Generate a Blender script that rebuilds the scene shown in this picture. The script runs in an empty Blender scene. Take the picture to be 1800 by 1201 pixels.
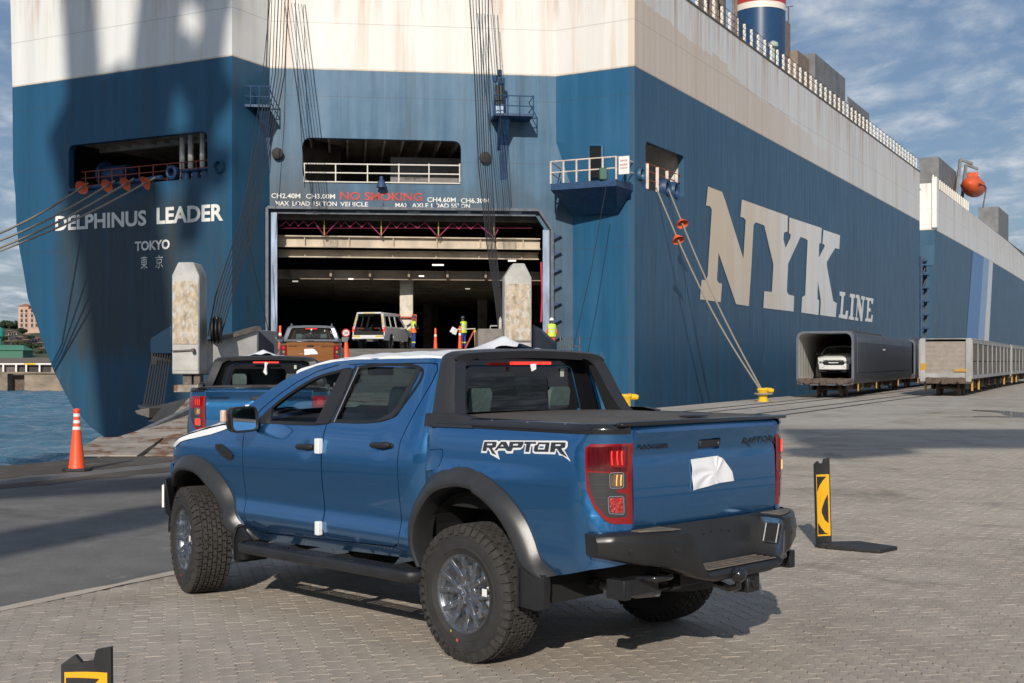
import bpy, bmesh, math, random
import numpy as np
from math import sin, cos, pi, radians, sqrt, atan2
from mathutils import Vector, Matrix
from mathutils.geometry import delaunay_2d_cdt
random.seed(7)
SC = bpy.context.scene
COL = SC.collection
# ------------------------------------------------------------------ camera
F, CX, HY, CH = 2250.0, 900.0, 636.0, 1.805        # focal length in px of an 1800 px wide frame, horizon row, eye height
cam = bpy.data.cameras.new('camera'); cam.sensor_width = 36; cam.lens = F/1800*36
cam.shift_y = (HY-600.5)/1800; cam.clip_start = .1; cam.clip_end = 6000
co = bpy.data.objects.new('camera', cam); COL.objects.link(co)
co.location = (0, 0, CH); co.rotation_euler = (pi/2, 0, 0); SC.camera = co
# ------------------------------------------------------------------ light
SUN_EL, SUN_AZ = radians(25.5), atan2(-.13, -.99)      # azimuth of the direction TO the sun, from +Y clockwise towards +X
SD = Vector((sin(SUN_AZ)*cos(SUN_EL), cos(SUN_AZ)*cos(SUN_EL), sin(SUN_EL)))
sl = bpy.data.lights.new('sun', 'SUN'); sl.energy = 4.05; sl.angle = radians(.53); sl.color = (1, .925, .82)
so = bpy.data.objects.new('sun', sl); COL.objects.link(so); so.rotation_euler = SD.to_track_quat('Z', 'Y').to_euler()
so.location = (0, -20, 60)
SC.view_settings.view_transform = 'Standard'; SC.view_settings.look = 'None'; SC.view_settings.gamma = 1
SC.view_settings.exposure = 0.0
SC.render.engine = 'CYCLES'

class NT:
    """small node tree helper"""
    def __init__(s, tree): s.t = tree; s.n = tree.nodes; s.l = tree.links
    def new(s, typ, **kw):
        nd = s.n.new(typ)
        for k, v in kw.items():
            if k[0] == '_': setattr(nd, k[1:], v)
            else:
                key = int(k[1:]) if k[0] == 'i' and k[1:].isdigit() else k.replace('_', ' ')
                sk = nd.inputs[key]
                if hasattr(v, 'is_output') or isinstance(v, bpy.types.NodeSocket): s.l.new(v, sk)
                else:
                    sk.default_value = v
        return nd
    def math(s, op, a, b=0.0, clamp=False):
        nd = s.n.new('ShaderNodeMath'); nd.operation = op; nd.use_clamp = clamp
        for i, v in enumerate((a, b)):
            if isinstance(v, bpy.types.NodeSocket): s.l.new(v, nd.inputs[i])
            else: nd.inputs[i].default_value = v
        return nd.outputs[0]
    def mix(s, f, a, b, bt='MIX'):
        nd = s.n.new('ShaderNodeMix'); nd.data_type = 'RGBA'; nd.blend_type = bt
        for i, v in ((0, f), (6, a), (7, b)):
            if isinstance(v, bpy.types.NodeSocket): s.l.new(v, nd.inputs[i])
            else: nd.inputs[i].default_value = v if i == 0 else (tuple(v)+(1,))[:4]
        return nd.outputs[2]
    def ramp(s, f, stops, interp='LINEAR'):
        nd = s.n.new('ShaderNodeValToRGB'); s.l.new(f, nd.inputs[0]); cr = nd.color_ramp; cr.interpolation = interp
        while len(cr.elements) > 1: cr.elements.remove(cr.elements[0])
        for i, (p, c) in enumerate(stops):
            e = cr.elements[0] if i == 0 else cr.elements.new(p)
            e.position = p
            e.color = (tuple(c)+(1,))[:4] if isinstance(c, (tuple, list)) else (c, c, c, 1)
        return nd.outputs[0]
    def noise(s, vec, scale, detail=4, rough=.55, dist=0):
        nd = s.n.new('ShaderNodeTexNoise'); s.l.new(vec, nd.inputs['Vector']); nd.inputs['Scale'].default_value = scale
        nd.inputs['Detail'].default_value = detail; nd.inputs['Roughness'].default_value = rough; nd.inputs['Distortion'].default_value = dist
        return nd.outputs[0]
    def mapping(s, vec, scale=(1, 1, 1), rot=(0, 0, 0), loc=(0, 0, 0)):
        nd = s.n.new('ShaderNodeMapping'); s.l.new(vec, nd.inputs[0]); nd.inputs['Scale'].default_value = scale
        nd.inputs['Rotation'].default_value = rot; nd.inputs['Location'].default_value = loc
        return nd.outputs[0]

# ------------------------------------------------------------------ sky
W = bpy.data.worlds.new('World'); SC.world = W; W.use_nodes = True
n = NT(W.node_tree); n.n.clear()
sky = n.n.new('ShaderNodeTexSky'); sky.sky_type = 'NISHITA'; sky.sun_disc = False
sky.sun_elevation = SUN_EL; sky.sun_rotation = SUN_AZ; sky.air_density = 1.0; sky.dust_density = 1.2; sky.ozone_density = 2.5
tc = n.n.new('ShaderNodeTexCoord'); sp = n.new('ShaderNodeSeparateXYZ', Vector=tc.outputs['Generated'])
den = n.math('ADD', n.math('MAXIMUM', sp.outputs[2], 0.0), .10)
cmb = n.new('ShaderNodeCombineXYZ', X=n.math('DIVIDE', sp.outputs[0], den), Y=n.math('DIVIDE', sp.outputs[1], den))
big = n.noise(cmb.outputs[0], .55, 6, .55, .4)
mp = n.mapping(cmb.outputs[0], scale=(1.25, .85, 1), rot=(0, 0, .5))
fine = n.noise(mp, 4.2, 10, .60, .25)
cl = n.math('ADD', n.math('MULTIPLY', big, .62), n.math('MULTIPLY', fine, .55))
mask = n.ramp(cl, [(.50, 0.05), (.60, .45), (.72, .85)])
skyc = n.mix(.45, sky.outputs[0], (1.25, 2.0, 3.5))
shade = n.ramp(fine, [(.42, (3.3, 4.3, 5.8)), (.60, (6.2, 6.8, 7.6)), (.72, (8.2, 8.5, 8.9))])
out = n.mix(mask, skyc, shade)
bg = n.new('ShaderNodeBackground', Color=out, Strength=.090)
n.l.new(bg.outputs[0], n.new('ShaderNodeOutputWorld').inputs[0])

# ------------------------------------------------------------------ materials
MATS = {}
def mat(name, col, rough=.6, metal=0.0, coat=0.0, spec=.5, var=0.0, vscale=3.0, dark=None, bump=0.0, bscale=40.0, emit=None, estr=0.0,
        stretch=(1, 1, 1), rust=0.0, rustcol=(.16, .07, .03), rscale=2.0, island=0.0, anis=None):
    if name in MATS: return MATS[name]
    m = bpy.data.materials.new(name); m.use_nodes = True; t = NT(m.node_tree); b = t.n['Principled BSDF']
    b.inputs['Roughness'].default_value = rough; b.inputs['Metallic'].default_value = metal
    b.inputs['Coat Weight'].default_value = coat; b.inputs['Coat Roughness'].default_value = .03
    b.inputs['Specular IOR Level'].default_value = spec
    c = tuple(col)+(1,); b.inputs['Base Color'].default_value = c
    tc = t.n.new('ShaderNodeTexCoord').outputs['Object']; vec = t.mapping(tc, scale=stretch)
    src = None
    if var:
        nz = t.noise(vec, vscale, 6, .6)
        lo = tuple(x*(1-var) for x in col) if dark is None else dark
        hi = tuple(min(1, x*(1+var*.7)) for x in col)
        src = t.ramp(nz, [(.3, lo), (.68, hi)])
    if island:
        g = t.n.new('ShaderNodeNewGeometry'); oi = t.n.new('ShaderNodeObjectInfo')
        rnd = t.math('FRACT', t.math('ADD', g.outputs['Random Per Island'], oi.outputs['Random']))
        k = t.ramp(rnd, [(0, 1-island), (1, 1+island*.6)])
        src = t.mix(1.0, src if src else c[:3], k, 'MULTIPLY')
    if rust:
        nz = t.noise(vec, rscale, 8, .65)
        src = t.mix(t.ramp(nz, [(1-rust*.55-.02, 0.0), (1-rust*.55+.06, 1.0)]), src if src else c[:3], rustcol)
    if src is not None: t.l.new(src, b.inputs['Base Color'])
    if bump:
        nz = t.noise(vec, bscale, 5, .6); bp = t.new('ShaderNodeBump', Strength=bump, Height=nz); bp.inputs['Distance'].default_value = .02
        t.l.new(bp.outputs[0], b.inputs['Normal'])
    if emit: b.inputs['Emission Color'].default_value = tuple(emit)+(1,); b.inputs['Emission Strength'].default_value = estr
    MATS[name] = m
    return m

def glass(name, tint, refl=1.0, rough=0.0, ior=1.5):
    if name in MATS: return MATS[name]
    m = bpy.data.materials.new(name); m.use_nodes = True; t = NT(m.node_tree); t.n.clear()
    tr = t.new('ShaderNodeBsdfTransparent', Color=tuple(tint)+(1,)); gl = t.new('ShaderNodeBsdfGlossy', Roughness=rough, Color=(refl, refl, refl, 1))
    gb = t.n.new('ShaderNodeNewGeometry').outputs['Backfacing']
    io = t.math('ADD', t.math('MULTIPLY', gb, 1/ior-ior), ior); fr = t.new('ShaderNodeFresnel', IOR=io); mx = t.new('ShaderNodeMixShader', i0=fr.outputs[0], i1=tr.outputs[0], i2=gl.outputs[0])
    t.l.new(mx.outputs[0], t.n.new('ShaderNodeOutputMaterial').inputs[0]); MATS[name] = m
    return m

# ------------------------------------------------------------------ objects
def tag(o, label=None, cat=None, group=None, kind=None):
    if label: o['label'] = label
    if cat: o['category'] = cat
    if group: o['group'] = group
    if kind: o['kind'] = kind
    return o
def thing(name, label, cat, loc=(0, 0, 0), rz=0.0, group=None):
    o = bpy.data.objects.new(name, None); COL.objects.link(o); o.location = loc; o.rotation_euler = (0, 0, rz); o.empty_display_size = .2
    return tag(o, label, cat, group)
def kids(o): return [c for c in ALLCH.get(o.name, [])]
ALLCH = {}
def setp(o, parent):
    if parent is not None:
        o.parent = parent; ALLCH.setdefault(parent.name, []).append(o)
def copy_tree(o, parent=None, swap=None, skip=()):
    c = o.copy(); COL.objects.link(c); setp(c, parent)
    if swap and c.type == 'MESH':
        for i, s in enumerate(c.material_slots):
            if s.material and s.material.name in swap:
                nm_ = s.material.name; s.link = 'OBJECT'; s.material = swap[nm_]
    for k in kids(o):
        if k.name.split('.')[0] in skip: continue
        copy_tree(k, c, swap, skip)
    return c

class G:
    """collects faces and links them as one mesh object"""
    def __init__(s): s.v = []; s.f = []; s.mi = []; s.cur = 0
    def add(s, vs, fs):
        k = len(s.v); s.v += [tuple(p) for p in vs]; s.f += [tuple(i+k for i in f) for f in fs]; s.mi += [s.cur]*len(fs); return s
    def hexa(s, p):
        return s.add(p, [(0, 3, 2, 1), (4, 5, 6, 7), (0, 1, 5, 4), (1, 2, 6, 5), (2, 3, 7, 6), (3, 0, 4, 7)])
    def box(s, a, b):
        (x0, y0, z0), (x1, y1, z1) = a, b
        return s.hexa([(x0, y0, z0), (x1, y0, z0), (x1, y1, z0), (x0, y1, z0), (x0, y0, z1), (x1, y0, z1), (x1, y1, z1), (x0, y1, z1)])
    def beam(s, p, q, w, h=None, up=(0, 0, 1)):
        h = w if h is None else h; p = Vector(p); q = Vector(q); d = (q-p).normalized(); u = Vector(up)
        if abs(d.dot(u)) > .98: u = Vector((0, 1, 0)) if abs(d.y) < .9 else Vector((1, 0, 0))
        r = d.cross(u).normalized()*(w/2); u = r.cross(d).normalized()*(h/2)
        return s.hexa([p-r-u, p+r-u, q+r-u, q-r-u, p-r+u, p+r+u, q+r+u, q-r+u])
    def tube(s, pts, r, k=8, cap=True):
        pts = [Vector(p) for p in pts]; rr = r if isinstance(r, (list, tuple)) else [r]*len(pts); vs = []; fs = []
        n0 = None
        for i, p in enumerate(pts):
            d = (pts[min(i+1, len(pts)-1)]-pts[max(i-1, 0)]).normalized()
            if n0 is None:
                a = Vector((0, 0, 1)) if abs(d.z) < .9 else Vector((1, 0, 0)); n0 = d.cross(a).normalized()
            n0 = (n0-d*n0.dot(d)).normalized(); m = d.cross(n0)
            for j in range(k):
                a = 2*pi*j/k; vs.append(p+(n0*cos(a)+m*sin(a))*rr[i])
        for i in range(len(pts)-1):
            for j in range(k): fs.append((i*k+j, i*k+(j+1) % k, (i+1)*k+(j+1) % k, (i+1)*k+j))
        if cap: fs.append(tuple(range(k-1, -1, -1))); fs.append(tuple((len(pts)-1)*k+j for j in range(k)))
        return s.add(vs, fs)
    def lathe(s, prof, o=(0, 0, 0), ax=(0, 0, 1), k=24, cap=True):
        """prof: list of (radius, distance along the axis)"""
        ax = Vector(ax).normalized(); a = Vector((1, 0, 0)) if abs(ax.x) < .9 else Vector((0, 1, 0)); u = ax.cross(a).normalized(); w = ax.cross(u); o = Vector(o)
        vs = []; fs = []
        for r, h in prof:
            for j in range(k):
                t = 2*pi*j/k; vs.append(o+ax*h+(u*cos(t)+w*sin(t))*r)
        for i in range(len(prof)-1):
            for j in range(k): fs.append((i*k+j, i*k+(j+1) % k, (i+1)*k+(j+1) % k, (i+1)*k+j))
        if cap: fs.append(tuple(range(k-1, -1, -1))); fs.append(tuple((len(prof)-1)*k+j for j in range(k)))
        return s.add(vs, fs)
    def prism(s, poly, off):
        k = len(poly); off = Vector(off); vs = [Vector(p) for p in poly]; vs += [p+off for p in vs]
        return s.add(vs, [tuple(range(k-1, -1, -1)), tuple(range(k, 2*k))]+[(i, (i+1) % k, k+(i+1) % k, k+i) for i in range(k)])
    def grid(s, fn, us, vs_):
        P = [fn(u, v) for v in vs_ for u in us]; a = len(us)
        return s.add(P, [(j*a+i, j*a+i+1, (j+1)*a+i+1, (j+1)*a+i) for j in range(len(vs_)-1) for i in range(a-1)])
    def build(s, name, m, parent=None, smooth=None, bevel=0.0, seg=2, fix=False, off=None):
        me = bpy.data.meshes.new(name); me.from_pydata([tuple(p) for p in s.v], [], s.f)
        ms = m if isinstance(m, (list, tuple)) else [m]
        for x in ms: me.materials.append(x)
        if len(ms) > 1: me.polygons.foreach_set('material_index', s.mi)
        if fix:
            bm = bmesh.new(); bm.from_mesh(me); bmesh.ops.remove_doubles(bm, verts=bm.verts, dist=1e-5); bmesh.ops.recalc_face_normals(bm, faces=bm.faces); bm.to_mesh(me); bm.free()
        if smooth: me.shade_smooth(); me.set_sharp_from_angle(angle=radians(smooth))
        me.update(); o = bpy.data.objects.new(name, me); COL.objects.link(o); setp(o, parent)
        if bevel:
            b = o.modifiers.new('bevel', 'BEVEL'); b.width = bevel; b.segments = seg; b.limit_method = 'ANGLE'; b.angle_limit = radians(35); b.harden_normals = False
            if not smooth: me.shade_smooth(); me.set_sharp_from_angle(angle=radians(40))
        return o

def inpoly(P, poly):
    P = np.asarray(P, float); x, y = P[:, 0], P[:, 1]; ins = np.zeros(len(P), bool); k = len(poly)
    for i in range(k):
        x0, y0 = poly[i]; x1, y1 = poly[(i+1) % k]
        c = (y0 > y) != (y1 > y)
        with np.errstate(divide='ignore', invalid='ignore'): xi = (x1-x0)*(y-y0)/((y1-y0) if y1 != y0 else 1e-12)+x0
        ins ^= c & (x < xi)
    return ins
def dpoly(P, poly):
    P = np.asarray(P, float); d = np.full(len(P), 1e9); k = len(poly)
    for i in range(k):
        a = np.array(poly[i], float); b = np.array(poly[(i+1) % k], float); ab = b-a; L = (ab**2).sum() or 1e-12
        t = np.clip(((P-a)@ab)/L, 0, 1); d = np.minimum(d, np.hypot(*(P-(a+t[:, None]*ab)).T))
    return d
def rs(poly, h):
    out = []
    for i in range(len(poly)):
        a = np.array(poly[i], float); b = np.array(poly[(i+1) % len(poly)], float); k = max(1, int(np.hypot(*(b-a))/h+.5))
        out += [tuple(a+(b-a)*j/k) for j in range(k)]
    return out
def plate2d(outline, holes=(), h=None):
    """triangulate a polygon with holes, inner points every h; returns vertices and triangles"""
    loops = [list(outline)]+[list(x) for x in holes]
    if h: loops = [rs(l, h) for l in loops]
    pts = []; edges = []
    for l in loops:
        k = len(pts); pts += [Vector(p) for p in l]; edges += [(k+i, k+(i+1) % len(l)) for i in range(len(l))]
    if h:
        xs = [p[0] for p in outline]; ys = [p[1] for p in outline]
        gx, gy = np.meshgrid(np.arange(min(xs)+h/2, max(xs), h), np.arange(min(ys)+h/2, max(ys), h)); Q = np.c_[gx.ravel(), gy.ravel()]
        if len(Q):
            ok = inpoly(Q, outline) & (dpoly(Q, outline) > h*.45)
            for hl in holes: ok &= ~inpoly(Q, hl) & (dpoly(Q, hl) > h*.45)
            pts += [Vector(p) for p in Q[ok]]
    V, E, Fc, *_ = delaunay_2d_cdt(pts, edges, [], 0, 1e-7)
    V = np.array([tuple(v) for v in V]); cen = np.array([V[list(f)].mean(0) for f in Fc])
    ok = inpoly(cen, outline)
    for hl in holes: ok &= ~inpoly(cen, hl)
    return V, [tuple(f) for f, o in zip(Fc, ok) if o]
def bedges(fs):
    c = {}
    for f in fs:
        for i in range(len(f)): c[(f[i], f[(i+1) % len(f)])] = 1
    return [e for e in c if (e[1], e[0]) not in c]
def plate(g, outline, fn, holes=(), h=None, flange=None, mirror=False):
    """polygon mapped to space by fn(u, v); flange = vector its edges are folded back by"""
    V, fs = plate2d(outline, holes, h); P = [Vector(fn(*p)) for p in V]
    if mirror: P = [Vector((p.x, -p.y, p.z)) for p in P]; fs = [tuple(reversed(f)) for f in fs]
    g.add(P, fs)
    if flange is not None:
        fl = Vector(flange)
        if mirror: fl = Vector((fl.x, -fl.y, fl.z))
        for a, b in bedges(fs): g.add([P[b], P[a], P[a]+fl, P[b]+fl], [(0, 1, 2, 3)])
    return g
def text_geo(s, shear=0.0, offset=0.0, res=3):
    """2D triangles of a line of lettering with its box normalised to 0..1"""
    cu = bpy.data.curves.new('lettering', 'FONT'); cu.body = s; cu.shear = shear; cu.offset = offset; cu.resolution_u = res
    o = bpy.data.objects.new('lettering', cu); COL.objects.link(o); dg = bpy.context.evaluated_depsgraph_get(); me = bpy.data.meshes.new_from_object(o.evaluated_get(dg))
    V = np.array([tuple(v.co)[:2] for v in me.vertices]); fs = [tuple(p.vertices) for p in me.polygons]
    bpy.data.objects.remove(o); bpy.data.curves.remove(cu); bpy.data.meshes.remove(me)
    V -= V.min(0); return V/V.max(0), fs
def put_text(g, s, ll, lr, ul, **kw):
    V, fs = text_geo(s, **kw); ll, lr, ul = Vector(ll), Vector(lr), Vector(ul)
    g.add([ll+(lr-ll)*float(a)+(ul-ll)*float(b) for a, b in V], fs)
def ray(px, py): return Vector(((px-CX)/F, 1, (HY-py)/F))
def at(px, py, Y): return Vector(((px-CX)/F*Y, Y, CH+(HY-py)/F*Y))     # the point of a photograph pixel at distance Y
def onplane(px, py, p, nrm):
    d = ray(px, py); o = Vector((0, 0, CH)); nrm = Vector(nrm); return o+d*((Vector(p)-o).dot(nrm)/d.dot(nrm))
def zoomed(L, sc, ox, oy): return [(ox+a/sc, oy+b/sc) for a, b in L]
AL = Vector((sin(radians(27.45)), cos(radians(27.45)), 0)); TR = Vector((AL.y, -AL.x, 0))   # along the quay and ship; across it (towards land)
def TA(t, a, z=0.0): return TR*t+AL*a+Vector((0, 0, z))
def ta(p): p = Vector(p); return p.dot(TR), p.dot(AL)
# ================================================================== SHIP
WATER = -2.5
ship = thing('car_carrier_ship', 'huge blue and white car carrier ship with its stern door open', 'ship')
BL = 14.75                                                            # height of the blue/white line above the eye
def bp(px, py): Y = BL*F/(HY-py); return Vector(((px-CX)/F*Y, Y, 0))
P22, P408, P474, P977, P1116 = bp(22, 153.3), bp(407.8, 97.7), bp(474, 119.3), bp(977, 134), bp(1115.5, 115.5)
ZL = BL+CH
DECK = 21.75
def wallpt(P, Q, px, py, off=0.0):
    d = (Q-P).normalized(); nr = Vector((d.y, -d.x, 0)); p = onplane(px, py, P, nr)
    if nr.dot(Vector((0, 0, CH))-P) < 0: nr = -nr
    return p+nr*off
def wall_sz(P, Q, px, py): p = wallpt(P, Q, px, py); return ((p-P).dot((Q-P).normalized()), p.z)

def hull_mat(name, blue, white, dirv, frame=.85, fade=0.0, fadecol=(.12, .2, .3), tan=False, grime=.35, zones=()):
    m = bpy.data.materials.new(name); m.use_nodes = True; t = NT(m.node_tree); b = t.n['Principled BSDF']
    tc = t.n.new('ShaderNodeTexCoord').outputs['Object']; s = t.new('ShaderNodeSeparateXYZ', Vector=tc); z = s.outputs[2]
    st = t.mapping(tc, scale=(1, 1, .05)); st2 = t.mapping(tc, scale=(1, 1, .015))
    streak = t.noise(st, 1.6, 7, .6); fine = t.noise(st, 7.0, 4, .6); broad = t.noise(tc, .22, 5, .6); band = t.noise(st2, .55, 3, .5)
    bl = t.ramp(t.math('ADD', t.math('MULTIPLY', streak, .6), t.math('MULTIPLY', band, .4)), [(.34, tuple(x*.86 for x in blue)), (.52, blue), (.70, tuple(x*1.14+.003 for x in blue))])
    if fade:
        fz = t.math('ADD', t.math('MULTIPLY', streak, .5), t.math('MULTIPLY', broad, .6))
        bl = t.mix(t.ramp(fz, [(.44, 0.0), (.66, fade)]), bl, fadecol)
    # grime: dark vertical weeping, and scuffs near the quay
    gz = t.noise(t.mapping(tc, scale=(1, 1, .09), loc=(5, 3, 0)), .8, 8, .68)
    bl = t.mix(t.math('MULTIPLY', t.ramp(gz, [(.50, 0.0), (.74, 1.0)]), grime), bl, (.035, .050, .052))
    scz = t.math('MULTIPLY', t.ramp(t.noise(t.mapping(tc, scale=(1, 1, .12), loc=(1, 9, 2)), 1.4, 8, .7), [(.60, 0.0), (.70, 1.0)]),
                 t.ramp(t.math('DIVIDE', t.math('ADD', z, 2.0), 6.0), [(.0, .0), (.15, 1.0), (.66, .8), (.74, 0.0)]))
    bl = t.mix(t.math('MULTIPLY', scz, .5), bl, (.26, .32, .33))
    low = t.ramp(t.math('DIVIDE', z, 12.0), [(.0, 1.0), (.25, .7), (.80, .45), (.95, .0)])
    bl = t.mix(t.math('MULTIPLY', t.math('MULTIPLY', low, t.ramp(t.noise(t.mapping(tc, scale=(1, 1, .06), loc=(7, 2, 4)), .45, 7, .62), [(.42, 0.0), (.66, 1.0)])), grime*1.1), bl, (.050, .058, .056))
    def sbox(v, lo, hi, e): return t.math('MULTIPLY', t.math('DIVIDE', t.math('SUBTRACT', v, lo), e, True), t.math('DIVIDE', t.math('SUBTRACT', hi, v), e, True))
    for (x0_, x1_, z0_, z1_, k_, ex_, ez_) in zones:
        wv = t.math('ADD', s.outputs[0], t.math('MULTIPLY', t.math('SUBTRACT', broad, .5), 3.0))
        zv = t.math('ADD', z, t.math('MULTIPLY', t.math('SUBTRACT', streak, .5), 3.0))
        q = t.math('MULTIPLY', t.math('MULTIPLY', sbox(wv, x0_, x1_, ex_), sbox(zv, z0_, z1_, ez_)), t.ramp(t.math('ADD', t.math('MULTIPLY', streak, .6), t.math('MULTIPLY', t.noise(st, 3.5, 4, .6), .4)), [(.30, .35), (.60, 1.0)]))
        bl = t.mix(t.math('MULTIPLY', q, k_), bl, (.040, .040, .034))
    wh = t.ramp(t.math('ADD', t.math('MULTIPLY', streak, .5), t.math('MULTIPLY', band, .5)), [(.34, tuple(x*.86 for x in white)), (.62, white)])
    rz = t.noise(t.mapping(tc, scale=(1, 1, .045), loc=(3, 1, 0)), .75, 8, .68)
    wh = t.mix(t.math('MULTIPLY', t.ramp(rz, [(.53, 0.0), (.74, 1.0)]), .66), wh, (.50, .30, .13))
    topr = t.math('MULTIPLY', t.ramp(t.math('DIVIDE', t.math('SUBTRACT', z, 18.6), 3.2), [(.0, .0), (1.0, 1.0)]), t.ramp(t.noise(t.mapping(tc, scale=(1, 1, .07), loc=(2, 6, 0)), 1.7, 7, .7), [(.50, 0.0), (.68, 1.0)]))
    wh = t.mix(t.math('MULTIPLY', topr, .8), wh, (.36, .17, .07))
    if tan:
        # older tan coat showing under the white along the lower band, its upper edge stepped and falling away forward
        along = t.math('ADD', t.math('MULTIPLY', s.outputs[0], AL.x), t.math('MULTIPLY', s.outputs[1], AL.y))
        edge = t.math('SUBTRACT', t.math('SUBTRACT', ZL+3.1, t.math('MULTIPLY', t.math('SUBTRACT', along, 59.3), .055)), 0)
        stp = t.new('ShaderNodeTexWhiteNoise', _noise_dimensions='1D', W=t.math('FLOOR', t.math('MULTIPLY', along, .35))).outputs[0]
        edge = t.math('ADD', edge, t.math('ADD', t.math('MULTIPLY', stp, .7), t.math('MULTIPLY', t.noise(tc, 1.5, 3, .6), .5)))
        wh = t.mix(t.math('MULTIPLY', t.math('GREATER_THAN', edge, z), t.ramp(t.math('DIVIDE', t.math('SUBTRACT', along, 59), 45), [(0, .72), (.6, .6), (.95, 0.0)])), wh, (.62, .49, .37))
    # plate seams
    seam = None
    for zz in (3.0, 7.6, 12.0, 15.2, 18.9):
        q = t.math('LESS_THAN', t.math('ABSOLUTE', t.math('SUBTRACT', z, zz)), .022); seam = q if seam is None else t.math('ADD', seam, q, True)
    mask = t.math('GREATER_THAN', t.math('ADD', z, t.math('MULTIPLY', t.math('SUBTRACT', t.noise(tc, 3, 2, .5), .5), .05)), ZL)
    c = t.mix(mask, bl, wh)
    c = t.mix(t.math('MULTIPLY', t.math('LESS_THAN', t.math('ABSOLUTE', t.math('SUBTRACT', z, ZL+.02)), .05), .45), c, (.45, .34, .2))
    c = t.mix(t.math('MULTIPLY', seam, .28), c, (.06, .05, .045))
    t.l.new(c, b.inputs['Base Color'])
    t.l.new(t.ramp(fine, [(.3, .34), (.7, .55)]), b.inputs['Roughness']); b.inputs['Specular IOR Level'].default_value = .4
    wob = t.noise(t.mapping(tc, scale=(1, 1, .08)), .9, 2, .5)
    sc_ = t.math('ADD', t.math('MULTIPLY', s.outputs[0], dirv[0]*2*pi/frame), t.math('MULTIPLY', s.outputs[1], dirv[1]*2*pi/frame))
    ribs = t.math('MULTIPLY', t.math('ABSOLUTE', t.math('SINE', t.math('MULTIPLY', sc_, .5))), t.ramp(t.noise(tc, .35, 3, .6), [(.35, .15), (.65, 1.0)]))
    hh = t.math('ADD', t.math('ADD', t.math('MULTIPLY', wob, .45), t.math('MULTIPLY', fine, .04)), t.math('MULTIPLY', ribs, .28))
    bpn = t.new('ShaderNodeBump', Strength=.55, Height=hh); bpn.inputs['Distance'].default_value = .06; t.l.new(bpn.outputs[0], b.inputs['Normal'])
    MATS[name] = m; return m
M_tran = hull_mat('hull_paint_transom', (.014, .080, .155), (.75, .745, .72), (-TR.x, -TR.y), .8, grime=.55, zones=((-24.3, -15.2, 1.5, 10.9, .82, 1.4, 1.2), (-16.5, -13.2, -2, 12, .35, 1.0, 2.0)))
M_quar = hull_mat('hull_paint_faded', (.035, .112, .20), (.76, .74, .70), (1, .1), 1.15, zones=((-13.5, -8.0, -3, 13.6, .72, 2.2, 3.5), (-13.5, 5, 8.7, 11.2, .30, 1.5, 1.0), (1.0, 4.2, -3, 10, .30, .8, 3.0), (-1.5, 1.6, 8, 13.0, .35, 1.2, 2.0)), fade=.85, fadecol=(.10, .185, .275), grime=.6)
M_corn = hull_mat('hull_paint_corner', (.018, .102, .205), (.77, .745, .70), (TR.x, TR.y), .8, fade=.35, fadecol=(.05, .15, .26), grime=.12)
M_star = hull_mat('hull_paint_starboard', (.028, .090, .165), (.74, .73, .71), (AL.x, AL.y), .8, tan=True, fade=.35, fadecol=(.045, .105, .175), grime=.3)
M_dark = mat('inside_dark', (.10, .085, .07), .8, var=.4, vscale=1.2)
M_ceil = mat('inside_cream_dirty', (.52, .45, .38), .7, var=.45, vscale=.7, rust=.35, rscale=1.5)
M_white = mat('white_marine', (.78, .76, .72), .45, var=.12, vscale=4, rust=.18, rustcol=(.35, .19, .08), rscale=3)
M_steel = mat('rusty_steel', (.12, .10, .085), .7, var=.4, vscale=5, rust=.6)
M_bluesteel = mat('blue_steel', (.02, .06, .14), .5, var=.35, vscale=4)
M_wire = mat('wire_rope', (.022, .021, .022), .6)
M_let = mat('white_lettering', (.74, .72, .67), .55, var=.2, vscale=1.3, stretch=(1, 1, .3), rust=.15, rustcol=(.33, .30, .25), rscale=2.5)
M_letny = mat('white_lettering_large', (.80, .79, .77), .5, var=.10, vscale=.8, stretch=(1, 1, .1), rust=.42, rustcol=(.72, .62, .50), rscale=.25)

def _ny():
    m = M_letny; t = NT(m.node_tree); b = t.n['Principled BSDF']; lk = b.inputs['Base Color'].links[0].from_socket
    tc = t.n.new('ShaderNodeTexCoord').outputs['Object']; s = t.new('ShaderNodeSeparateXYZ', Vector=tc)
    al = t.math('ADD', t.math('MULTIPLY', s.outputs[0], AL.x), t.math('MULTIPLY', s.outputs[1], AL.y))
    w = t.math('ADD', t.math('DIVIDE', t.math('SUBTRACT', al, 72), 40), t.math('MULTIPLY', t.math('SUBTRACT', t.noise(t.mapping(tc, scale=(1, 1, .1)), .7, 6, .6), .5), .9))
    t.l.new(t.mix(t.ramp(w, [(.0, 1.0), (.62, .0)]), lk, (.72, .58, .43)), b.inputs['Base Color'])
_ny()
def rrect(c, r=.25, k=4):
    """round the corners of a polygon"""
    out = []; m = len(c)
    for i in range(m):
        p = np.array(c[i], float); a = np.array(c[i-1], float)-p; b = np.array(c[(i+1) % m], float)-p
        a /= np.hypot(*a); b /= np.hypot(*b)
        for j in range(k+1):
            t = j/k; out.append(tuple(p+a*r*(1-t)**2+b*r*t**2))
    return out
def wmap(P, Q, off=0.0):
    d = (Q-P).normalized(); nr = Vector((d.y, -d.x, 0))
    if nr.dot(-P) < 0: nr = -nr
    return lambda s, z: P+d*s+nr*off+Vector((0, 0, z)), nr, d
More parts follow.
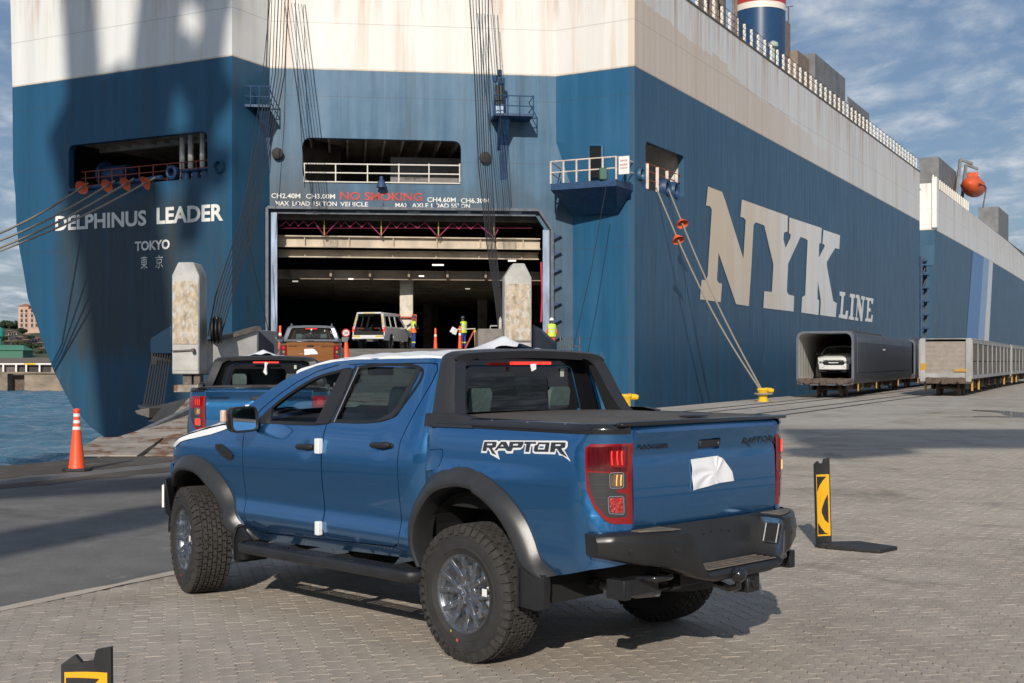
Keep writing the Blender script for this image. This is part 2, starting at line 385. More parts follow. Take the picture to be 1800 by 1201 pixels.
# --- transom (port part)
f1, n1, d1 = wmap(P22, P408)
edge = [(18, -40), (21.7, 153), (23, 300), (27, 343), (29, 400), (34, 437), (41, 475), (49, 524), (62, 561), (77, 606), (94, 651), (109, 681), (127, 715), (157, 749), (196, 778), (215, 790)]
L1 = (P408-P22).length
ol = [wall_sz(P22, P408, *p) for p in edge]
ol = [(ol[0][0], DECK)]+[p for p in ol if p[1] < DECK]+[(L1-2.0, -4.2), (L1, -4.2), (L1, DECK)]
op1 = rrect([wall_sz(P22, P408, *p) for p in ((121, 256), (364, 230), (365, 312), (120.5, 333))], .35)
g = G(); plate(g, ol, f1, [op1], h=1.6, flange=(-n1*.35)); g.build('transom_plating', M_tran, ship, smooth=30)
# port side shell sweeping away along the ship (its flank is seen only from the side)
g = G(); sh = [f1(*p) for p in ol[:-2]]
for a, b in zip(sh[:-1], sh[1:]): g.add([a, b, b+AL*235, a+AL*235], [(0, 1, 2, 3)])
g.build('port_side_shell', M_tran, ship, smooth=40)
# --- recess side wall, quarter face, corner face, starboard side
f2, n2, d2 = wmap(P408, P474)
g = G(); plate(g, [(0, -4.2), ((P474-P408).length, -4.2), ((P474-P408).length, DECK), (0, DECK)], f2, h=1.5); g.build('recess_plating', M_tran, ship, smooth=30)
f3, n3, d3 = wmap(P474, P977)
W3 = lambda px, py: wall_sz(P474, P977, px, py)
L3 = (P977-P474).length
rx1 = W3(1007, 340)
o3 = [(0, -4.2), (rx1[0], -4.2), rx1, W3(999, 313), W3(977.5, 250), (L3, DECK), (0, DECK)]
SILL = 2.45
wq = rrect([W3(*p) for p in ((531.7, 241.7), (810.7, 248), (810.7, 322.7), (531.7, 318))], .45)
dl, dr = W3(486, 500)[0], W3(956, 500)[0]
door = [(dl, SILL), (dl, W3(486, 372)[1]), W3(940, 377), W3(956, 401), (dr, SILL)]
g = G(); plate(g, o3, f3, [wq, door], h=1.2, flange=(-n3*.4)); g.build('quarter_plating', M_quar, ship, smooth=30)
g = G()
A = [f3(L3, DECK), f3(*W3(977.5, 250)), f3(*W3(999, 313)), f3(*rx1), f3(rx1[0], -4.2)]
R = [P1116+Vector((0, 0, z)) for z in (DECK, A[1].z-.6, A[2].z-.8, A[3].z-.8, -4.2)]
dr4 = []
for i in range(4):
    for j in range(6):
        q = lambda a, b, k: a+(b-a)*(k/6)
        dr4 += [[q(A[i], R[i], j), q(A[i+1], R[i+1], j), q(A[i+1], R[i+1], j+1), q(A[i], R[i], j+1)]]
for qd in dr4: g.add(qd, [(0, 1, 2, 3)])
g.build('corner_plating', M_corn, ship, smooth=12, fix=True)
# starboard side as (along, z)
PS = P1116; LS1 = 79.6
f5 = lambda t, z: PS+AL*t+Vector((0, 0, z)); n5 = TR
def SS(px, py, off=0.0):
    p = onplane(px, py, PS, TR); return ((p-PS).dot(AL), p.z)
op5 = rrect([SS(*p) for p in ((1134.8, 248), (1202.5, 275), (1202.5, 348), (1134.8, 333))], .3)
g = G(); plate(g, [(0, -4.2), (LS1, -4.2), (LS1, DECK), (0, DECK)], f5, [op5], h=2.0, flange=(-TR*.35)); g.build('starboard_plating', M_star, ship, smooth=30)
LS2 = SS(1643, 500)[0]
g = G()
def f5b(t, z): c = max(0, t-LS2); return PS+AL*t-TR*(.00008*c*c)+Vector((0, 0, z))
g.grid(f5b, np.linspace(LS2, 250, 22), [-4.2, 3, 10, ZL, DECK-.4]); g.build('starboard_plating', M_star, ship, smooth=30)
# recessed pilot ladder trunk between the two lengths of side
g = G(); g.add([f5(LS1, -4.2), f5(LS1, -4.2)-TR*1.6, f5(LS1, DECK)-TR*1.6, f5(LS1, DECK)], [(0, 1, 2, 3)])
g.add([f5(LS2, -4.2), f5(LS2, -4.2)-TR*1.6, f5(LS2, DECK)-TR*1.6, f5(LS2, DECK)], [(0, 1, 2, 3)])
g.add([f5(LS1, -4.2)-TR*1.6, f5(LS2, -4.2)-TR*1.6, f5(LS2, DECK)-TR*1.6, f5(LS1, DECK)-TR*1.6], [(0, 1, 2, 3)])
g.build('gangway_trunk', M_star, ship)
mid = (LS1+LS2)/2
lad = G().beam(f5(mid-.9, .5)-TR*.5, f5(mid-.9, 13.2)-TR*.5, .22).beam(f5(mid+1.0, .5)-TR*.4, f5(mid+1.0, 13.2)-TR*.4, .22).build('stair_stringer', M_bluesteel, ship)
for k in range(9):
    z = 1.0+k*1.45
    G().box((-1.0, -.35, 0), (1.3, .35, .16)).build('stair_landing', M_bluesteel, ship)
    o = kids(ship)[-1]; o.location = f5(mid, z)-TR*.3; o.rotation_euler = (0, 0, atan2(AL.y, AL.x))
    z += .2
    G().beam(f5(mid-.9, z)-TR*.25, f5(mid+1.1, z+1.2)-TR*.25, .12).build('stair_flight', M_steel, ship)
G().beam(f5(mid, 12.2)-TR*.4, f5(mid, 14.4)-TR*.4, 2.0, 1.0).build('winch_housing', M_star, ship)
g = G().beam(f5(LS2+.3, ZL+.2)+TR*.02, f5(LS2+.3, DECK+.6)+TR*.02, 1.3, .5, up=TR).build('trunk_door', M_white, ship)
# deck plate and bulkheads that close the hull
g = G(); g.add([P22, P408, P474, P977, P1116, f5(240, 0)-TR*4, P22+AL*235], [(0, 1, 2, 3, 4, 5, 6)])
for i in range(len(g.v)): g.v[i] = (g.v[i][0], g.v[i][1], DECK-.6 if True else 0)
g.build('weather_deck', M_steel, ship)
# --- hull colour stripes near the bow
for px, c, nm in (((1706, 1748, 1686, 1732, 1, 0), (.10, .22, .42), 'stripe_blue'), ((1727, 1754, 1711, 1744, 0, 0), (.26, .40, .56), 'stripe_pale'), ((1739, 1748, 1729, 1742, 0, 0), (.62, .63, .65), 'stripe_white')):
    pass
def stripe(x0t, x1t, x0b, x1b, col, nm, off):
    m = mat(nm, col, .5, var=.1, vscale=1)
    T = []
    for x, zz in ((x0t, ZL-.05), (x1t, ZL-.05), (x1b, .5), (x0b, .5)):
        t = SS(x, 500)[0]; T.append((t, zz))
    g = G(); us = np.linspace(0, 1, 6)
    g.grid(lambda u, v: f5b(T[0][0]*(1-u)*(1-v)+T[1][0]*u*(1-v)+T[2][0]*u*v+T[3][0]*(1-u)*v, (ZL-.05)*(1-v)+.5*v)+TR*off, us, us)
    g.build('hull_stripe', m, ship)
stripe(1711, 1731, 1694, 1716, (.10, .22, .44), 'stripe_blue', .03)
stripe(1731, 1741, 1716, 1728, (.24, .37, .54), 'stripe_pale', .03)
stripe(1741, 1748, 1728, 1737, (.62, .63, .65), 'stripe_white', .03)
# --- lettering
def star_poly(L): return [SS(*p) for p in zoomed(L, 4.447, 1220, 310)]
NYK = [(105, 80), (215, 122), (240, 190), (382, 645), (400, 345), (385, 325), (358, 318), (370, 182), (730, 310), (727, 432), (700, 440), (695, 490), (712, 560), (750, 480), (752, 455), (738, 445), (742, 322),
       (995, 405), (990, 520), (975, 530), (972, 635), (1020, 545), (1015, 535), (1000, 528), (1008, 418), (1138, 462), (1132, 570), (1100, 562), (1035, 670), (1035, 700), (1085, 975), (1112, 992), (1105, 1102),
       (982, 1085), (988, 972), (964, 822), (962, 960), (975, 970), (970, 1085), (835, 1065), (842, 945), (865, 930), (885, 500), (860, 485), (828, 475), (732, 685), (722, 900), (735, 925), (780, 935), (775, 1058),
       (538, 1030), (545, 898), (605, 905), (617, 690), (545, 385), (480, 360), (462, 380), (445, 700), (425, 1015), (325, 1000), (188, 600), (175, 810), (190, 835), (215, 840), (205, 985), (42, 962), (55, 810),
       (90, 812), (102, 780), (135, 260), (120, 235), (90, 228)]
LINE = [[(1135, 900), (1180, 908), (1178, 930), (1168, 940), (1158, 1080), (1178, 1085), (1185, 1050), (1203, 1052), (1195, 1118), (1127, 1105), (1130, 1080), (1140, 1075), (1150, 940), (1133, 930)],
        [(1215, 917), (1257, 925), (1255, 950), (1245, 955), (1238, 1100), (1250, 1105), (1248, 1125), (1205, 1118), (1208, 1095), (1218, 1090), (1228, 950), (1213, 945)],
        [(1262, 925), (1290, 930), (1310, 1040), (1315, 965), (1303, 960), (1305, 935), (1335, 942), (1333, 965), (1325, 970), (1312, 1135), (1298, 1132), (1277, 1010), (1270, 1105), (1282, 1110), (1280, 1130), (1255, 1126), (1257, 1105), (1263, 1100), (1272, 955), (1260, 950)],
        [(1340, 945), (1400, 957), (1395, 1000), (1385, 998), (1380, 975), (1368, 972), (1364, 1030), (1378, 1033), (1376, 1060), (1362, 1055), (1358, 1110), (1378, 1115), (1385, 1082), (1395, 1085), (1390, 1140), (1332, 1133), (1335, 1112), (1345, 1108), (1353, 970), (1338, 965)]]
fl5 = lambda t, z: f5(t, z)+TR*.03
g = G(); plate(g, star_poly(NYK), fl5, h=None); g.build('line_lettering', M_letny, ship)
for L in LINE: g = G(); plate(g, star_poly(L), fl5); g.build('line_lettering', M_letny, ship)
def wtext(P, Q, s, ll, lr, ul, m, nm, off=.03, **kw):
    g = G(); put_text(g, s, wallpt(P, Q, *ll, off), wallpt(P, Q, *lr, off), wallpt(P, Q, *ul, off), **kw); return g.build(nm, m, ship)
wtext(P22, P408, 'DELPHINUS', (98, 406.5), (258, 397), (98, 380), M_let, 'name_lettering', offset=.032)
wtext(P22, P408, 'LEADER', (276, 394.5), (393, 388), (276, 365.5), M_let, 'name_lettering', offset=.032)
wtext(P22, P408, 'TOKYO', (238, 442), (299, 438), (238, 425), M_let, 'port_lettering', offset=.032)
wtext(P22, P408, '東', (248, 473.5), (260, 472.5), (248, 451), M_let, 'port_lettering')
wtext(P22, P408, '京', (274, 472), (287, 471), (274, 449.5), M_let, 'port_lettering')
M_red = mat('red_lettering', (.50, .05, .035), .6, var=.35, vscale=2, rust=.2, rustcol=(.2, .12, .11), rscale=5)
for s, a, b, yt, yb, dy, m, o in (('CH2.40M', 477, 528, 340, 348.5, .6, M_let, .015), ('CH3.00M', 538, 589, 341, 349.3, .6, M_let, .015), ('NO SMOKING', 598, 742, 337.5, 352, 2.0, M_red, .02),
                         ('CH4.60M', 751, 801, 347, 355.5, .6, M_let, .015), ('CH6.30M', 810, 859, 348.5, 357, .6, M_let, .015),
                         ('MAX', 484, 508, 353.5, 361.5, .3, M_let, .015), ('LOAD', 514, 545, 353.9, 361.9, .4, M_let, .015), ('150TON', 551, 592, 354.3, 362.3, .5, M_let, .015), ('VEHICLE', 598, 647, 354.9, 362.9, .7, M_let, .015), ('MAX', 695, 719, 357, 365, .3, M_let, .015), ('AXLE', 724, 753, 357.3, 365.3, .3, M_let, .015), ('LOAD', 758, 789, 357.7, 365.7, .3, M_let, .015), ('55TON', 793, 826, 358.1, 366.1, .3, M_let, .015)):
    wtext(P474, P977, s, (a, yb), (b, yb+dy), (a, yt), m, 'notice_lettering', offset=o)
# --- mooring deck seen through the transom opening
def room(P, Q, fn, nr, s0, s1, z0, z1, depth, mats, nm='mooring_deck', open_end=None):
    c = [fn(s0, z0)-nr*.36, fn(s1, z0)-nr*.36, fn(s1, z1)-nr*.36, fn(s0, z1)-nr*.36]; b = [p-nr*depth for p in c]
    G().add([c[0], c[1], b[1], b[0]], [(0, 1, 2, 3)]).build(nm+'_floor', mats[0], ship)
    G().add([c[3], c[2], b[2], b[3]], [(0, 1, 2, 3)]).build(nm+'_ceiling', mats[1], ship)
    g = G().add([b[0], b[1], b[2], b[3]], [(0, 1, 2, 3)]).add([c[1], b[1], b[2], c[2]], [(0, 1, 2, 3)])
    if not open_end: g.add([c[0], b[0], b[3], c[3]], [(0, 1, 2, 3)])
    g.build(nm+'_bulkhead', mats[2], ship)
sA, zA = wall_sz(P22, P408, 120, 340); sB, zB = wall_sz(P22, P408, 366, 225)
z0 = wall_sz(P22, P408, 240, 322)[1]-.1; z1 = wall_sz(P22, P408, 240, 240)[1]+.5
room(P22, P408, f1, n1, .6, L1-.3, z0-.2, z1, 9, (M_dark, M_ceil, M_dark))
for k in range(9):
    s = sA+.2+k*.9; G().beam(f1(s, z1-.25)-n1*.6, f1(s, z1-.25)-n1*8.8, .10, .45).build('ceiling_beam', M_ceil, ship)
G().beam(f1(sA-.3, z1-.35)-n1*2.6, f1(sB+.3, z1-.35)-n1*2.6, .3, .5).build('ceiling_girder', M_ceil, ship)
for px in (281, 296, 317):
    p = wallpt(P22, P408, px, 300)-n1*1.6; G().tube([(p.x, p.y, z0-.2), (p.x, p.y, z1)], .14, 8).build('deck_pillar', M_white, ship)
ry = [wall_sz(P22, P408, 122, 322), wall_sz(P22, P408, 363, 300)]
def zline(s, k): a, b = ry; return a[1]+(b[1]-a[1])*(s-a[0])/(b[0]-a[0])+k
M_redrail = mat('red_rail', (.30, .07, .04), .6, rust=.3)
zr0 = z0-.1
for k in (.45, .85, 1.2): G().tube([f1(sA, zr0+k)-n1*.9, f1(sB, zr0+k)-n1*.9], .03, 6).build('handrail', M_redrail, ship)
for k in range(9): s = sA+.3+k*.95; G().tube([f1(s, zr0)-n1*.9, f1(s, zr0+1.2)-n1*.9], .035, 6).build('rail_post', M_redrail, ship)
G().tube([f1(sA+.1, z0-.02)+n1*.02, f1(wall_sz(P22, P408, 285, 300)[0], z0+.28)+n1*.02], .11, 8).build('roller_bar', M_bluesteel, ship)
for px in (298,): 
    p = f1(wall_sz(P22, P408, px, 305)[0], z0+.5)-n1*.1; G().lathe([(.33, -.3), (.36, 0), (.25, .06), (.2, .03), (.2, -.3)], p, n1, 20).build('fairlead', M_bluesteel, ship, smooth=40)
for px in (320, 337, 353):
    p = f1(wall_sz(P22, P408, px, 310)[0], z0+.02)-n1*.35; G().lathe([(.3, 0), (.22, .12), (.2, .4), (.32, .5), (.3, .56), (.1, .58)], p, (0, 0, 1), 16).build('mooring_roller', M_bluesteel, ship, smooth=40)
p = f1(wall_sz(P22, P408, 168, 303)[0], z0+.9)-n1*1.6; G().lathe([(.5, -.8), (.5, .8)], p, d1, 18).lathe([(.75, -.9), (.75, -.8)], p, d1, 18).build('mooring_winch', M_bluesteel, ship, smooth=40)
pg = G().box((-.6, -.1, 0), (.6, .1, .9)).build('winch_stand', mat('pale_blue_steel', (.35, .45, .60), .5), ship); pg.location = f1(wall_sz(P22, P408, 152, 303)[0], z0+.2)-n1*1.9; pg.rotation_euler = (0, 0, atan2(d1.y, d1.x))
def ring(p, nr, r, nm='fairlead', m=None):
    G().lathe([(r*.62, -.35), (r*.66, .10), (r*.85, .17), (r, .08), (r, -.02)], p, nr, 24, cap=False).lathe([(r*.62, -.34), (r*.0, -.345)], p, nr, 24).build(nm, m or M_bluesteel, ship, smooth=50)
ring(wallpt(P22, P408, 386, 294), n1, .33, m=M_tran)
# --- quarter face window: deck with white rail
sw0, sw1 = W3(531.7, 242)[0], W3(810.7, 248)[0]; zw0 = W3(670, 320)[1]; zw1 = W3(670, 245)[1]
room(P474, P977, f3, n3, sw0-1.2, sw1+1.2, zw0-.4, zw1+.5, 10, (M_dark, M_ceil, mat('inside_brown_wall', (.16, .135, .12), .8, var=.35, vscale=.6)), 'upper_deck')
for k in range(11):
    s = sw0-.6+k*.95; G().beam(f3(s, zw1+.2)-n3*.7, f3(s, zw1+.2)-n3*9.8, .10, .4).build('ceiling_beam', M_ceil, ship)
g = G(); a = f3(W3(712, 300)[0], W3(712, 306)[1])-n3*2.0
for s_, x0, x1, yy in (("Don't Ignore Safety", 716, 764, 300), ('Be sure, Be safe', 716, 762, 311)):
    g2 = G(); put_text(g2, s_, wallpt(P474, P977, x0, yy+3, -2.95), wallpt(P474, P977, x1, yy-1, -2.95), wallpt(P474, P977, x0, yy-3, -2.95)); g2.build('notice_lettering', mat('black_lettering', (.02, .02, .02)), ship)
G().add([f3(W3(690, 300)[0], zw0-.3)-n3*3, f3(sw1+.6, zw0-.3)-n3*3, f3(sw1+.6, zw0+1.75)-n3*3, f3(W3(690, 300)[0], zw0+1.75)-n3*3], [(0, 1, 2, 3)]).build('notice_board', mat('board_grey', (.20, .19, .19), .7, var=.2), ship)
M_rail = mat('cream_rail', (.72, .68, .60), .5)
for py in (288.5, 304, 320): G().tube([wallpt(P474, P977, 534, py-.5, .05), wallpt(P474, P977, 809, py+3, .05)], .035, 6).build('handrail', M_rail, ship)
for px in (535, 590, 646, 701, 754, 808): G().tube([wallpt(P474, P977, px, 288, .05), wallpt(P474, P977, px, 320.5, .05)], .035, 6).build('rail_post', M_rail, ship)
# door frame (channel section) with fins
M_frame = mat('door_frame_steel', (.10, .115, .14), .5, var=.4, vscale=3, rust=.3)
fr = [(W3(470, 500)[0], SILL-.3), (W3(470, 500)[0], W3(470, 366)[1]), W3(946, 370.6), W3(969, 405), (W3(969, 500)[0], SILL-.3)]
for a, b in zip(fr[:-1], fr[1:]):
    G().beam(f3(*a)+n3*.18, f3(*b)+n3*.18, .16, .42, up=n3).build('door_frame', M_frame, ship, bevel=.02)
fin = [(W3(482, 500)[0], SILL-.3), (W3(482, 500)[0], W3(482, 374)[1]), W3(941, 379), W3(959.5, 405), (W3(959.5, 500)[0], SILL-.3)]
M_pale = mat('seal_face', (.30, .38, .50), .35, var=.5, vscale=2.2, stretch=(1, 1, .25), rust=.25)
G().beam(f3(*fin[0])+n3*.05, f3(*fin[1])+n3*.05, .30, .10, up=n3).build('door_seal', M_pale, ship)
G().beam(f3(*fin[4])+n3*.05, f3(*fin[3])+n3*.05, .34, .10, up=n3).build('door_seal', M_pale, ship)
G().beam(f3(*fin[1])+n3*.04, f3(*fin[2])+n3*.04, .10, .10, up=n3).build('door_seal', M_frame, ship)
for k in range(8):
    py = 385+k*29.5
    for px, sg in ((466, -1), (972, 1)):
        if sg > 0 and py < 410: continue
        p = wallpt(P474, P977, px, py); G().prism([p, p+d3*sg*.42, p+Vector((0, 0, -.22))], n3*.3).build('frame_bracket', M_bluesteel, ship)
for px in (483, 523, 565, 617, 672, 716, 764, 808):
    p = wallpt(P474, P977, px, 368); G().prism([p+Vector((0, 0, .42)), p-d3*.09, p+d3*.09], n3*.25).build('frame_bracket', M_bluesteel, ship)
for px in (548, 638, 727, 816, 906):
    p = wallpt(P474, P977, px, 374.5)-n3*.02; G().beam(p-d3*.32, p+d3*.32, .16, .10, up=n3).build('cleat', mat('pale_blue_steel', (.35, .45, .6)), ship)
# lamp under the window
p = wallpt(P474, P977, 670, 323); G().lathe([(.0, .34), (.10, .30), (.10, .14), (.18, .06), (.26, -.24), (.07, -.28)], p+n3*.35, (0, 0, 1), 12).build('flood_lamp', M_bluesteel, ship, smooth=40)
for px, py in ((488, 271), (852, 278)): G().lathe([(.28, 0), (.28, .3), (.2, .33)], wallpt(P474, P977, px, py), n3, 20).build('round_fitting', mat('fitting_brown', (.018, .016, .014), .7), ship, smooth=40)
# --- vehicle deck behind the door
c0, c1 = f3(dl-.9, SILL)-n3*.42, f3(dr+.9, SILL)-n3*.42; H = 6.9; D = 60
b0, b1 = c0-n3*D-d3*10, c1-n3*D+d3*4
up = Vector((0, 0, 1))
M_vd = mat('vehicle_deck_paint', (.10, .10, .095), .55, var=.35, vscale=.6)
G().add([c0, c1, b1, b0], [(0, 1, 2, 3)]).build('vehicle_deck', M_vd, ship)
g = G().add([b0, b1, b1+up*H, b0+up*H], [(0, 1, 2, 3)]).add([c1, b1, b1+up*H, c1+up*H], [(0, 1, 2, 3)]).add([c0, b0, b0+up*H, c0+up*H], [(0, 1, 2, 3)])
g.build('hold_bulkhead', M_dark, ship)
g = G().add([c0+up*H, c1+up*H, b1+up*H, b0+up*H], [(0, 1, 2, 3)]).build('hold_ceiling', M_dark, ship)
hz = SILL+4.15                                                      # hoistable car deck seen from below
M_cd = mat('car_deck_underside', (.30, .24, .18), .7, var=.4, vscale=.5)
G().add([c0+up*4.25-n3*3.2, c1+up*4.25-n3*3.2, b1+up*4.25, b0+up*4.25], [(0, 1, 2, 3)]).build('car_deck', M_cd, ship)
for k in range(12):
    q = 3.4+k*3.6; a = c0-n3*q+up*4.0; b = c1-n3*q+up*4.0; G().beam(a, b, .25, .5).build('deck_beam', M_cd, ship)
for k in range(7):
    s = dl+.6+k*(dr-dl-1.2)/6; G().beam(f3(s, SILL+4.05)-n3*3.2, f3(s, SILL+4.05)-n3*45, .12, .35).build('deck_girder', M_cd, ship)
M_beam = mat('cream_beam', (.50, .42, .32), .5, var=.3, vscale=1.2, stretch=(1, 1, .4), rust=.25, rustcol=(.3, .2, .13))
for (ya, yb_), dep in (((413.5, 432), 1.0), ((437, 448.5), 1.6)):
    zt = W3(720, ya)[1]-.0; zb = W3(720, yb_)[1]; zt += dep*.045*0
    a, b = f3(dl, (zt+zb)/2)-n3*(.42+dep), f3(dr, (zt+zb)/2)-n3*(.42+dep)
    G().beam(a, b, .06, zt-zb).build('deck_edge_beam', M_beam, ship)
    G().beam(a+up*(zt-zb)/2+n3*.12, b+up*(zt-zb)/2+n3*.12, .3, .06).build('beam_flange', M_beam, ship)
    G().beam(a-up*(zt-zb)/2+n3*.12, b-up*(zt-zb)/2+n3*.12, .3, .06).build('beam_flange', M_beam, ship)
    for k in range(6):
        t = (k+.6)/6; p = a+(b-a)*t; G().beam(p-up*(zt-zb)/2+n3*.1, p+up*(zt-zb)/2+n3*.1, .05, .2, up=n3).build('beam_stiffener', M_beam, ship)
# pink hose line hung in zigzags
M_pink = mat('pink_rope', (.36, .05, .14), .6)
zz = zoomed([(150, 165), (165, 165), (190, 142), (212, 165), (238, 140), (258, 168), (285, 142), (312, 168), (345, 142), (402, 222), (478, 142), (495, 172), (515, 145), (543, 175), (576, 145), (610, 175), (640, 145), (716, 222), (772, 145), (802, 180), (830, 148), (850, 178), (872, 150), (918, 180), (958, 148), (1032, 230), (1112, 150), (1146, 185), (1176, 152), (1212, 185), (1250, 152), (1280, 182), (1342, 232), (1362, 188)], 3.103, 440, 340)
G().tube([wallpt(P474, P977, a, b, -.9) for a, b in zz], .035, 5).build('hanging_rope', M_pink, ship)
G().tube([wallpt(P474, P977, a, 398, -.9) for a in (488, 700, 940)], .008, 5).build('hanging_rope', M_pink, ship)
G().tube([wallpt(P474, P977, 953, 460, -.35), wallpt(P474, P977, 955, 520, -.35), wallpt(P474, P977, 953, 566, -.35)], .045, 5).build('hanging_rope', mat('red_rope', (.6, .05, .08)), ship)
for px in (569.5, 671, 773, 872): G().tube([wallpt(P474, P977, px, 384, -.9), wallpt(P474, P977, px, 411, -.9)], .03, 5).build('yellow_strap', mat('yellow_strap', (.5, .42, .08)), ship)
G().beam(wallpt(P474, P977, 487, 378, -.7), wallpt(P474, P977, 950, 384, -.7), .3, .3).build('door_header', M_dark, ship)
# pillar with hazard bands, far columns, lamps in the deckhead
M_pil = mat('pillar_cream', (.62, .56, .46), .6, var=.4, vscale=1.5, rust=.35, rustcol=(.1, .07, .05)); M_haz = mat('hazard_yellow', (.45, .30, .04), .6, var=.3); M_blk = mat('matt_black', (.012, .012, .013), .6)
pc = Vector(((715-CX)/F*70.6, 70.6, 0)); 
G().box((pc.x-.36, 70.3, SILL), (pc.x+.36, 70.9, SILL+4.2)).build('deck_column', M_pil, ship, bevel=.02)
for k in range(4):
    z = SILL+.15+k*.28; G().prism([(pc.x-.36, 70.28, z), (pc.x+.36, 70.28, z+.42), (pc.x+.36, 70.28, z+.56), (pc.x-.36, 70.28, z+.14)], (0, -.012, 0)).build('hazard_stripe', M_haz if k % 2 == 0 else M_blk, ship)
for dx in (-.5, .42): G().box((pc.x+dx-.1, 70.1, SILL+1.55), (pc.x+dx+.16, 70.28, SILL+1.95)).build('extinguisher_box', mat('box_red', (.45, .06, .03)), ship)
G().box((pc.x-.42, 70.1, SILL+1.75), (pc.x+.42, 70.26, SILL+1.83)).build('extinguisher_box', mat('box_red', (.45, .06, .03)), ship)
for px, Y in ((752, 100), (762, 104), (800, 112), (848, 92), (560, 105), (610, 110)):
    x = (px-CX)/F*Y; G().box((x-.35, Y-.3, SILL), (x+.35, Y+.3, SILL+4.2)).build('deck_column', M_pil, ship)
M_lamp = mat('deck_lamp', (.8, .8, .75), emit=(1, .92, .78), estr=.55)
for px, py, w in ((770, 466.5, 20), (519, 495, 9), (617, 491, 9), (741, 486, 9), (822, 508, 8), (900, 459, 14)):
    Y = F*(SILL+3.72-CH)/(HY-py); x = (px-CX)/F*Y; ww = w/F*Y/2; G().box((x-ww, Y-.12, SILL+3.70), (x+ww, Y+.12, SILL+3.76)).build('deck_lamp', M_lamp, ship)
# --- side platform with rail, sign and doorway on the corner face
def cornerpt(px, py, off=0.0):
    return onplane(px, py, P977, Vector(((P1116-P977).y, -(P1116-P977).x, 0)).normalized())+(-AL)*off
pl = thing
zt = 11.0
zt = cornerpt(1040, 330, 2.6).z
w0, w1 = cornerpt(985, 325), cornerpt(1113, 325); q0, q1 = onplane(968, 322, cornerpt(1040, 325, 2.2), AL), onplane(1083, 316, cornerpt(1040, 325, 2.2), AL)
plat = [(w0.x, w0.y, zt), (q0.x, q0.y, zt), (q1.x, q1.y, zt), (w1.x, w1.y, zt)]
G().prism(plat, (0, 0, -.32)).build('side_platform', M_bluesteel, ship)
lo = [Vector(p)-up*.33 for p in plat]; wb = [cornerpt(1008, 378), cornerpt(1085, 376)]
g = G().add([lo[1], lo[2], wb[1], wb[0]], [(0, 1, 2, 3)]).add([lo[0], lo[1], wb[0]], [(0, 1, 2)]).add([lo[2], lo[3], wb[1]], [(0, 1, 2)]); g.build('platform_bracket', M_bluesteel, ship)
M_rr = mat('rail_rust', (.62, .52, .44), .6, var=.3, vscale=3, rust=.5)
P3 = [Vector(p) for p in plat]
for h in (.55, 1.1): G().tube([P3[0]+up*h, P3[1]+up*h, P3[2]+up*h, P3[3]+up*h], .035, 6).build('handrail', M_rr, ship)
for k in range(6): p = P3[1]+(P3[2]-P3[1])*k/5; G().tube([p, p+up*1.12], .05, 6).build('rail_post', M_rr, ship)
for q in (.5,): 
    p = P3[2]+(P3[3]-P3[2])*q; G().tube([p, p+up*1.12], .05, 6).build('rail_post', M_bluesteel, ship)
sg = onplane(1097, 291, cornerpt(1097, 291, 2.0), AL)
G().beam(sg-up*.42, sg+up*.45, .55, .04, up=AL).build('notice_board', mat('sign_white', (.75, .74, .72), .5), ship)
for t_, dz in (('DANGER', .2), ('KEEP', 0), ('CLEAR OF', -.16)):
    g = G(); put_text(g, t_, sg-AL*.05+up*(dz)-TR*.2, sg-AL*.05+up*dz+TR*.2, sg-AL*.05+up*(dz+.08)-TR*.2); g.build('notice_lettering', M_red, ship)
G().box((-.2, -.2, 0), (.2, .2, .6)).build('green_winch', mat('green_box', (.02, .09, .07), .5), ship, bevel=.05); kids(ship)[-1].location = P3[2]+Vector((-.6, .4, 0))
dd = [cornerpt(*p, .03) for p in ((1036.5, 313), (1058, 312), (1058, 258.5), (1055, 257), (1039, 257.5), (1036.5, 259))]
g = G().add(dd, [tuple(range(6))]); g.build('side_doorway', mat('doorway_black', (.004, .004, .005), .9), ship)  # the dark of the opening is painted as a flat black sheet
G().tube([cornerpt(*p, .05) for p in ((1035.5, 313), (1035.5, 259), (1038, 256), (1056, 256), (1059, 258), (1059, 312))], .06, 6).build('doorway_coaming', M_corn, ship)
ring(onplane(1124.5, 307, PS, TR), TR, .33, m=M_star)
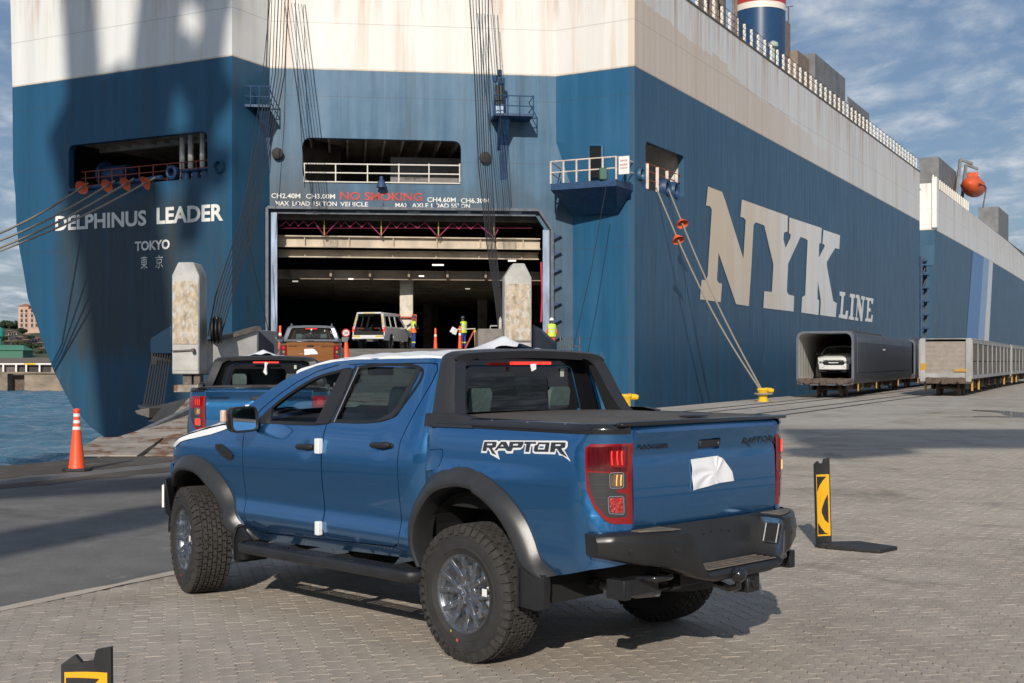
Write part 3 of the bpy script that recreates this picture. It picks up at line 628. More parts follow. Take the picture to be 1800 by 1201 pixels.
# --- two small lamp platforms with their rails beside the hoist wires
def lampdeck(px, py, w, fwd, side):
    p = wallpt(P474, P977, px, py); X = d3; o = p
    G().prism([o-X*w/2, o+X*w/2, o+X*w/2+n3*fwd, o-X*w/2+n3*fwd], (0, 0, .12)).build('lamp_platform', M_bluesteel, ship)
    a = o+X*side; G().prism([a-X*.05-up*1.5, a-X*.05+up*.0, a-X*.05+n3*fwd*.9], X*.5).build('platform_bracket', M_bluesteel, ship)
    G().prism([a+X*.1-up*3.0, a+X*.1, a+X*.1+n3*.4], X*.35).build('platform_bracket', M_bluesteel, ship)
    for h in (.5, 1.0): G().tube([o+X*w/2+up*h, o+X*w/2+n3*fwd+up*h, o-X*w/2+n3*fwd+up*h], .03, 6).build('handrail', M_bluesteel, ship)
    for s_ in (-1, -.3, .3, 1): G().tube([o+X*s_*w/2+n3*fwd, o+X*s_*w/2+n3*fwd+up*1.05], .035, 6).build('rail_post', M_bluesteel, ship)
    b = o-X*w*.34+n3*fwd*.6+up*.12
    G().beam(b, b+up*.5, .5).build('lamp_base', mat('pale_blue_steel', (.35, .45, .6)), ship, bevel=.03)
    G().beam(b+up*.5, b+up*1.5, .36, .5).build('winch_drum', M_blk, ship, bevel=.03)
    for dx, hh in ((-.18, 2.0), (.05, 2.3), (.2, 1.9)): G().lathe([(.03, 1.2), (.03, hh-.35), (.11, hh-.3), (.11, hh), (.03, hh+.03)], b+X*dx, (0, 0, 1), 8).build('signal_lamp', M_bluesteel, ship)
lampdeck(896, 214, 2.0, 1.6, -.6); lampdeck(452, 199, 1.4, 1.6, .2)
# --- starboard mooring opening
t0, t1 = SS(1134.8, 290)[0], SS(1202.5, 310)[0]; za, zb = SS(1168, 340)[1], SS(1168, 262)[1]
c = [f5(t0-.3, za-.3)-TR*.4, f5(t1+.15, za-.3)-TR*.4]; cc = [p-TR*2.9 for p in c]; hgt = zb-za+1.2
M_inw = mat('inside_white_wall', (.62, .60, .56), .6, var=.15, rust=.15)
G().add([c[0], c[1], cc[1], cc[0]], [(0, 1, 2, 3)]).build('side_deck_floor', M_dark, ship)
G().add([c[0]+up*hgt, c[1]+up*hgt, cc[1]+up*hgt, cc[0]+up*hgt], [(0, 1, 2, 3)]).build('side_deck_ceiling', M_inw, ship)
G().add([cc[0], cc[1], cc[1]+up*hgt, cc[0]+up*hgt], [(0, 1, 2, 3)]).add([c[1], cc[1], cc[1]+up*hgt, c[1]+up*hgt], [(0, 1, 2, 3)]).build('side_deck_bulkhead', M_inw, ship)
G().add([c[0], cc[0], cc[0]+up*hgt, c[0]+up*hgt], [(0, 1, 2, 3)]).build('side_deck_bulkhead', M_inw, ship)
for h in (.5, .95, 1.35): G().tube([f5(t0, za+h)-TR*.25, f5(t1, za+h)-TR*.25], .035, 6).build('handrail', M_redrail, ship)
for k in range(4): t_ = t0+(t1-t0)*(k+.5)/4; G().beam(f5(t_, za)-TR*.2, f5(t_, za+1.3)-TR*.2, .16).build('rail_post', M_rr, ship)
for k in (.55, .78): p = f5(t0+(t1-t0)*k, za+.35)-TR*.1; G().lathe([(.25, -.3), (.3, .1), (.42, .18), (.5, .05), (.5, -.3)], p, TR, 20).build('fairlead', M_bluesteel, ship, smooth=40)
G().box((0, 0, 0), (.7, .05, .45)).build('notice_board', M_blk, ship); kids(ship)[-1].location = cc[0]+AL*(t1-t0)*.75+up*1.9+TR*.02; kids(ship)[-1].rotation_euler = (0, 0, atan2(AL.y, AL.x))
# --- deck edge: stanchions, wires, funnel, houses, lifeboat davit
me_post = G().prism([(-.05, 0, 0), (.05, 0, 0), (.05, 0, 1.35), (-.05, 0, 1.35)], (0, .16, 0)).build('rail_post', M_rail, ship, bevel=.0)
me_post.location = f5(1.0, DECK)-TR*.15; me_post.rotation_euler = (0, 0, atan2(AL.y, AL.x))
for k in range(1, 78):
    t_ = 1.0+k*1.5
    if LS1-.5 < t_ < LS2: continue
    o = me_post.copy(); COL.objects.link(o); setp(o, ship); o.location = f5(t_, DECK-(.4 if t_ > LS2 else 0))-TR*.15
for h in (.45, .9, 1.3): G().tube([f5(0, DECK+h)-TR*.1, f5(LS1, DECK+h)-TR*.1], .018, 5).build('guard_wire', M_steel, ship)
G().beam(f5(0, DECK+.03)-TR*.05, f5(LS1, DECK+.03)-TR*.05, .2, .1).build('deck_edge', M_steel, ship)
G().beam(f5(LS2, DECK-.35)-TR*.1, f5(245, DECK-.35)-TR*1.0, .2, .1).build('deck_edge', M_steel, ship)
Yf = 98; fx = (1336-CX)/F*Yf; fr_ = 44/F*Yf
M_fun = mat('funnel_blue', (.015, .055, .13), .3, var=.1); M_funr = mat('funnel_red', (.42, .045, .03), .4); M_funw = mat('funnel_white', (.75, .68, .6), .4)
zf = lambda py: CH+(HY-py)/F*Yf
g = G(); g.lathe([(fr_, DECK-1), (fr_, zf(24))], (fx, Yf, 0), k=40); fo = g.build('funnel', M_fun, ship, smooth=40)
G().lathe([(fr_+.02, zf(24)), (fr_+.02, zf(13))], (fx, Yf, 0), k=40).build('funnel_band', M_funw, ship, smooth=40)
G().lathe([(fr_+.03, zf(13)), (fr_+.03, zf(-25)), (fr_*.6, zf(-26))], (fx, Yf, 0), k=40).build('funnel_band', M_funr, ship, smooth=40)
def dblock(x0, x1, ytop0, Y, m, nm, depth=8, h=None, z0=None):
    a = at(x0, ytop0, Y); b = at(x1, ytop0, Y); z0 = DECK-.5 if z0 is None else z0
    w = (b.x-a.x); sx = w/2/ (TR.x+0) ; o = thing  # an inboard block aligned with the ship
    c0 = Vector((a.x, a.y, 0)); pts = [c0, c0+TR*w*.35, c0+TR*w*.35+AL*depth, c0+AL*depth]
    return G().prism([(p.x, p.y, z0) for p in pts], (0, 0, a.z-z0)).build(nm, m, ship, bevel=.03)
M_hg = mat('deckhouse_grey', (.17, .175, .18), .6, var=.3, vscale=.8, rust=.2, rustcol=(.12, .1, .09)); M_hb = mat('deckhouse_rusty', (.22, .17, .14), .7, var=.3, rust=.5)
def house(px0, pyt, pxc, px1, pyt1, Y, m, z0=DECK-.5, nm='deck_house'):
    """box seen corner on: left face px0..pxc, long face pxc..px1 running forward"""
    c = at(pxc, pyt, Y); zt = c.z; c.z = 0
    Y1 = (zt-CH)*F/(HY-pyt1); e = at(px1, pyt1, Y1); L = max(1.0, (Vector((e.x, e.y, 0))-c).dot(AL)); l = at(px0, pyt, Y); wl = (c.x-l.x)/TR.x
    pts = [c, c+AL*L, c+AL*L-TR*wl, c-TR*wl]
    return G().prism([(p.x, p.y, z0) for p in pts], (0, 0, zt-z0)).build(nm, m, ship, bevel=.02)
house(1379, 35, 1381, 1393.5, 42, 100, M_hb); house(1384, 88, 1402, 1433, 108, 101, M_hb); house(1412, 93, 1432.5, 1490, 138, 104, M_hg); house(1489, 170, 1491, 1526, 200, 122, M_hg)
house(1621, 275.5, 1650, 1686, 302, 155, M_hg); house(1725, 363, 1755, 1781, 378, 215, M_hg)
for px, py, Y, m in ((1236, -10, 78, M_steel), (1254, -6, 78, M_hb), (1268, -14, 80, M_steel)): 
    p = at(px, py, Y); G().lathe([(.28, DECK), (.28, p.z), (.5, p.z+.1), (.5, p.z+.8), (.1, p.z+1)], (p.x, p.y, 0), k=16).build('deck_ventilator', m, ship, smooth=40)
for px in (1244, 1289, 1294, 1262): p = at(px, 20, 79); G().tube([(p.x, p.y, DECK), (p.x, p.y, 27)], .08, 6).build('vent_pipe', M_hb, ship)
p = at(1359, 85, 88); G().tube([(p.x, p.y, DECK), (p.x, p.y, p.z)], .12, 8).lathe([(.2, 0), (.35, .1), (.35, .35), (.1, .5)], p, k=12).build('deck_lamp_post', mat('pale_green', (.35, .42, .38)), ship)
p = at(1386, 12, 101); G().tube([(p.x, p.y, DECK), (p.x, p.y, p.z)], .06, 6).tube([p-TR*.4, p+TR*.4], .04, 5).build('mast', M_steel, ship)
# lifeboat in its davit
lb = thing('lifeboat', 'small orange enclosed lifeboat hung from the davit above the far deck edge', 'lifeboat', at(1711, 328, 168), atan2(AL.y, AL.x))
prof = []
g = G(); nx, na = 9, 14
V = []
for i in range(nx):
    u = -1+2*i/(nx-1); w = sqrt(max(.02, 1-abs(u)**2.6))
    for j in range(na):
        a = 2*pi*j/na; V.append((u*3.6, cos(a)*1.45*w, sin(a)*(1.35 if sin(a) < 0 else 1.25)*w))
g.add(V, [(i*na+j, i*na+(j+1) % na, (i+1)*na+(j+1) % na, (i+1)*na+j) for i in range(nx-1) for j in range(na)]+[tuple(range(na)), tuple((nx-1)*na+j for j in range(na))])
g.build('boat_hull', mat('lifeboat_orange', (.62, .10, .03), .4, var=.15), lb, smooth=60, fix=True)
G().box((-1.0, -.7, 1.0), (.9, .7, 1.75)).build('conning_hatch', mat('lifeboat_orange', (.62, .10, .03)), lb, bevel=.15)
G().tube([(-3.3, 1.1, -.1), (0, 1.5, -.1), (3.3, 1.1, -.1)], .07, 6).tube([(-3.3, -1.1, -.1), (0, -1.5, -.1), (3.3, -1.1, -.1)], .07, 6).build('grab_line', M_blk, lb)
for dx in (-.4, .5): G().box((dx-.2, -.72, 1.25), (dx+.2, -.69, 1.6)).build('hatch_window', mat('sign_white', (.75, .74, .72)), lb)
p = at(1711, 328, 168)
for dx in (-2.6, 2.4):
    q = p+AL*dx; G().beam(Vector((q.x-2.2, q.y, DECK-1)), q+Vector((-1.3, 0, 3.2)), .35).beam(q+Vector((-1.3, 0, 3.2)), q+Vector((.3, 0, 2.6)), .3).build('davit_arm', M_hg, ship)
p = at(1733, 300, 190); G().tube([at(1728, 365, 190), at(1734, 330, 190)], .12, 5).build('mast', M_steel, ship)
# ================================================================== GROUND, QUAY, WATER, FAR SHORE
def ground_mat(name, c1, c2, c3, stain=.5, joints=None, grit=220.0, darkblobs=True):
    m = bpy.data.materials.new(name); m.use_nodes = True; t = NT(m.node_tree); b = t.n['Principled BSDF']
    tc = t.n.new('ShaderNodeTexCoord').outputs['Object']
    A_ = t.noise(tc, .22, 7, .6, .6); B_ = t.noise(tc, 1.7, 8, .65); C_ = t.noise(tc, grit, 2, .6)
    D_ = t.noise(t.mapping(tc, rot=(0, 0, -AL.x), scale=(1.0, .12, 1)), .9, 6, .6)
    v = t.math('ADD', t.math('MULTIPLY', A_, .45), t.math('ADD', t.math('MULTIPLY', B_, .35), t.math('MULTIPLY', D_, .2)))
    c = t.ramp(v, [(.36, c1), (.50, c2), (.64, c3)])
    c = t.mix(t.ramp(C_, [(.35, .55), (.5, 0.0), (.65, .0)]), c, tuple(x*.45 for x in c1))
    c = t.mix(t.ramp(C_, [(.52, 0.0), (.72, .45)]), c, tuple(min(1, x*1.7) for x in c3))
    if stain:
        s = t.noise(t.mapping(tc, loc=(4, 9, 0)), .55, 7, .7, .8); c = t.mix(t.ramp(s, [(.56, 0.0), (.74, stain)]), c, tuple(x*.40 for x in c1))
        s = t.noise(t.mapping(tc, loc=(9, 2, 0)), 3.5, 6, .7, .4); c = t.mix(t.ramp(s, [(.62, 0.0), (.74, stain*.8)]), c, tuple(min(1, x*1.35) for x in c3))
        s = t.noise(t.mapping(tc, scale=(.25, 1.6, 1), rot=(0, 0, -.1)), 1.1, 6, .66, .4); c = t.mix(t.ramp(s, [(.60, 0.0), (.72, stain*.5)]), c, tuple(x*.5 for x in c1))
    if joints:
        br = t.n.new('ShaderNodeTexBrick'); t.l.new(t.mapping(tc, rot=(0, 0, joints)), br.inputs['Vector']); br.inputs['Scale'].default_value = 1
        br.inputs['Brick Width'].default_value = .105; br.inputs['Row Height'].default_value = .21; br.inputs['Mortar Size'].default_value = .004; br.inputs['Mortar Smooth'].default_value = .6
        c = t.mix(t.math('MULTIPLY', br.outputs['Fac'], .12), c, tuple(x*.35 for x in c1))
    t.l.new(c, b.inputs['Base Color']); b.inputs['Roughness'].default_value = .85; b.inputs['Specular IOR Level'].default_value = .25
    hh = t.math('ADD', t.math('MULTIPLY', C_, .5), t.math('MULTIPLY', B_, 1.0)); bn = t.new('ShaderNodeBump', Strength=.35, Height=hh); bn.inputs['Distance'].default_value = .012
    t.l.new(bn.outputs[0], b.inputs['Normal']); MATS[name] = m; return m
M_asph = ground_mat('worn_asphalt', (.105, .100, .096), (.165, .158, .150), (.25, .235, .215), .75)
M_pave = ground_mat('worn_paving', (.262, .226, .186), (.41, .362, .306), (.50, .45, .388), .8, joints=radians(-15))
M_conc = ground_mat('quay_concrete', (.27, .24, .205), (.41, .37, .32), (.51, .47, .41), .6)
TE, TB = -18.0, -7.6                     # quay edge and border of the paving, measured across the quay
def strip(nm, t0, t1, a0, a1, z, m, lift=None):
    g = G().add([TA(t0, a0, z), TA(t1, a0, z), TA(t1, a1, z), TA(t0, a1, z)], [(0, 1, 2, 3)]); o = g.build(nm, m); return tag(o, kind='structure')
strip('paved_yard', TB, 400, -160, 900, -.010, M_pave)
strip('asphalt_roadway', TE+.9, TB, -160, 900, -.002, M_asph)
YF = 25.6; xF = (TB+.02+(-TR.y)*YF)/TR.x
tag(G().add([(xF, YF, -.001), (330, YF, -.001), (430, 900, -.001), tuple(TA(TB+.02, 900, -.001))], [(0, 1, 2, 3)]).build('paved_yard', M_pave), kind='structure')
# right-hand end of the quay is concrete with rails let in
g = G().prism([TA(TE+.9, 25, .002), TA(TB, 24, .002), TA(TB, 900, .002), TA(TE+.9, 900, .002)], (0, 0, -.06)); tag(g.build('concrete_apron', M_conc), kind='structure')
dk = ground_mat('quay_edge_dirty', (.050, .042, .034), (.095, .080, .065), (.17, .145, .12), .7)
tag(G().add([TA(TE, -160, .004), TA(TE+.9, -160, .004), TA(TE+.9, 42, .004), TA(TE, 42, .004)], [(0, 1, 2, 3)]).build('quay_edge', dk), kind='structure')
qe = G().add([TA(TE, 42, .004), TA(TE+.9, 42, .004), TA(TE+.9, 900, .004), TA(TE, 900, .004)], [(0, 1, 2, 3)]).add([TA(TE, -160, .004), TA(TE, 900, .004), TA(TE, 900, -9), TA(TE, -160, -9)], [(0, 1, 2, 3)])
tag(qe.build('quay_edge', M_conc), kind='structure')
# dirt trodden along the edge: low ragged sheets of spilled sand and old planking
for k_, (t0_, t1_, a0_, a1_, seed_) in enumerate(((-17.1, -15.9, 6, 26, 1), (-15.4, -14.6, 9, 24, 2), (-16.6, -14.2, 26.5, 34, 3))):
    r_ = random.Random(seed_); g = G(); n_ = 40; A1, A2 = [], []
    for i in range(n_+1): a_ = a0_+(a1_-a0_)*i/n_; e_ = sin(pi*i/n_)**.4; m_ = (t0_+t1_)/2; h_ = (t1_-t0_)/2*e_; A1.append(TA(m_-h_*(.6+.4*r_.random()), a_, .0025+.0005*k_)); A2.append(TA(m_+h_*(.5+.5*r_.random()), a_, .0025+.0005*k_))
    for i in range(n_): g.add([A1[i], A2[i], A2[i+1], A1[i+1]], [(0, 1, 2, 3)])
    tag(g.build('dirt_patch', dk), kind='structure')
# ragged strip of spilled mortar along the border
g = G(); rnd = random.Random(3); pts0 = []; pts1 = []
for k in range(90):
    a = -6+k*.25; w = .035+.05*rnd.random(); pts0.append(TA(TB-w, a, .003)); pts1.append(TA(TB+w*.8, a, .003))
for k in range(89): g.add([pts0[k], pts1[k], pts1[k+1], pts0[k+1]], [(0, 1, 2, 3)])
tag(g.build('border_strip', ground_mat('border_mortar', (.42, .36, .29), (.52, .45, .37), (.60, .53, .44), .3)), kind='structure')
# --- interlocking pavers: the nearest ones single, the rest joined
M_pv = ground_mat('paver_concrete', (.272, .236, .194), (.41, .362, .306), (.49, .44, .378), .80)
t_ = NT(M_pv.node_tree); b_ = t_.n['Principled BSDF']; lk = b_.inputs['Base Color'].links[0].from_socket
gi = t_.n.new('ShaderNodeNewGeometry'); oi = t_.n.new('ShaderNodeObjectInfo')
wn = t_.new('ShaderNodeTexWhiteNoise', _noise_dimensions='2D', Vector=t_.new('ShaderNodeCombineXYZ', X=gi.outputs['Random Per Island'], Y=oi.outputs['Random']).outputs[0]).outputs[0]
t_.l.new(t_.mix(1.0, lk, t_.ramp(wn, [(0, (.93, .92, .91)), (.5, (.99, .99, .98)), (1, (1.05, 1.03, 1.0))]), 'MULTIPLY'), b_.inputs['Base Color'])
pz, pa = .205, .1035                       # length and width
def paver_outline():
    j = .0042; L = pz-.0018; w = pa/2-j/2; am = .011; top = []; bot = []
    for i, s in ((0, 0), (.125, 1), (.375, -1), (.625, 1), (.875, -1), (1, 0)):
        top.append((i*L-L/2, w+s*am)); bot.append((i*L-L/2, -w+s*am))
    return bot+top[::-1]
po = paver_outline()
def paver_geo(M=None, tilt=(0, 0), dz=0.0):
    k = len(po); ch = .0035; vs = []
    for sc, z in ((1-.04, 0.0), (1.0, -ch), (1.0, -.010)):
        for x, y in po: vs.append((x*(1-(1-sc)*.5), y*(1-(1-sc)*1.0), z+dz+tilt[0]*x+tilt[1]*y))
    fs = [tuple(range(k))]
    for r in range(2): fs += [((r*k+i), r*k+k+i, r*k+k+(i+1) % k, r*k+(i+1) % k)[::1] for i in range(k)]
    return vs, fs
pvs = []
ua = Vector((-sin(radians(15)), cos(radians(15)), 0)); ub = Vector((cos(radians(15)), sin(radians(15)), 0))
rnd = random.Random(11)
for i in range(-12, 125):
    for j in range(-90, 165):
        p = ua*(i*pz+(.5*pz if j % 2 else 0))+ub*(j*pa)+Vector((2.0, 6.2, 0))
        if p.y < 6.6 or p.y > 25.7: continue
        if abs(p.x) > p.y*.405+.25: continue
        if p.dot(TR) < TB+.09: continue
        pvs.append(p)
pvs.sort(key=lambda p: p.length)
seen = [p for p in pvs if p.y > 6.95]
near = set(id(p) for p in seen[:300])
root = [o for o in COL.objects if o.name == 'paved_yard'][0]
gs = G(); vs0, fs0 = paver_geo(); g0 = G().add(vs0, fs0); first = None
rotz = Matrix.Rotation(radians(105), 3, 'Z')
for p in pvs:
    tl = (rnd.uniform(-.012, .012), rnd.uniform(-.02, .02)); dz = rnd.uniform(-.0018, .001)
    if id(p) in near:
        if first is None: first = g0.build('paver', M_pv, root); o = first
        else: o = first.copy(); COL.objects.link(o); setp(o, root)
        o.location = (p.x, p.y, dz); o.rotation_euler = (tl[1], -tl[0], radians(105))
    else:
        v, f = paver_geo(tilt=tl, dz=dz); gs.add([Vector((p.x, p.y, 0))+rotz @ Vector(q) for q in v], f)
tag(gs.build('paver', M_pv, root), kind='stuff')
# sand lying in the joints, level with the chamfers, so that they show only in places
ms_ = ground_mat('joint_sand', (.20, .17, .14), (.33, .29, .245), (.40, .36, .31), .3); t_ = NT(ms_.node_tree); b_ = t_.n['Principled BSDF']
tr_ = t_.n.new('ShaderNodeBsdfTransparent'); mx_ = t_.n.new('ShaderNodeMixShader'); tc_ = t_.n.new('ShaderNodeTexCoord').outputs['Object']
t_.l.new(t_.ramp(t_.noise(tc_, 2.6, 6, .7), [(.43, 0.0), (.50, 1.0)]), mx_.inputs[0]); t_.l.new(tr_.outputs[0], mx_.inputs[1]); t_.l.new(b_.outputs[0], mx_.inputs[2]); t_.l.new(mx_.outputs[0], [q for q in t_.n if q.type == 'OUTPUT_MATERIAL'][0].inputs[0])
tag(G().add([((TB+.05+(-TR.y)*6)/TR.x, 6, -.0030), (14, 6, -.0030), (14, 26, -.0030), ((TB+.05+(-TR.y)*26)/TR.x, 26, -.0030)], [(0, 1, 2, 3)]).build('joint_sand', ms_, root), kind='stuff')
# --- rails, wet patches
M_rails = mat('rail_head', (.10, .085, .07), .4, metal=.6, var=.3)
for t_ in (-11.85, -12.93, -14.85, -15.93):
    tag(G().add([TA(t_-.05, 38, .008), TA(t_+.05, 38, .008), TA(t_+.05, 400, .008), TA(t_-.05, 400, .008)], [(0, 1, 2, 3)]).build('crane_rail' if t_ < -14 else 'railway_rail', M_rails), kind='structure')
    tag(G().add([TA(t_+.06, 38, .006), TA(t_+.16, 38, .006), TA(t_+.16, 400, .006), TA(t_+.06, 400, .006)], [(0, 1, 2, 3)]).build('rail_groove', mat('groove_dark', (.04, .036, .03), .9)), kind='structure')
M_wet = mat('wet_ground', (.055, .05, .045), .12, var=.3)
def patch(nm, px, py, rx, ry, m, z, seed, cat=None):
    r = random.Random(seed); Y = F*CH/(py-HY); X = (px-CX)/F*Y; g = G(); k = 26; P = []
    for i in range(k): a = 2*pi*i/k; q = 1+.35*sin(3*a+seed)+.25*r.uniform(-1, 1); P.append((X+cos(a)*rx*q, Y+sin(a)*ry*q, z))
    g.add(P, [tuple(range(k))]); return tag(g.build(nm, m), kind='structure')
patch('puddle', 1792, 727, .9, 2.6, M_wet, .006, 2); patch('puddle', 1750, 733, 1.6, .35, M_wet, .0065, 3)
# --- water and far shore
m = bpy.data.materials.new('harbour_water'); m.use_nodes = True; t = NT(m.node_tree); b = t.n['Principled BSDF']
tc = t.n.new('ShaderNodeTexCoord').outputs['Object']
w1_ = t.noise(t.mapping(tc, scale=(1, .85, 1), rot=(0, 0, .5)), .9, 6, .62, .3); w2_ = t.noise(tc, 3.2, 4, .6); w3_ = t.noise(tc, .06, 3, .5)
b.inputs['Base Color'].default_value = (.030, .085, .120, 1); b.inputs['Roughness'].default_value = .12; b.inputs['IOR'].default_value = 1.33
t.l.new(t.ramp(w3_, [(.35, (.045, .135, .21)), (.65, (.07, .175, .25))]), b.inputs['Base Color'])
bn = t.new('ShaderNodeBump', Strength=1.0, Height=t.math('ADD', w1_, t.math('MULTIPLY', w2_, .25))); bn.inputs['Distance'].default_value = .25; t.l.new(bn.outputs[0], b.inputs['Normal'])
def wave(x, y):
    z = np.zeros_like(x); r_ = np.random.RandomState(4)
    for k in range(34):
        L = .9*1.14**(k % 17)+.1*r_.rand(); a = 1.9+r_.randn()*.55; z += .0105*L**.75*np.sin(2*pi*(x*cos(a)+y*sin(a))/L+r_.rand()*6.28)
    return z
xs_w = np.arange(-125, 12, .40); ys_w = np.arange(20, 190, .40); XX, YY = np.meshgrid(xs_w, ys_w); fade = np.clip((XX+125)/6, 0, 1)*np.clip((12-XX)/3, 0, 1)*np.clip((190-YY)/5, 0, 1)*np.clip((YY-20)/2, 0, 1)
ZZ = WATER+wave(XX, YY)*fade; ok_ = (XX*TR.x+YY*TR.y) < TE-.0
nx_, ny_ = len(xs_w), len(ys_w); idx_ = np.arange(nx_*ny_).reshape(ny_, nx_); F4 = np.stack([idx_[:-1, :-1], idx_[:-1, 1:], idx_[1:, 1:], idx_[1:, :-1]], -1).reshape(-1, 4); F4 = F4[ok_[:-1, :-1].ravel()]
me = bpy.data.meshes.new('harbour_water'); me.from_pydata(np.stack([XX, YY, ZZ], -1).reshape(-1, 3).tolist(), [], F4.tolist()); me.materials.append(m); me.shade_smooth(); wo = bpy.data.objects.new('harbour_water', me); COL.objects.link(wo); tag(wo, kind='structure')
def inq(t, a): return TA(t, a, WATER-.12)
g = G().add([TA(TE, -500, WATER-.12), TA(TE, 1200, WATER-.12), TA(-2500, 1200, WATER-.12), TA(-2500, -500, WATER-.12)], [(0, 1, 2, 3)]); tag(g.build('harbour_water', m), kind='structure')
M_fq = mat('far_quay_wall', (.24, .19, .145), .85, var=.45, vscale=.35, stretch=(1, 1, 2), rust=.45, rustcol=(.07, .055, .045), rscale=.25)
M_soil = mat('far_ground', (.17, .135, .10), .95, var=.25, vscale=.05)
Q = 190
def px2x(px, Y): return (px-CX)/F*Y
fq = thing('far_quay_wall', 'brown concrete quay wall across the water with a dark recess', 'quay wall', (0, 0, 0))
zq = at(0, 657, Q).z
zb = at(0, 641, Q).z
G().box((-150, Q, -5), (px2x(13, Q), Q+4, zq)).build('wall_block', M_fq, fq, bevel=.05)
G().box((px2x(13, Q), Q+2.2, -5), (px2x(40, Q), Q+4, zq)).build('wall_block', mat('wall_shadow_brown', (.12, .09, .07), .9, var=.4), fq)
G().box((px2x(40, Q), Q+.6, -5), (20, Q+4, zq)).build('wall_block', M_fq, fq, bevel=.05)
G().box((-150, Q+.3, zq), (20, Q+1.2, zq+.25)).build('coping', M_fq, fq)
G().box((px2x(13, Q), Q+4.0, zq), (px2x(73, Q), Q+5, zb-.1)).build('parapet_wall', mat('parapet_dark', (.05, .045, .045), .9, var=.4, vscale=.6), fq)
G().box((px2x(73, Q), Q+4.0, zq), (px2x(88, Q), Q+5, zb-.15)).build('parapet_wall', mat('parapet_tan', (.30, .25, .21), .9, var=.2), fq)
G().box((-150, Q+4.0, zq), (px2x(13, Q), Q+5, zb-.1)).build('parapet_wall', mat('parapet_grey', (.14, .12, .11), .9, var=.3), fq)
for i, (x0, x1, c) in enumerate(((-150, 27, 'w'), (27, 48, 'y'), (48, 120, 'w'))):
    G().tube([(px2x(x0, Q), Q+3.4, zb+.05), (px2x(x1, Q), Q+3.4, zb+.05)], .14, 8).build('pipe_rail', mat('pipe_yellow', (.75, .50, .03), .5) if c == 'y' else M_white, fq)
for px in (-10, 13, 31, 55, 84): G().box((px2x(px, Q)-.12, Q+3.3, zq), (px2x(px, Q)+.12, Q+3.5, zb)).build('rail_support', M_white, fq)
g = G().add([(-400, Q+4.5, zq), (60, Q+4.5, zq), (60, 330, at(0, 629, 330).z), (-400, 330, at(0, 629, 330).z)], [(0, 1, 2, 3)]); tag(g.build('far_quay_ground', M_soil), kind='structure')
M_hill = mat('hillside', (.055, .065, .03), .95, var=.5, vscale=.02)
g = G(); us = np.linspace(-420, 40, 24); vs_ = np.linspace(0, 1, 12)
def hill(u, v):
    Y = 330+v*420; base = at(0, 629, 330).z; top = 20.5+1.5*sin(u*.013)+1.0*sin(u*.031+1)
    return (u, Y, base+(top-base)*(v**.85)+1.2*sin(u*.11+v*9))
g.grid(hill, us, vs_); g.add([hill(-420, 1), hill(40, 1), (40, 1600, 20), (-420, 1600, 20)], [(0, 1, 2, 3)]); tag(g.build('hills', M_hill, smooth=60), kind='structure')
def on_hill(px, py):
    best = None
    for v in np.linspace(0, 1, 80):
        Y = 330+v*420; X = px2x(px, Y); h = hill(X, v)[2]; y = HY-(h-CH)*F/Y
        if best is None or abs(y-py) < best[0]: best = (abs(y-py), X, Y, h)
    return best[1:]
M_hw = mat('house_white', (.62, .56, .50), .8, var=.15, vscale=.2); M_hp = mat('house_pink', (.50, .33, .26), .8, var=.1, vscale=.2); M_rf = mat('tile_roof', (.19, .115, .085), .8, var=.3, vscale=.5)
M_win = mat('far_window', (.03, .035, .04), .2)
desc = ['white house with brown hipped roof on the hillside']
hs = [(8, 592, 15, 6), (22, 586, 16, 6), (33, 594, 14, 7), (46, 590, 12, 6), (57, 584, 12, 6), (28, 601, 14, 6), (44, 600, 12, 6), (12, 602, 12, 6), (63, 596, 12, 6), (70, 604, 12, 6), (50, 575, 12, 5), (58, 609, 14, 6), (16, 583, 10, 5), (74, 614, 12, 6)]
where = ['low on the far left', 'below the highest trees', 'in the middle of the hillside cluster', 'left of the hull at mid slope', 'just under the apartment block', 'in the lower left row', 'in the lower middle row', 'behind the green shed', 'close to the hull at mid slope', 'close to the hull, low down', 'uphill beside the apartment block', 'at the foot of the slope by the hull', 'uphill at the left edge', 'last before the hull at the bottom']
for i, (px, py, w, h) in enumerate(hs):
    X, Y, z = on_hill(px, py+h*.6); W_ = w/F*Y; H_ = h/F*Y; wall = M_hw if i % 3 else M_hp
    o = thing('house', ('white' if i % 3 else 'pinkish')+' house with a brown tiled roof '+where[i], 'house', (X, Y, z-1), rnd.uniform(-.25, .25), 'houses on the far hillside')
    G().box((-W_/2, 0, -2), (W_/2, W_*.7, H_*.75+1)).build('wall', wall, o)
    e = .6; zt = H_*.75+1; g = G(); r = W_*.18
    g.add([(-W_/2-e, -e, zt), (W_/2+e, -e, zt), (W_/2+e, W_*.7+e, zt), (-W_/2-e, W_*.7+e, zt), (-r, W_*.35, zt+H_*.42), (r, W_*.35, zt+H_*.42)], [(0, 1, 5, 4), (1, 2, 5), (2, 3, 4, 5), (3, 0, 4)]); g.build('roof', M_rf, o)
    for k in range(3):
        x = -W_*.3+k*W_*.3; G().box((x-.5, -.06, zt*.35), (x+.5, .02, zt*.35+1.3)).build('window', M_win, o)
X, Y, z = on_hill(47, 578); ab = thing('apartment_building', 'pink apartment block with stepped roof towers on the skyline left of the hull', 'building', (px2x(50, 640), 640, 18), .1)
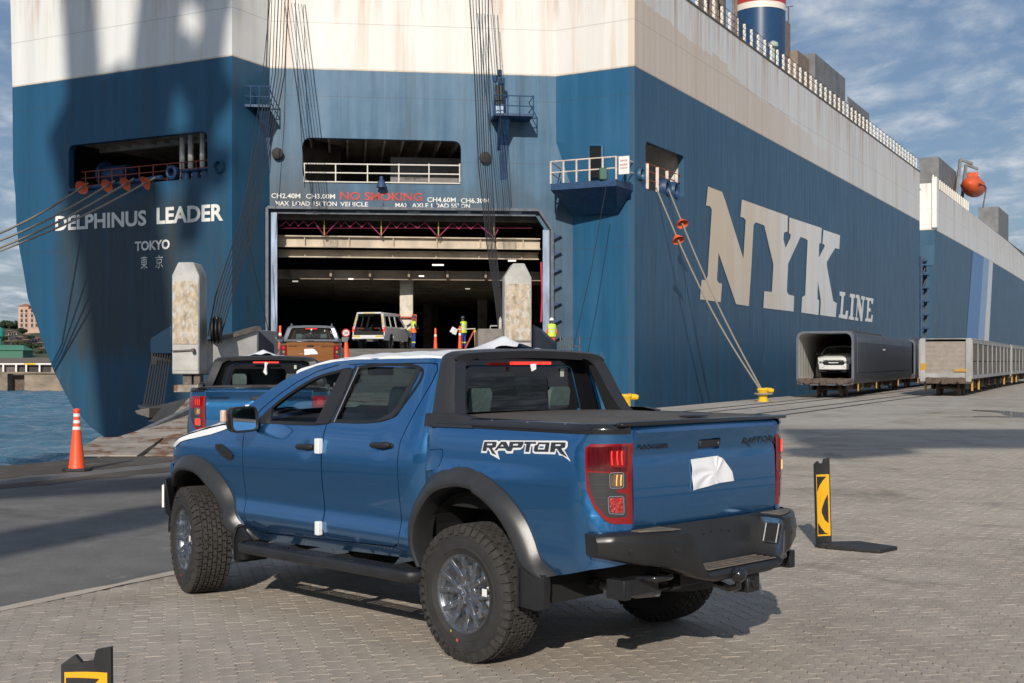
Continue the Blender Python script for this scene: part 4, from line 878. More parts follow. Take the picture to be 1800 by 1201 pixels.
for x0, x1, hh in ((-5, 0, 11.5), (0, 5.5, 10.2), (5.5, 10, 11.6), (10, 14, 9.6)):
    G().box((x0, 0, -4), (x1, 9, hh)).build('wall', M_hp, ab, bevel=.05); G().add([(x0-.3, -.3, hh), (x1+.3, -.3, hh), (x1+.3, 9.3, hh), (x0-.3, 9.3, hh), ((x0+x1)/2, 4.5, hh+1.6)], [(0, 1, 4), (1, 2, 4), (2, 3, 4), (3, 0, 4)]).build('roof', mat('roof_terracotta', (.33, .14, .08), .8), ab)
    for r in range(4):
        for c_ in range(2): x = x0+1.2+c_*2.2; G().box((x, -.08, 1.2+r*2.4), (x+1.1, .02, 2.7+r*2.4)).build('window', M_win, ab); G().box((x-.3, -.5, .9+r*2.4), (x+1.4, .0, 1.15+r*2.4)).build('balcony', M_hw, ab)
sh = thing('green_shed', 'long green-roofed shed at the foot of the hill', 'shed', (px2x(12, 335), 335, at(0, 624, 335).z))
G().box((-9, 0, -1), (4.2, 7, 1.2)).build('wall', mat('shed_green', (.05, .16, .11), .7, var=.15), sh); G().add([(-9.4, -.4, 1.2), (4.6, -.4, 1.2), (4.6, 7.4, 1.2), (-9.4, 7.4, 1.2), (-8, 3.5, 2.6), (3, 3.5, 2.6)], [(0, 1, 5, 4), (1, 2, 5), (2, 3, 4, 5), (3, 0, 4)]).build('roof', mat('shed_roof_green', (.07, .22, .15), .6, var=.15), sh)
tk = thing('green_tank', 'round green tank top standing behind the shed at the left edge', 'tank', (px2x(-1, 340), 340, at(0, 625, 340).z))
G().lathe([(.6, 0), (.6, 4.6), (1.3, 5.0), (1.3, 6.6), (.6, 7.4), (.1, 7.6)], k=20).build('tank_body', mat('tank_green', (.02, .22, .17), .4), tk, smooth=40)
# trees on the slope: trunk, and a crown of leaf clumps spread through its volume
M_leaf = mat('foliage_dark', (.032, .052, .022), .9, island=.55); M_leaf2 = mat('foliage_olive', (.060, .080, .032), .9, island=.5); M_bark = mat('bark', (.06, .045, .03), .9); M_jac = mat('foliage_mauve', (.09, .08, .12), .9, island=.4)
def tree(px, py, w, h, m, label, seed, group='trees on the far hillside', name='hillside_tree'):
    r = random.Random(seed); X, Y, z = on_hill(px, py+h*.5); W_ = w/F*Y; H_ = h/F*Y; o = thing(name, label, 'tree', (X, Y, z), 0, group)
    G().tube([(0, 0, -1), (.1, 0, H_*.35), (0, 0, H_*.7)], [.35, .25, .1], 6).build('trunk', M_bark, o)
    g = G(); k = 9; lobes = [(r.uniform(-.36, .36)*W_, r.uniform(-.3, .3)*W_, H_*r.uniform(.4, .8), r.uniform(.2, .34)) for _ in range(k)]
    for _ in range(560):
        lx, ly, lz, lr = r.choice(lobes); d = Vector((r.gauss(0, 1), r.gauss(0, 1), r.gauss(0, 1))).normalized()*r.uniform(.6, 1.05)
        c = Vector((lx+d.x*lr*W_, ly+d.y*lr*W_, lz+d.z*lr*H_*.8)); s = r.uniform(.35, .8); a = Vector((r.gauss(0, 1), r.gauss(0, 1), r.gauss(0, 1))).normalized()*s; b2 = a.cross(Vector((r.gauss(0, 1), r.gauss(0, 1), r.gauss(0, 1))).normalized())
        g.add([c+a, c+b2, c-a*.9, c-b2*.8], [(0, 1, 2, 3)])
    g.build('crown', m, o)
tl = [(6, 572, 16, 12, 0, 'dark green tree on the ridge at the left edge'), (16, 570, 20, 13, 0, 'broad dark tree on the ridge second from the left'), (30, 572, 26, 17, 0, 'largest dark tree crown on the ridge'), (40, 583, 14, 10, 0, 'dark tree between the pink house rows'),
      (36, 607, 22, 15, 1, 'olive tree in front of the green shed end'), (48, 612, 18, 16, 0, 'dark tree at the foot of the slope'), (4, 616, 16, 14, 1, 'olive tree low at the left edge'), (60, 601, 10, 9, 2, 'mauve jacaranda between white houses'), (33, 598, 10, 8, 2, 'mauve jacaranda in the middle of the slope'),
      (66, 611, 14, 9, 1, 'olive bush near the hull at the foot of the slope'), (20, 616, 18, 9, 1, 'olive bush below the green shed'), (6, 596, 9, 8, 0, 'dark tree beside the green tank'), (76, 622, 16, 8, 0, 'dark bush last before the hull'), (54, 596, 10, 9, 0, 'small dark tree at mid slope near the hull')]
for i, (px, py, w, h, k, lb_) in enumerate(tl): tree(px, py, w, h, (M_leaf, M_leaf2, M_jac)[k], lb_, i)
for i, (px, lb_) in enumerate(((-30, 'dark tree just beyond the left edge of the view'), (-60, 'dark tree far beyond the left edge'), (92, 'dark hillside tree hidden behind the stern'))): tree(px, 585+8*(i % 2), 26, 18, M_leaf, lb_, 40+i)

# ================================================================== LOADING RAMP
ramp = thing('loading_ramp', 'long steel ramp from the quay up into the ship, with two tall posts', 'ramp')
M_rp = mat('ramp_plate', (.115, .105, .095), .7, var=.35, vscale=1.2, rust=.5, rustcol=(.17, .09, .05), rscale=1.2)
M_rpr = mat('ramp_flap_rusty', (.33, .285, .235), .8, var=.4, vscale=1.5, rust=.85, rustcol=(.17, .075, .035), rscale=2.0, bump=.4, bscale=6)
M_gird = mat('girder_weathered', (.42, .41, .39), .6, var=.25, vscale=1.5, rust=.35, rustcol=(.20, .15, .11), rscale=2.5)
M_postf = mat('post_face_worn', (.44, .36, .26), .7, var=.45, vscale=5, rust=.86, rustcol=(.50, .48, .44), rscale=7, stretch=(1, 1, .6))
RP = [(26.9, .10), (28.5, .28), (35, .95), (45, 1.62), (64.2, SILL)]
def rz_(Y): return float(np.interp(Y, [p[0] for p in RP], [p[1] for p in RP]))
xl, xr = -10.9, -.3
prof = [(-8.7, xr+0, 26.9), (-8.3, xr, 28.5), (-8.2, xr, 31), (-8.7, xr, 35), (-10.3, xr, 45), (xl-.6, xr+1.2, 64.2)]
for (a0, a1, Y0), (b0, b1, Y1) in zip(prof[:-1], prof[1:]):
    g = G(); z0, z1 = rz_(Y0), rz_(Y1); g.hexa([(a0, Y0, z0-.35), (a1, Y0, z0-.35), (b1, Y1, z1-.35), (b0, Y1, z1-.35), (a0, Y0, z0), (a1, Y0, z0), (b1, Y1, z1), (b0, Y1, z1)])
    g.build('ramp_deck', M_rpr if Y0 < 35 else M_rp, ramp)
for k in range(60):
    Y = 35+k*.48; G().box((float(np.interp(Y, [35, 45], [-8.4, xl+.9])), Y, rz_(Y)), (xr-.3, Y+.06, rz_(Y)+.035)).build('grip_bar', M_rp, ramp)
# toe flaps, tapering down onto the quay
for i in range(6):
    x0 = -8.7+i*1.42; x1 = x0+1.38
    g = G().hexa([(x0+.3, 24.3+.02*i, .0), (x1+.2, 24.3, .0), (x1, 26.9, .02), (x0, 26.9, .02), (x0+.3, 24.3, .03), (x1+.2, 24.3, .03), (x1, 26.9, .22), (x0, 26.9, .22)]); g.build('toe_flap', M_rpr, ramp, bevel=.01)
G().prism([at(165, 792, 26.6), at(176, 802, 26.6), at(330, 742, 31), at(330, 716, 31)], (.12, .12, 0)).build('edge_plate', mat('edge_plate_grey', (.15, .15, .155), .6, var=.3, rust=.2), ramp)
G().prism([at(176, 803, 26.5), at(250, 800, 26.2), at(330, 778, 28), at(330, 744, 31)], (0, .1, -.1)).build('side_flap', M_rpr, ramp)
# left hinge structure under the post
def pbox(x0, x1, y0, y1, Y, d, nm, m, par=ramp, bev=.03):
    a, b = at(x0, y0, Y), at(x1, y1, Y); return G().box((a.x, Y, b.z), (b.x, Y+d, a.z)).build(nm, m, par, bevel=bev)
Yp = 45
g = G(); P = [at(302, 658, Yp), at(350, 658, Yp), at(350, 484, Yp), at(340, 461, Yp), at(313, 461, Yp), at(302, 484, Yp)]
post = G().prism([(p.x, Yp, p.z) for p in P], (.05, 1.0, 0)).build('ramp_post', M_gird, ramp, bevel=.04)
a, b = at(303.5, 652, Yp), at(348.5, 652, Yp); zt = at(0, 494, Yp).z
G().box((a.x, Yp-.03, at(0, 606, Yp).z+.02), (b.x, Yp+.01, zt)).build('wear_plate', M_postf, ramp, bevel=.01)
G().box((a.x, Yp-.02, a.z), (b.x, Yp+.01, at(0, 608, Yp).z)).build('wear_plate', M_gird, ramp, bevel=.01)
G().beam(at(303, 617, Yp-.08), at(342, 615, Yp-.08), .05).lathe([(.07, 0), (.07, .25)], at(338, 616, Yp-.25), (0, 1, 0), 10).build('latch_bar', M_steel, ramp)
# girder running back to the ship: lit face, then a raking end with its shade put into the colour
g1 = [at(350, 604, 46), at(452, 579, 47.5), at(452, 634, 47.5), at(350, 660, 46)]
G().prism(g1, (.2, 3.2, 0)).build('side_girder', M_gird, ramp, bevel=.03)
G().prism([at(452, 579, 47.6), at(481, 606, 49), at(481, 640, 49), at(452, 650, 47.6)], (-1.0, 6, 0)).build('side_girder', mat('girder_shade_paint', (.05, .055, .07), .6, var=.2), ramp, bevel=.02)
G().beam(at(371, 600, 46.3), at(452, 576.5, 47.6), .5, .12).build('girder_top_plate', M_steel, ramp)
# sheaves beside the post
for dx in (0, .13, .26): G().lathe([(.5, -.045), (.42, -.02), (.42, .02), (.5, .045)], at(374, 580, 45.6)+Vector((dx, 0, 0)), (1, .15, 0), 24).build('sheave', M_blk, ramp, smooth=40)
G().prism([at(379, 601, 45.5), at(386, 601, 45.5), at(385, 566, 45.5), at(381, 557, 45.5), at(377, 566, 45.5)], (0, .3, 0)).build('sheave_cheek', M_gird, ramp, bevel=.02)
# hinge block left of the post, with its hanging wires
G().prism([at(264, 596, 46), at(301, 572, 45.6), at(301, 622, 45.6), at(264, 622, 46)], (.2, 1.2, 0)).build('wire_guard', mat('guard_dark_blue', (.008, .03, .06), .5), ramp, bevel=.03)
for k in range(8): x = 267+k*4.4; G().tube([at(x+1.5, 623, 45.8), at(x-15+k*.5, 716, 44.5)], .028, 5).build('hoist_wire', M_wire, ramp)
G().box(tuple(at(266, 640, 46.2)), tuple(Vector(at(301, 622, 46.2))+Vector((0, .5, 0)))).build('wire_guard', M_wire, ramp)
pbox(321, 337, 658, 680, 45.2, .5, 'post_foot', M_steel); pbox(340, 352, 658, 680, 45.2, .5, 'post_foot', M_steel)
pbox(305, 372, 677, 690, 44.6, 2.0, 'hinge_beam', M_rpr)
G().prism([at(240, 712, 44), at(262, 716, 43.5), at(330, 700, 42), at(372, 690, 42), at(372, 736, 42), at(262, 742, 42)], (.3, 2.0, 0)).build('under_frame', mat('under_frame_dark', (.03, .032, .035), .7, var=.3), ramp, bevel=.03)
G().prism([at(236, 722, 42.0), at(262, 717, 42), at(262, 735, 42), at(240, 728, 42)], (.3, 1.0, 0)).build('under_frame', M_steel, ramp, bevel=.02)
# right post and girder
Yr = 50
P = [at(887, 700, Yr), at(934.5, 700, Yr), at(934.5, 488, Yr), at(922, 463, Yr), at(902, 463, Yr), at(887, 486, Yr)]
G().prism([(p.x, Yr, p.z) for p in P], (-.1, 1.0, 0)).build('ramp_post', M_gird, ramp, bevel=.04)
a, b = at(889.5, 598, Yr), at(933, 598, Yr); G().box((a.x, Yr-.03, a.z), (b.x, Yr+.01, at(0, 499, Yr).z)).build('wear_plate', M_postf, ramp, bevel=.01)
G().box((a.x, Yr-.05, at(0, 600.5, Yr).z-.03), (b.x, Yr+.01, at(0, 600.5, Yr).z+.03)).build('post_band', M_steel, ramp)
G().box((a.x, Yr-.03, at(0, 636, Yr).z), (b.x, Yr+.01, at(0, 602, Yr).z)).build('wear_plate', M_gird, ramp)
for dz in (0, .22): G().tube([at(903, 612, Yr-.08)+Vector((0, 0, dz*0)), at(911, 614, Yr-.08)], .12, 8).build('pipe_stub', mat('stub_red', (.22, .04, .035), .5), ramp)
G().prism([at(840, 578, 51), at(884, 578, 50.5), at(884, 640, 50.5), at(840, 640, 51)], (-.3, 6, 0)).build('side_girder', mat('girder_brown', (.22, .20, .18), .7, var=.3, rust=.4), ramp, bevel=.03)
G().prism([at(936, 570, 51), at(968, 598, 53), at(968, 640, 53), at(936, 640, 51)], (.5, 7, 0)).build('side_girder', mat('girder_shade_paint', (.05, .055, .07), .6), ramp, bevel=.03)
G().prism([at(876, 600, 50.6), at(882.5, 600, 50.6), at(882, 562, 50.6), at(879.5, 556, 50.6), at(877, 562, 50.6)], (0, .3, 0)).build('sheave_cheek', M_gird, ramp, bevel=.02)
G().tube([at(862, 578, 53), at(862, 573, 53), at(874, 573, 53)], .03, 5).build('handrail', M_gird, ramp)
# hoist wires
random.seed(5)
up_ = Vector((0, 0, 1))
for i in range(7):
    q = i/6; pts = [at(474+36*q, -60, 62), at(468+38*q*.85, 130, 58), at(455+30*q*.8, 245, 55), at(419+28*q, 400, 50.5), at(379+30*q, 520, 47), at(366+22*q, 590, 45.8)]
    G().tube(pts, .019 if i % 3 else .028, 5).build('hoist_wire', M_wire, ramp)
for i in range(7):
    q = i/6; pts = [at(822+36*q, -60, 62.5), at(834+25*q, 130, 60), at(841+23*q, 290, 57.5), at(856+15*q, 430, 54.5), at(871+10*q, 530, 52), at(877+7*q, 585, 50.8)]
    G().tube(pts, .019 if i % 3 else .028, 5).build('hoist_wire', M_wire, ramp)
for L in ([(478, -30, 62), (462, 130, 61), (435, 330, 60)], [(518, -30, 63), (524, 150, 63), (536, 330, 63)], [(862, -30, 62.5), (876, 150, 62.5), (885, 300, 62.8)], [(430, 380, 60), (446, 470, 61), (474, 590, 63)], [(1066, 325, 61.5), (1040, 470, 61.5), (1008, 612, 61.5)]):
    G().tube([at(*p) for p in L], .018, 5).build('guy_wire', M_wire, ramp)
# deck edge stanchions by the right post
for px in (985, 996, 1006, 1019): G().tube([at(px, 640, 60), at(px, 596-(px % 7), 60)], .035, 5).build('chain_post', M_steel, ramp)
G().tube([at(985, 606, 60), at(996, 612, 60), at(1006, 606, 60), at(1019, 611, 60)], .018, 5).build('chain', M_steel, ramp)

# ================================================================== MOORING
M_ropeL = mat('mooring_rope', (.27, .235, .19), .8, var=.25, vscale=30); M_rg = mat('rat_guard_orange', (.80, .12, .03), .45); M_yel = mat('bollard_yellow', (.80, .48, .02), .4, var=.12, rust=.12)
dol = thing('mooring_dolphin', 'concrete mooring dolphin with a bollard standing in the water beyond the left edge', 'dolphin', (-33, 52, WATER))
G().box((-2, -2, -3), (2, 2, 2.8)).build('concrete_block', M_conc, dol, bevel=.1); G().lathe([(.35, 2.8), (.3, 3.3), (.45, 3.5), (.4, 3.65)], k=20).build('bollard', M_yel, dol, smooth=40)
E0 = Vector((-33, 52, WATER+3.2))
for i, (gx, gy, lx, ly, lb_) in enumerate(((152, 329, 0, 404, 'uppermost of the stern mooring ropes'), (199, 325, 0, 418, 'second highest stern mooring rope'), (233, 321, 0, 431, 'third highest stern mooring rope'), (270, 319, 0, 437, 'lowest stern mooring rope'))):
    sp_ = wallpt(P22, P408, gx+5, gy-6, .1); e = at(-60, ly+(ly-gy)*60/(gx+0.01), 58.0)
    o = thing('mooring_rope', lb_+' running from the transom opening to the left', 'rope', (0, 0, 0), 0, 'ropes holding the stern')
    pts = []
    for k in range(13):
        u = k/12; p = sp_.lerp(e, u); p.z -= .28*sin(pi*u); pts.append(p)
    G().tube(pts+[E0+Vector((0, .1*i, .2*i))], .055, 6).build('rope_line', M_ropeL, o)
    rg = pts[0].lerp(pts[1], .55); ax = (pts[1]-pts[0]).normalized()
    d = thing('rat_guard', 'orange conical rat guard on the '+lb_, 'rat guard', rg, 0, 'rat guards on the stern ropes')
    G().lathe([(.06, -.12), (.14, -.1), (.36, .10), (.37, .13), (.10, -.04), (.06, -.04)], (0, 0, 0), ax, 20).build('guard_disc', M_rg, d, smooth=40)
def bollard(px, py, lab):
    Y = F*CH/(py-HY); X = (px-CX)/F*Y; o = thing('bollard', lab, 'bollard', (X, Y, 0), 0, 'yellow quay bollards')
    G().lathe([(.26, 0), (.26, .04), (.21, .06), (.20, .36), (.25, .46), (.28, .54), (.25, .60), (.1, .62)], k=24).build('bollard_post', M_yel, o, smooth=35)
    G().tube([(.1, 0, .52), (.40, 0, .50), (.48, 0, .49)], [.12, .11, .08], 12).build('bollard_horn', M_yel, o, smooth=50); return o
b1_ = bollard(1099, 722, 'yellow mooring bollard showing behind the rear of the blue pickup')
b2_ = bollard(1341, 706, 'yellow mooring bollard at the quay edge with two ropes tied to it')
for i, (sx, sy, g_, nm) in enumerate(((1150, 330, (1185, 389), 'left of the two ropes going down to the yellow bollard'), (1172, 333, (1189, 374), 'right of the two ropes going down to the yellow bollard'))):
    s_ = f5(*SS(sx, sy))+TR*.1; e = b2_.location+Vector((.05*i, 0, .35)); o = thing('mooring_rope', nm, 'rope', (0, 0, 0), 0, 'ropes to the quay bollard'); pts = []
    for k in range(17): u = k/16; p = s_.lerp(e, u); p.z -= (.75-.25*i)*sin(pi*u); pts.append(p)
    G().tube(pts, .042, 6).build('rope_line', M_ropeL, o)
    q = min(range(16), key=lambda k: abs(CX+F*pts[k].x/pts[k].y-g_[0])+abs(HY-(pts[k].z-CH)*F/pts[k].y-g_[1])); rg = pts[q].lerp(pts[q+1], .5); ax = (pts[q+1]-pts[q]).normalized()
    d = thing('rat_guard', 'orange rat guard on the '+nm.replace(' going down to the yellow bollard', '')+' by the starboard opening', 'rat guard', rg, 0, 'rat guards on the starboard ropes')
    G().lathe([(.06, -.12), (.10, -.12), (.30, .16), (.31, .20), (.08, -.04), (.06, -.04)], (0, 0, 0), ax, 20).build('guard_disc', M_rg, d, smooth=40)
    G().tube([e+Vector((.36*cos(a), .36*sin(a), 0)) for a in np.linspace(0, 2*pi, 16)], .05, 6).build('rope_eye', M_ropeL, o)

# ================================================================== CONES, DELINEATORS, SPEED SIGN
M_or = mat('cone_orange', (.85, .10, .03), .45, var=.06); M_refl = mat('reflective_white', (.75, .74, .72), .4); M_rub = mat('black_rubber', (.02, .02, .021), .6, var=.3, vscale=8)
def cone(name, label, X, Y, Z, h=1.0, group=None, bands=3, top=None):
    o = thing(name, label, 'traffic cone', (X, Y, Z), .2, group); s = h
    G().prism([(-.21*s, -.14*s, 0), (-.14*s, -.21*s, 0), (.14*s, -.21*s, 0), (.21*s, -.14*s, 0), (.21*s, .14*s, 0), (.14*s, .21*s, 0), (-.14*s, .21*s, 0), (-.21*s, .14*s, 0)], (0, 0, .045*s)).build('base', M_rub, o, bevel=.008)
    G().lathe([(.135*s, .04*s), (.122*s, .10*s), (.052*s, .80*s), (.05*s, .93*s), (.055*s, .935*s), (.055*s, .975*s), (.03*s, 1.0*s)], k=28).build('cone_body', M_or, o, smooth=40)
    for k in range(bands):
        z = (.66+k*.105)*s; r = lambda z: (.122+(z/s-.10)*(.052-.122)/.70)*s if z < .8*s else .0525*s
        G().lathe([(r(z)+.003, z), (r(z+.05*s)+.003, z+.05*s)], k=28, cap=False).build('reflective_band', M_refl, o, smooth=40)
    if top: pass
    for a in (-.5, .5): G().lathe([(.008*s, 0), (.001, .002)], (sin(a)*.055*s, -cos(a)*.0555*s, .955*s), (sin(a), -cos(a), 0), 8).build('hole', M_blk, o)
    return o
cone('tall_traffic_cone', 'tall orange cone with three white bands on the quay left of the pickups', (135-CX)/F*21.2, 21.2, 0, 1.03)
def onramp(px, Y): return (px-CX)/F*Y, Y, rz_(Y)
def slim(name, label, px, Y, h, r=.11, col=None, group='slim cones by the ship door', z=None):
    x, y, z_ = onramp(px, Y); o = thing(name, label, 'traffic cone', (x, y, z if z is not None else z_), 0, group)
    G().box((-.2, -.2, 0), (.2, .2, .04)).build('base', M_rub, o); G().lathe([(r, .03), (r*.55, h*.72), (r*.5, h-.03), (r*.3, h)], k=18).build('cone_body', col or M_or, o, smooth=40)
    G().lathe([(r*.66+.004, h*.6), (r*.58+.004, h*.70)], k=18, cap=False).build('reflective_band', M_refl, o); return o
slim('door_cone', 'slim orange cone partly behind the white canopy pickup', 638, 66.5, 1.1, z=SILL)
slim('door_cone', 'slim orange cone with black top between the two hi-vis workers', 765.5, 66.5, 1.1, z=SILL)
slim('door_cone', 'slim red cone at the left edge of the ship door', 492.5, 60.0, 1.15, z=SILL-.1)
slim('door_cone', 'slim red cone right beside the worker holding papers', 808.5, 66.5, 1.2, z=SILL)
# speed sign on a post in a cone
x, y, z_ = (608.5-CX)/F*52, 52, rz_(52)
sg_ = thing('speed_sign', 'round red and white sign reading 20 on an orange cone beside the orange pickup', 'speed sign', (x, y, z_), 0)
G().lathe([(.18, .0), (.18, .05), (.14, .06), (.075, .62), (.06, .95)], k=18).build('cone_base', M_or, sg_, smooth=40); G().lathe([(.05, .6), (.05, 1.15)], k=12).build('post', M_refl, sg_)
zc = at(0, 585.5, 52).z-z_; R_ = .165
G().lathe([(R_, 0), (R_, .02)], (0, -.07, zc), (0, 1, 0), 32).build('sign_disc', mat('sign_white', (.75, .74, .72)), sg_)
G().lathe([(R_, -.004), (R_, -.008), (R_*.72, -.008), (R_*.72, -.004)], (0, -.07, zc), (0, 1, 0), 32, cap=False).build('sign_ring', mat('sign_red', (.62, .03, .03), .4), sg_)
g = G(); put_text(g, '20', (-.085, -.082, zc-.06), (.085, -.082, zc-.06), (-.085, -.082, zc+.06), offset=.02); g.build('sign_number', M_blk, sg_)
# folding delineators on the paving
M_dely = mat('delineator_yellow', (.80, .42, .015), .4, var=.08)
def delineator(name, label, loc, rz, lean, topgap=.16):
    o = thing(name, label, 'delineator', loc, rz, 'black and yellow delineators on the yard'); w, h = .17, .83
    tw = [(-w/2, 0), (w/2, 0), (w/2, h-.0), (w*.18, h-.012), (w*.12, h-.05), (-.02, h-.055), (-.04, h-.03), (-w*.3, h-.035), (-w/2, h-.06)]
    L = lambda x, z, off=0: (x+lean[0]*z, lean[1]*z+off+.012*cos(x/w*pi), z+.04)
    g = G(); V, fs = plate2d(tw, h=.05); P = [L(*p) for p in V]; P2 = [L(p[0], p[1], .022) for p in V]; g.add(P, fs); g.add(P2, [tuple(reversed(f)) for f in fs])
    for a, b in bedges(fs): g.add([P[b], P[a], P2[a], P2[b]], [(0, 1, 2, 3)])
    g.build('blade', M_rub, o)
    b = .012; zz0, zz1 = .07, h-topgap; fo = -.005
    def stk(poly, m, nm, off): g = G(); plate(g, poly, lambda x, z: (x+lean[0]*z, lean[1]*z+off+.012*cos(x/w*pi), z+.04), h=.04); g.build(nm, m, o)
    stk([(-w/2+b, zz0), (w/2-b, zz0), (w/2-b, zz1), (-w/2+b, zz1)], M_dely, 'yellow_sheet', -.004)
    q = .018
    stk([(-w/2+b+.006, zz1-q), (w/2-b-q*1.6, zz1-q*1.2), (w*.02, zz1-.06), (-w*.22, zz1-.11), (-w/2+b+.006, zz1-.17)], M_rub, 'black_stripe', -.008)
    stk([(w/2-b-q, zz1-.19), (w*.12, zz1-.25), (-w*.08, zz1-.33), (-w*.10, zz1-.37), (w*.08, zz1-.44), (w/2-b-q, zz1-.48)], M_rub, 'black_stripe', -.008)
    stk([(-w/2+b+.006, zz0+.13), (-w*.14, zz0+.075), (w*.1, zz0+.03), (w/2-b-q, zz0+q), (-w/2+b+.006, zz0+q)], M_rub, 'black_stripe', -.008)
    return o
x, y = (1449-CX)/F*12.45, 12.45
d1_ = delineator('delineator', 'upright black and yellow delineator on its flat rubber base right of the pickup', (x, y, 0), .35, (-.045, -.02))
d1_.location = (x, y, 0)
bs = G().prism([(-.02, -.12, 0), (.42, -.42, 0), (.66, -.18, 0), (.40, .20, 0), (.05, .16, 0)], (0, 0, .035)).build('rubber_base', M_rub, d1_, bevel=.008); bs.rotation_euler = (0, 0, -.35)
G().lathe([(.085, 0), (.09, .02), (.06, .05)], (0, 0, 0), (0, 0, 1), 16).build('socket', M_rub, d1_, smooth=40)
x, y = (154-CX)/F*4.3, 4.3
d2_ = delineator('delineator', 'top of a chipped black and yellow delineator at the bottom left corner', (x, y, -.02), -.05, (.0, -.02), .085)
G().box((-.3, -.12, 0), (.3, .3, .03)).build('rubber_base', M_rub, d2_, bevel=.008)

# ================================================================== WAGONS
M_w1 = mat('wagon_slate', (.048, .052, .062), .5, var=.35, vscale=1.3, stretch=(1, 1, .3), rust=.2, rustcol=(.16, .15, .15), rscale=2); M_w1l = mat('wagon_slate_light', (.10, .115, .14), .5, var=.2, vscale=1, rust=.2)
M_w2 = mat('wagon_light_grey', (.30, .30, .295), .65, var=.35, vscale=1.4, stretch=(1, 1, .35), rust=.5, rustcol=(.17, .10, .065), rscale=1.6); M_mesh = mat('wagon_mesh_panel', (.15, .13, .11), .8, var=.45, vscale=1.0, bump=.5, bscale=30)
M_wy = mat('wagon_yellow', (.42, .24, .03), .6, rust=.3); M_bog = mat('bogie_rust', (.10, .07, .055), .8, var=.4, vscale=4, rust=.5)
def bogie(par, x, gauge=1.067):
    for sy in (-1, 1):
        G().prism([(x-1.1, sy*.75, .35), (x+1.1, sy*.75, .35), (x+.9, sy*.75, .62), (x+.3, sy*.75, .68), (x-.3, sy*.75, .68), (x-.9, sy*.75, .62)], (0, sy*.12, 0)).build('bogie_frame', M_bog, par, bevel=.02)
        for dx in (-.75, .75): G().lathe([(.42, -.06), (.42, -.03), (.40, .06), (.15, .06), (.15, .10), (.08, .12)], (x+dx, sy*gauge/2, .42), (0, sy, 0), 24).build('wheel', M_bog, par, smooth=40)
    for dx in (-.75, .75): G().tube([(x+dx, -.6, .42), (x+dx, .6, .42)], .08, 8).build('axle', M_bog, par)
    G().beam((x, -.8, .55), (x, .8, .55), .35, .25).build('bolster', M_bog, par)
def chassis(par, L, w):
    for sy in (-1, 1): G().beam((.1, sy*.35, .78), (L-.1, sy*.35, .78), .14, .35).build('chassis_beam', M_bog, par)
    for x in (0.05, L-.05): G().beam((x, -w/2, .80), (x, w/2, .80), .14, .32).build('headstock', M_bog, par, bevel=.02); 
    G().beam((-.5, 0, .82), (.1, 0, .82), .16, .18).beam((-.62, 0, .80), (-.45, 0, .80), .30, .36).build('coupler', M_bog, par, bevel=.03)
    for sy in (-.8, .8): G().lathe([(.06, 0), (.06, .35), (.17, .36), (.17, .40)], (0, sy, .82), (-1, 0, 0), 16).build('buffer', M_bog, par)
    for k in range(5): x = 4.8+k*(L-9.6)/4; G().box((x-.5, -w/2+.25, .35), (x+.4, w/2-.25, .7)).build('underfloor_gear', M_bog, par, bevel=.03)
    bogie(par, 2.2); bogie(par, L-2.2)
def car_wagon1(label, loc, az, L=24.5, opened=True, w=2.75, zt=3.27, z0=.62):
    o = thing('car_wagon', label, 'wagon', loc, az, 'railway wagons on the quay'); r = .55
    sec = rrect([(-w/2, z0+.02), (w/2, z0+.02), (w/2, zt), (-w/2, zt)], .40, 5); sec = [(y, z if z > 1.3 else z) for y, z in sec]
    def shell(x0, x1, sc, m, nm, inner=False):
        k = len(sec); P = [(x0, y*sc, (z-2)*sc+2) for y, z in sec]+[(x1, y*sc, (z-2)*sc+2) for y, z in sec]
        G().add(P, [(i, (i+1) % k, k+(i+1) % k, k+i) for i in range(k)]).build(nm, m, o, smooth=35)
    shell(.0, L, 1.0, M_w1, 'body_shell'); shell(.0, L-1, .965, M_inw if opened else M_w1, 'inner_lining')
    k = len(sec); P = [(-.02, y*1.02, (z-2)*1.02+2) for y, z in sec]+[(-.02, y*.94, (z-2)*.94+2) for y, z in sec]; P += [(.25, y*1.02, (z-2)*1.02+2) for y, z in sec]
    G().add(P, [(i, (i+1) % k, k+(i+1) % k, k+i) for i in range(k)]+[(i, (i+1) % k, 2*k+(i+1) % k, 2*k+i) for i in range(k)]).build('end_frame', M_w1l, o)
    for q in range(14): shell(.6+q*.7, .66+q*.7, .955, M_w1l, 'inner_rib')
    G().box((.05, -w/2+.1, z0+.18), (L-1, w/2-.1, z0+.24)).build('floor', M_hg, o)
    G().add([(L-1, y*.96, (z-2)*.96+2) for y, z in sec], [tuple(range(k))]).build('end_wall', M_blk, o)
    for sy in (-1, 1):
        G().box((1.2, sy*(w/2+.00)-.03, 1.25), (L-.8, sy*(w/2)+.03, 2.72)).build('side_panel', M_w1, o, bevel=.01)
        G().box((1.2, sy*(w/2)-.02, 2.75), (L-.8, sy*(w/2)+.02, 3.02)).build('side_panel', M_w1l, o)
        G().box((L*.42, sy*(w/2+.035)-.005, 2.42), (L*.42+1.0, sy*(w/2+.035)+.005, 2.5)).build('stencil_plate', M_refl, o)
        for x in (2.5, L-6, 9): G().box((x, sy*(w/2-.15)-.03, .3), (x+.08, sy*(w/2-.15)+.03, .75)).build('step', M_wy, o)
    G().box((3, -.9, zt), (L*.55, -.1, zt+.10)).build('roof_rack', M_bog, o)
    chassis(o, L, w); return o
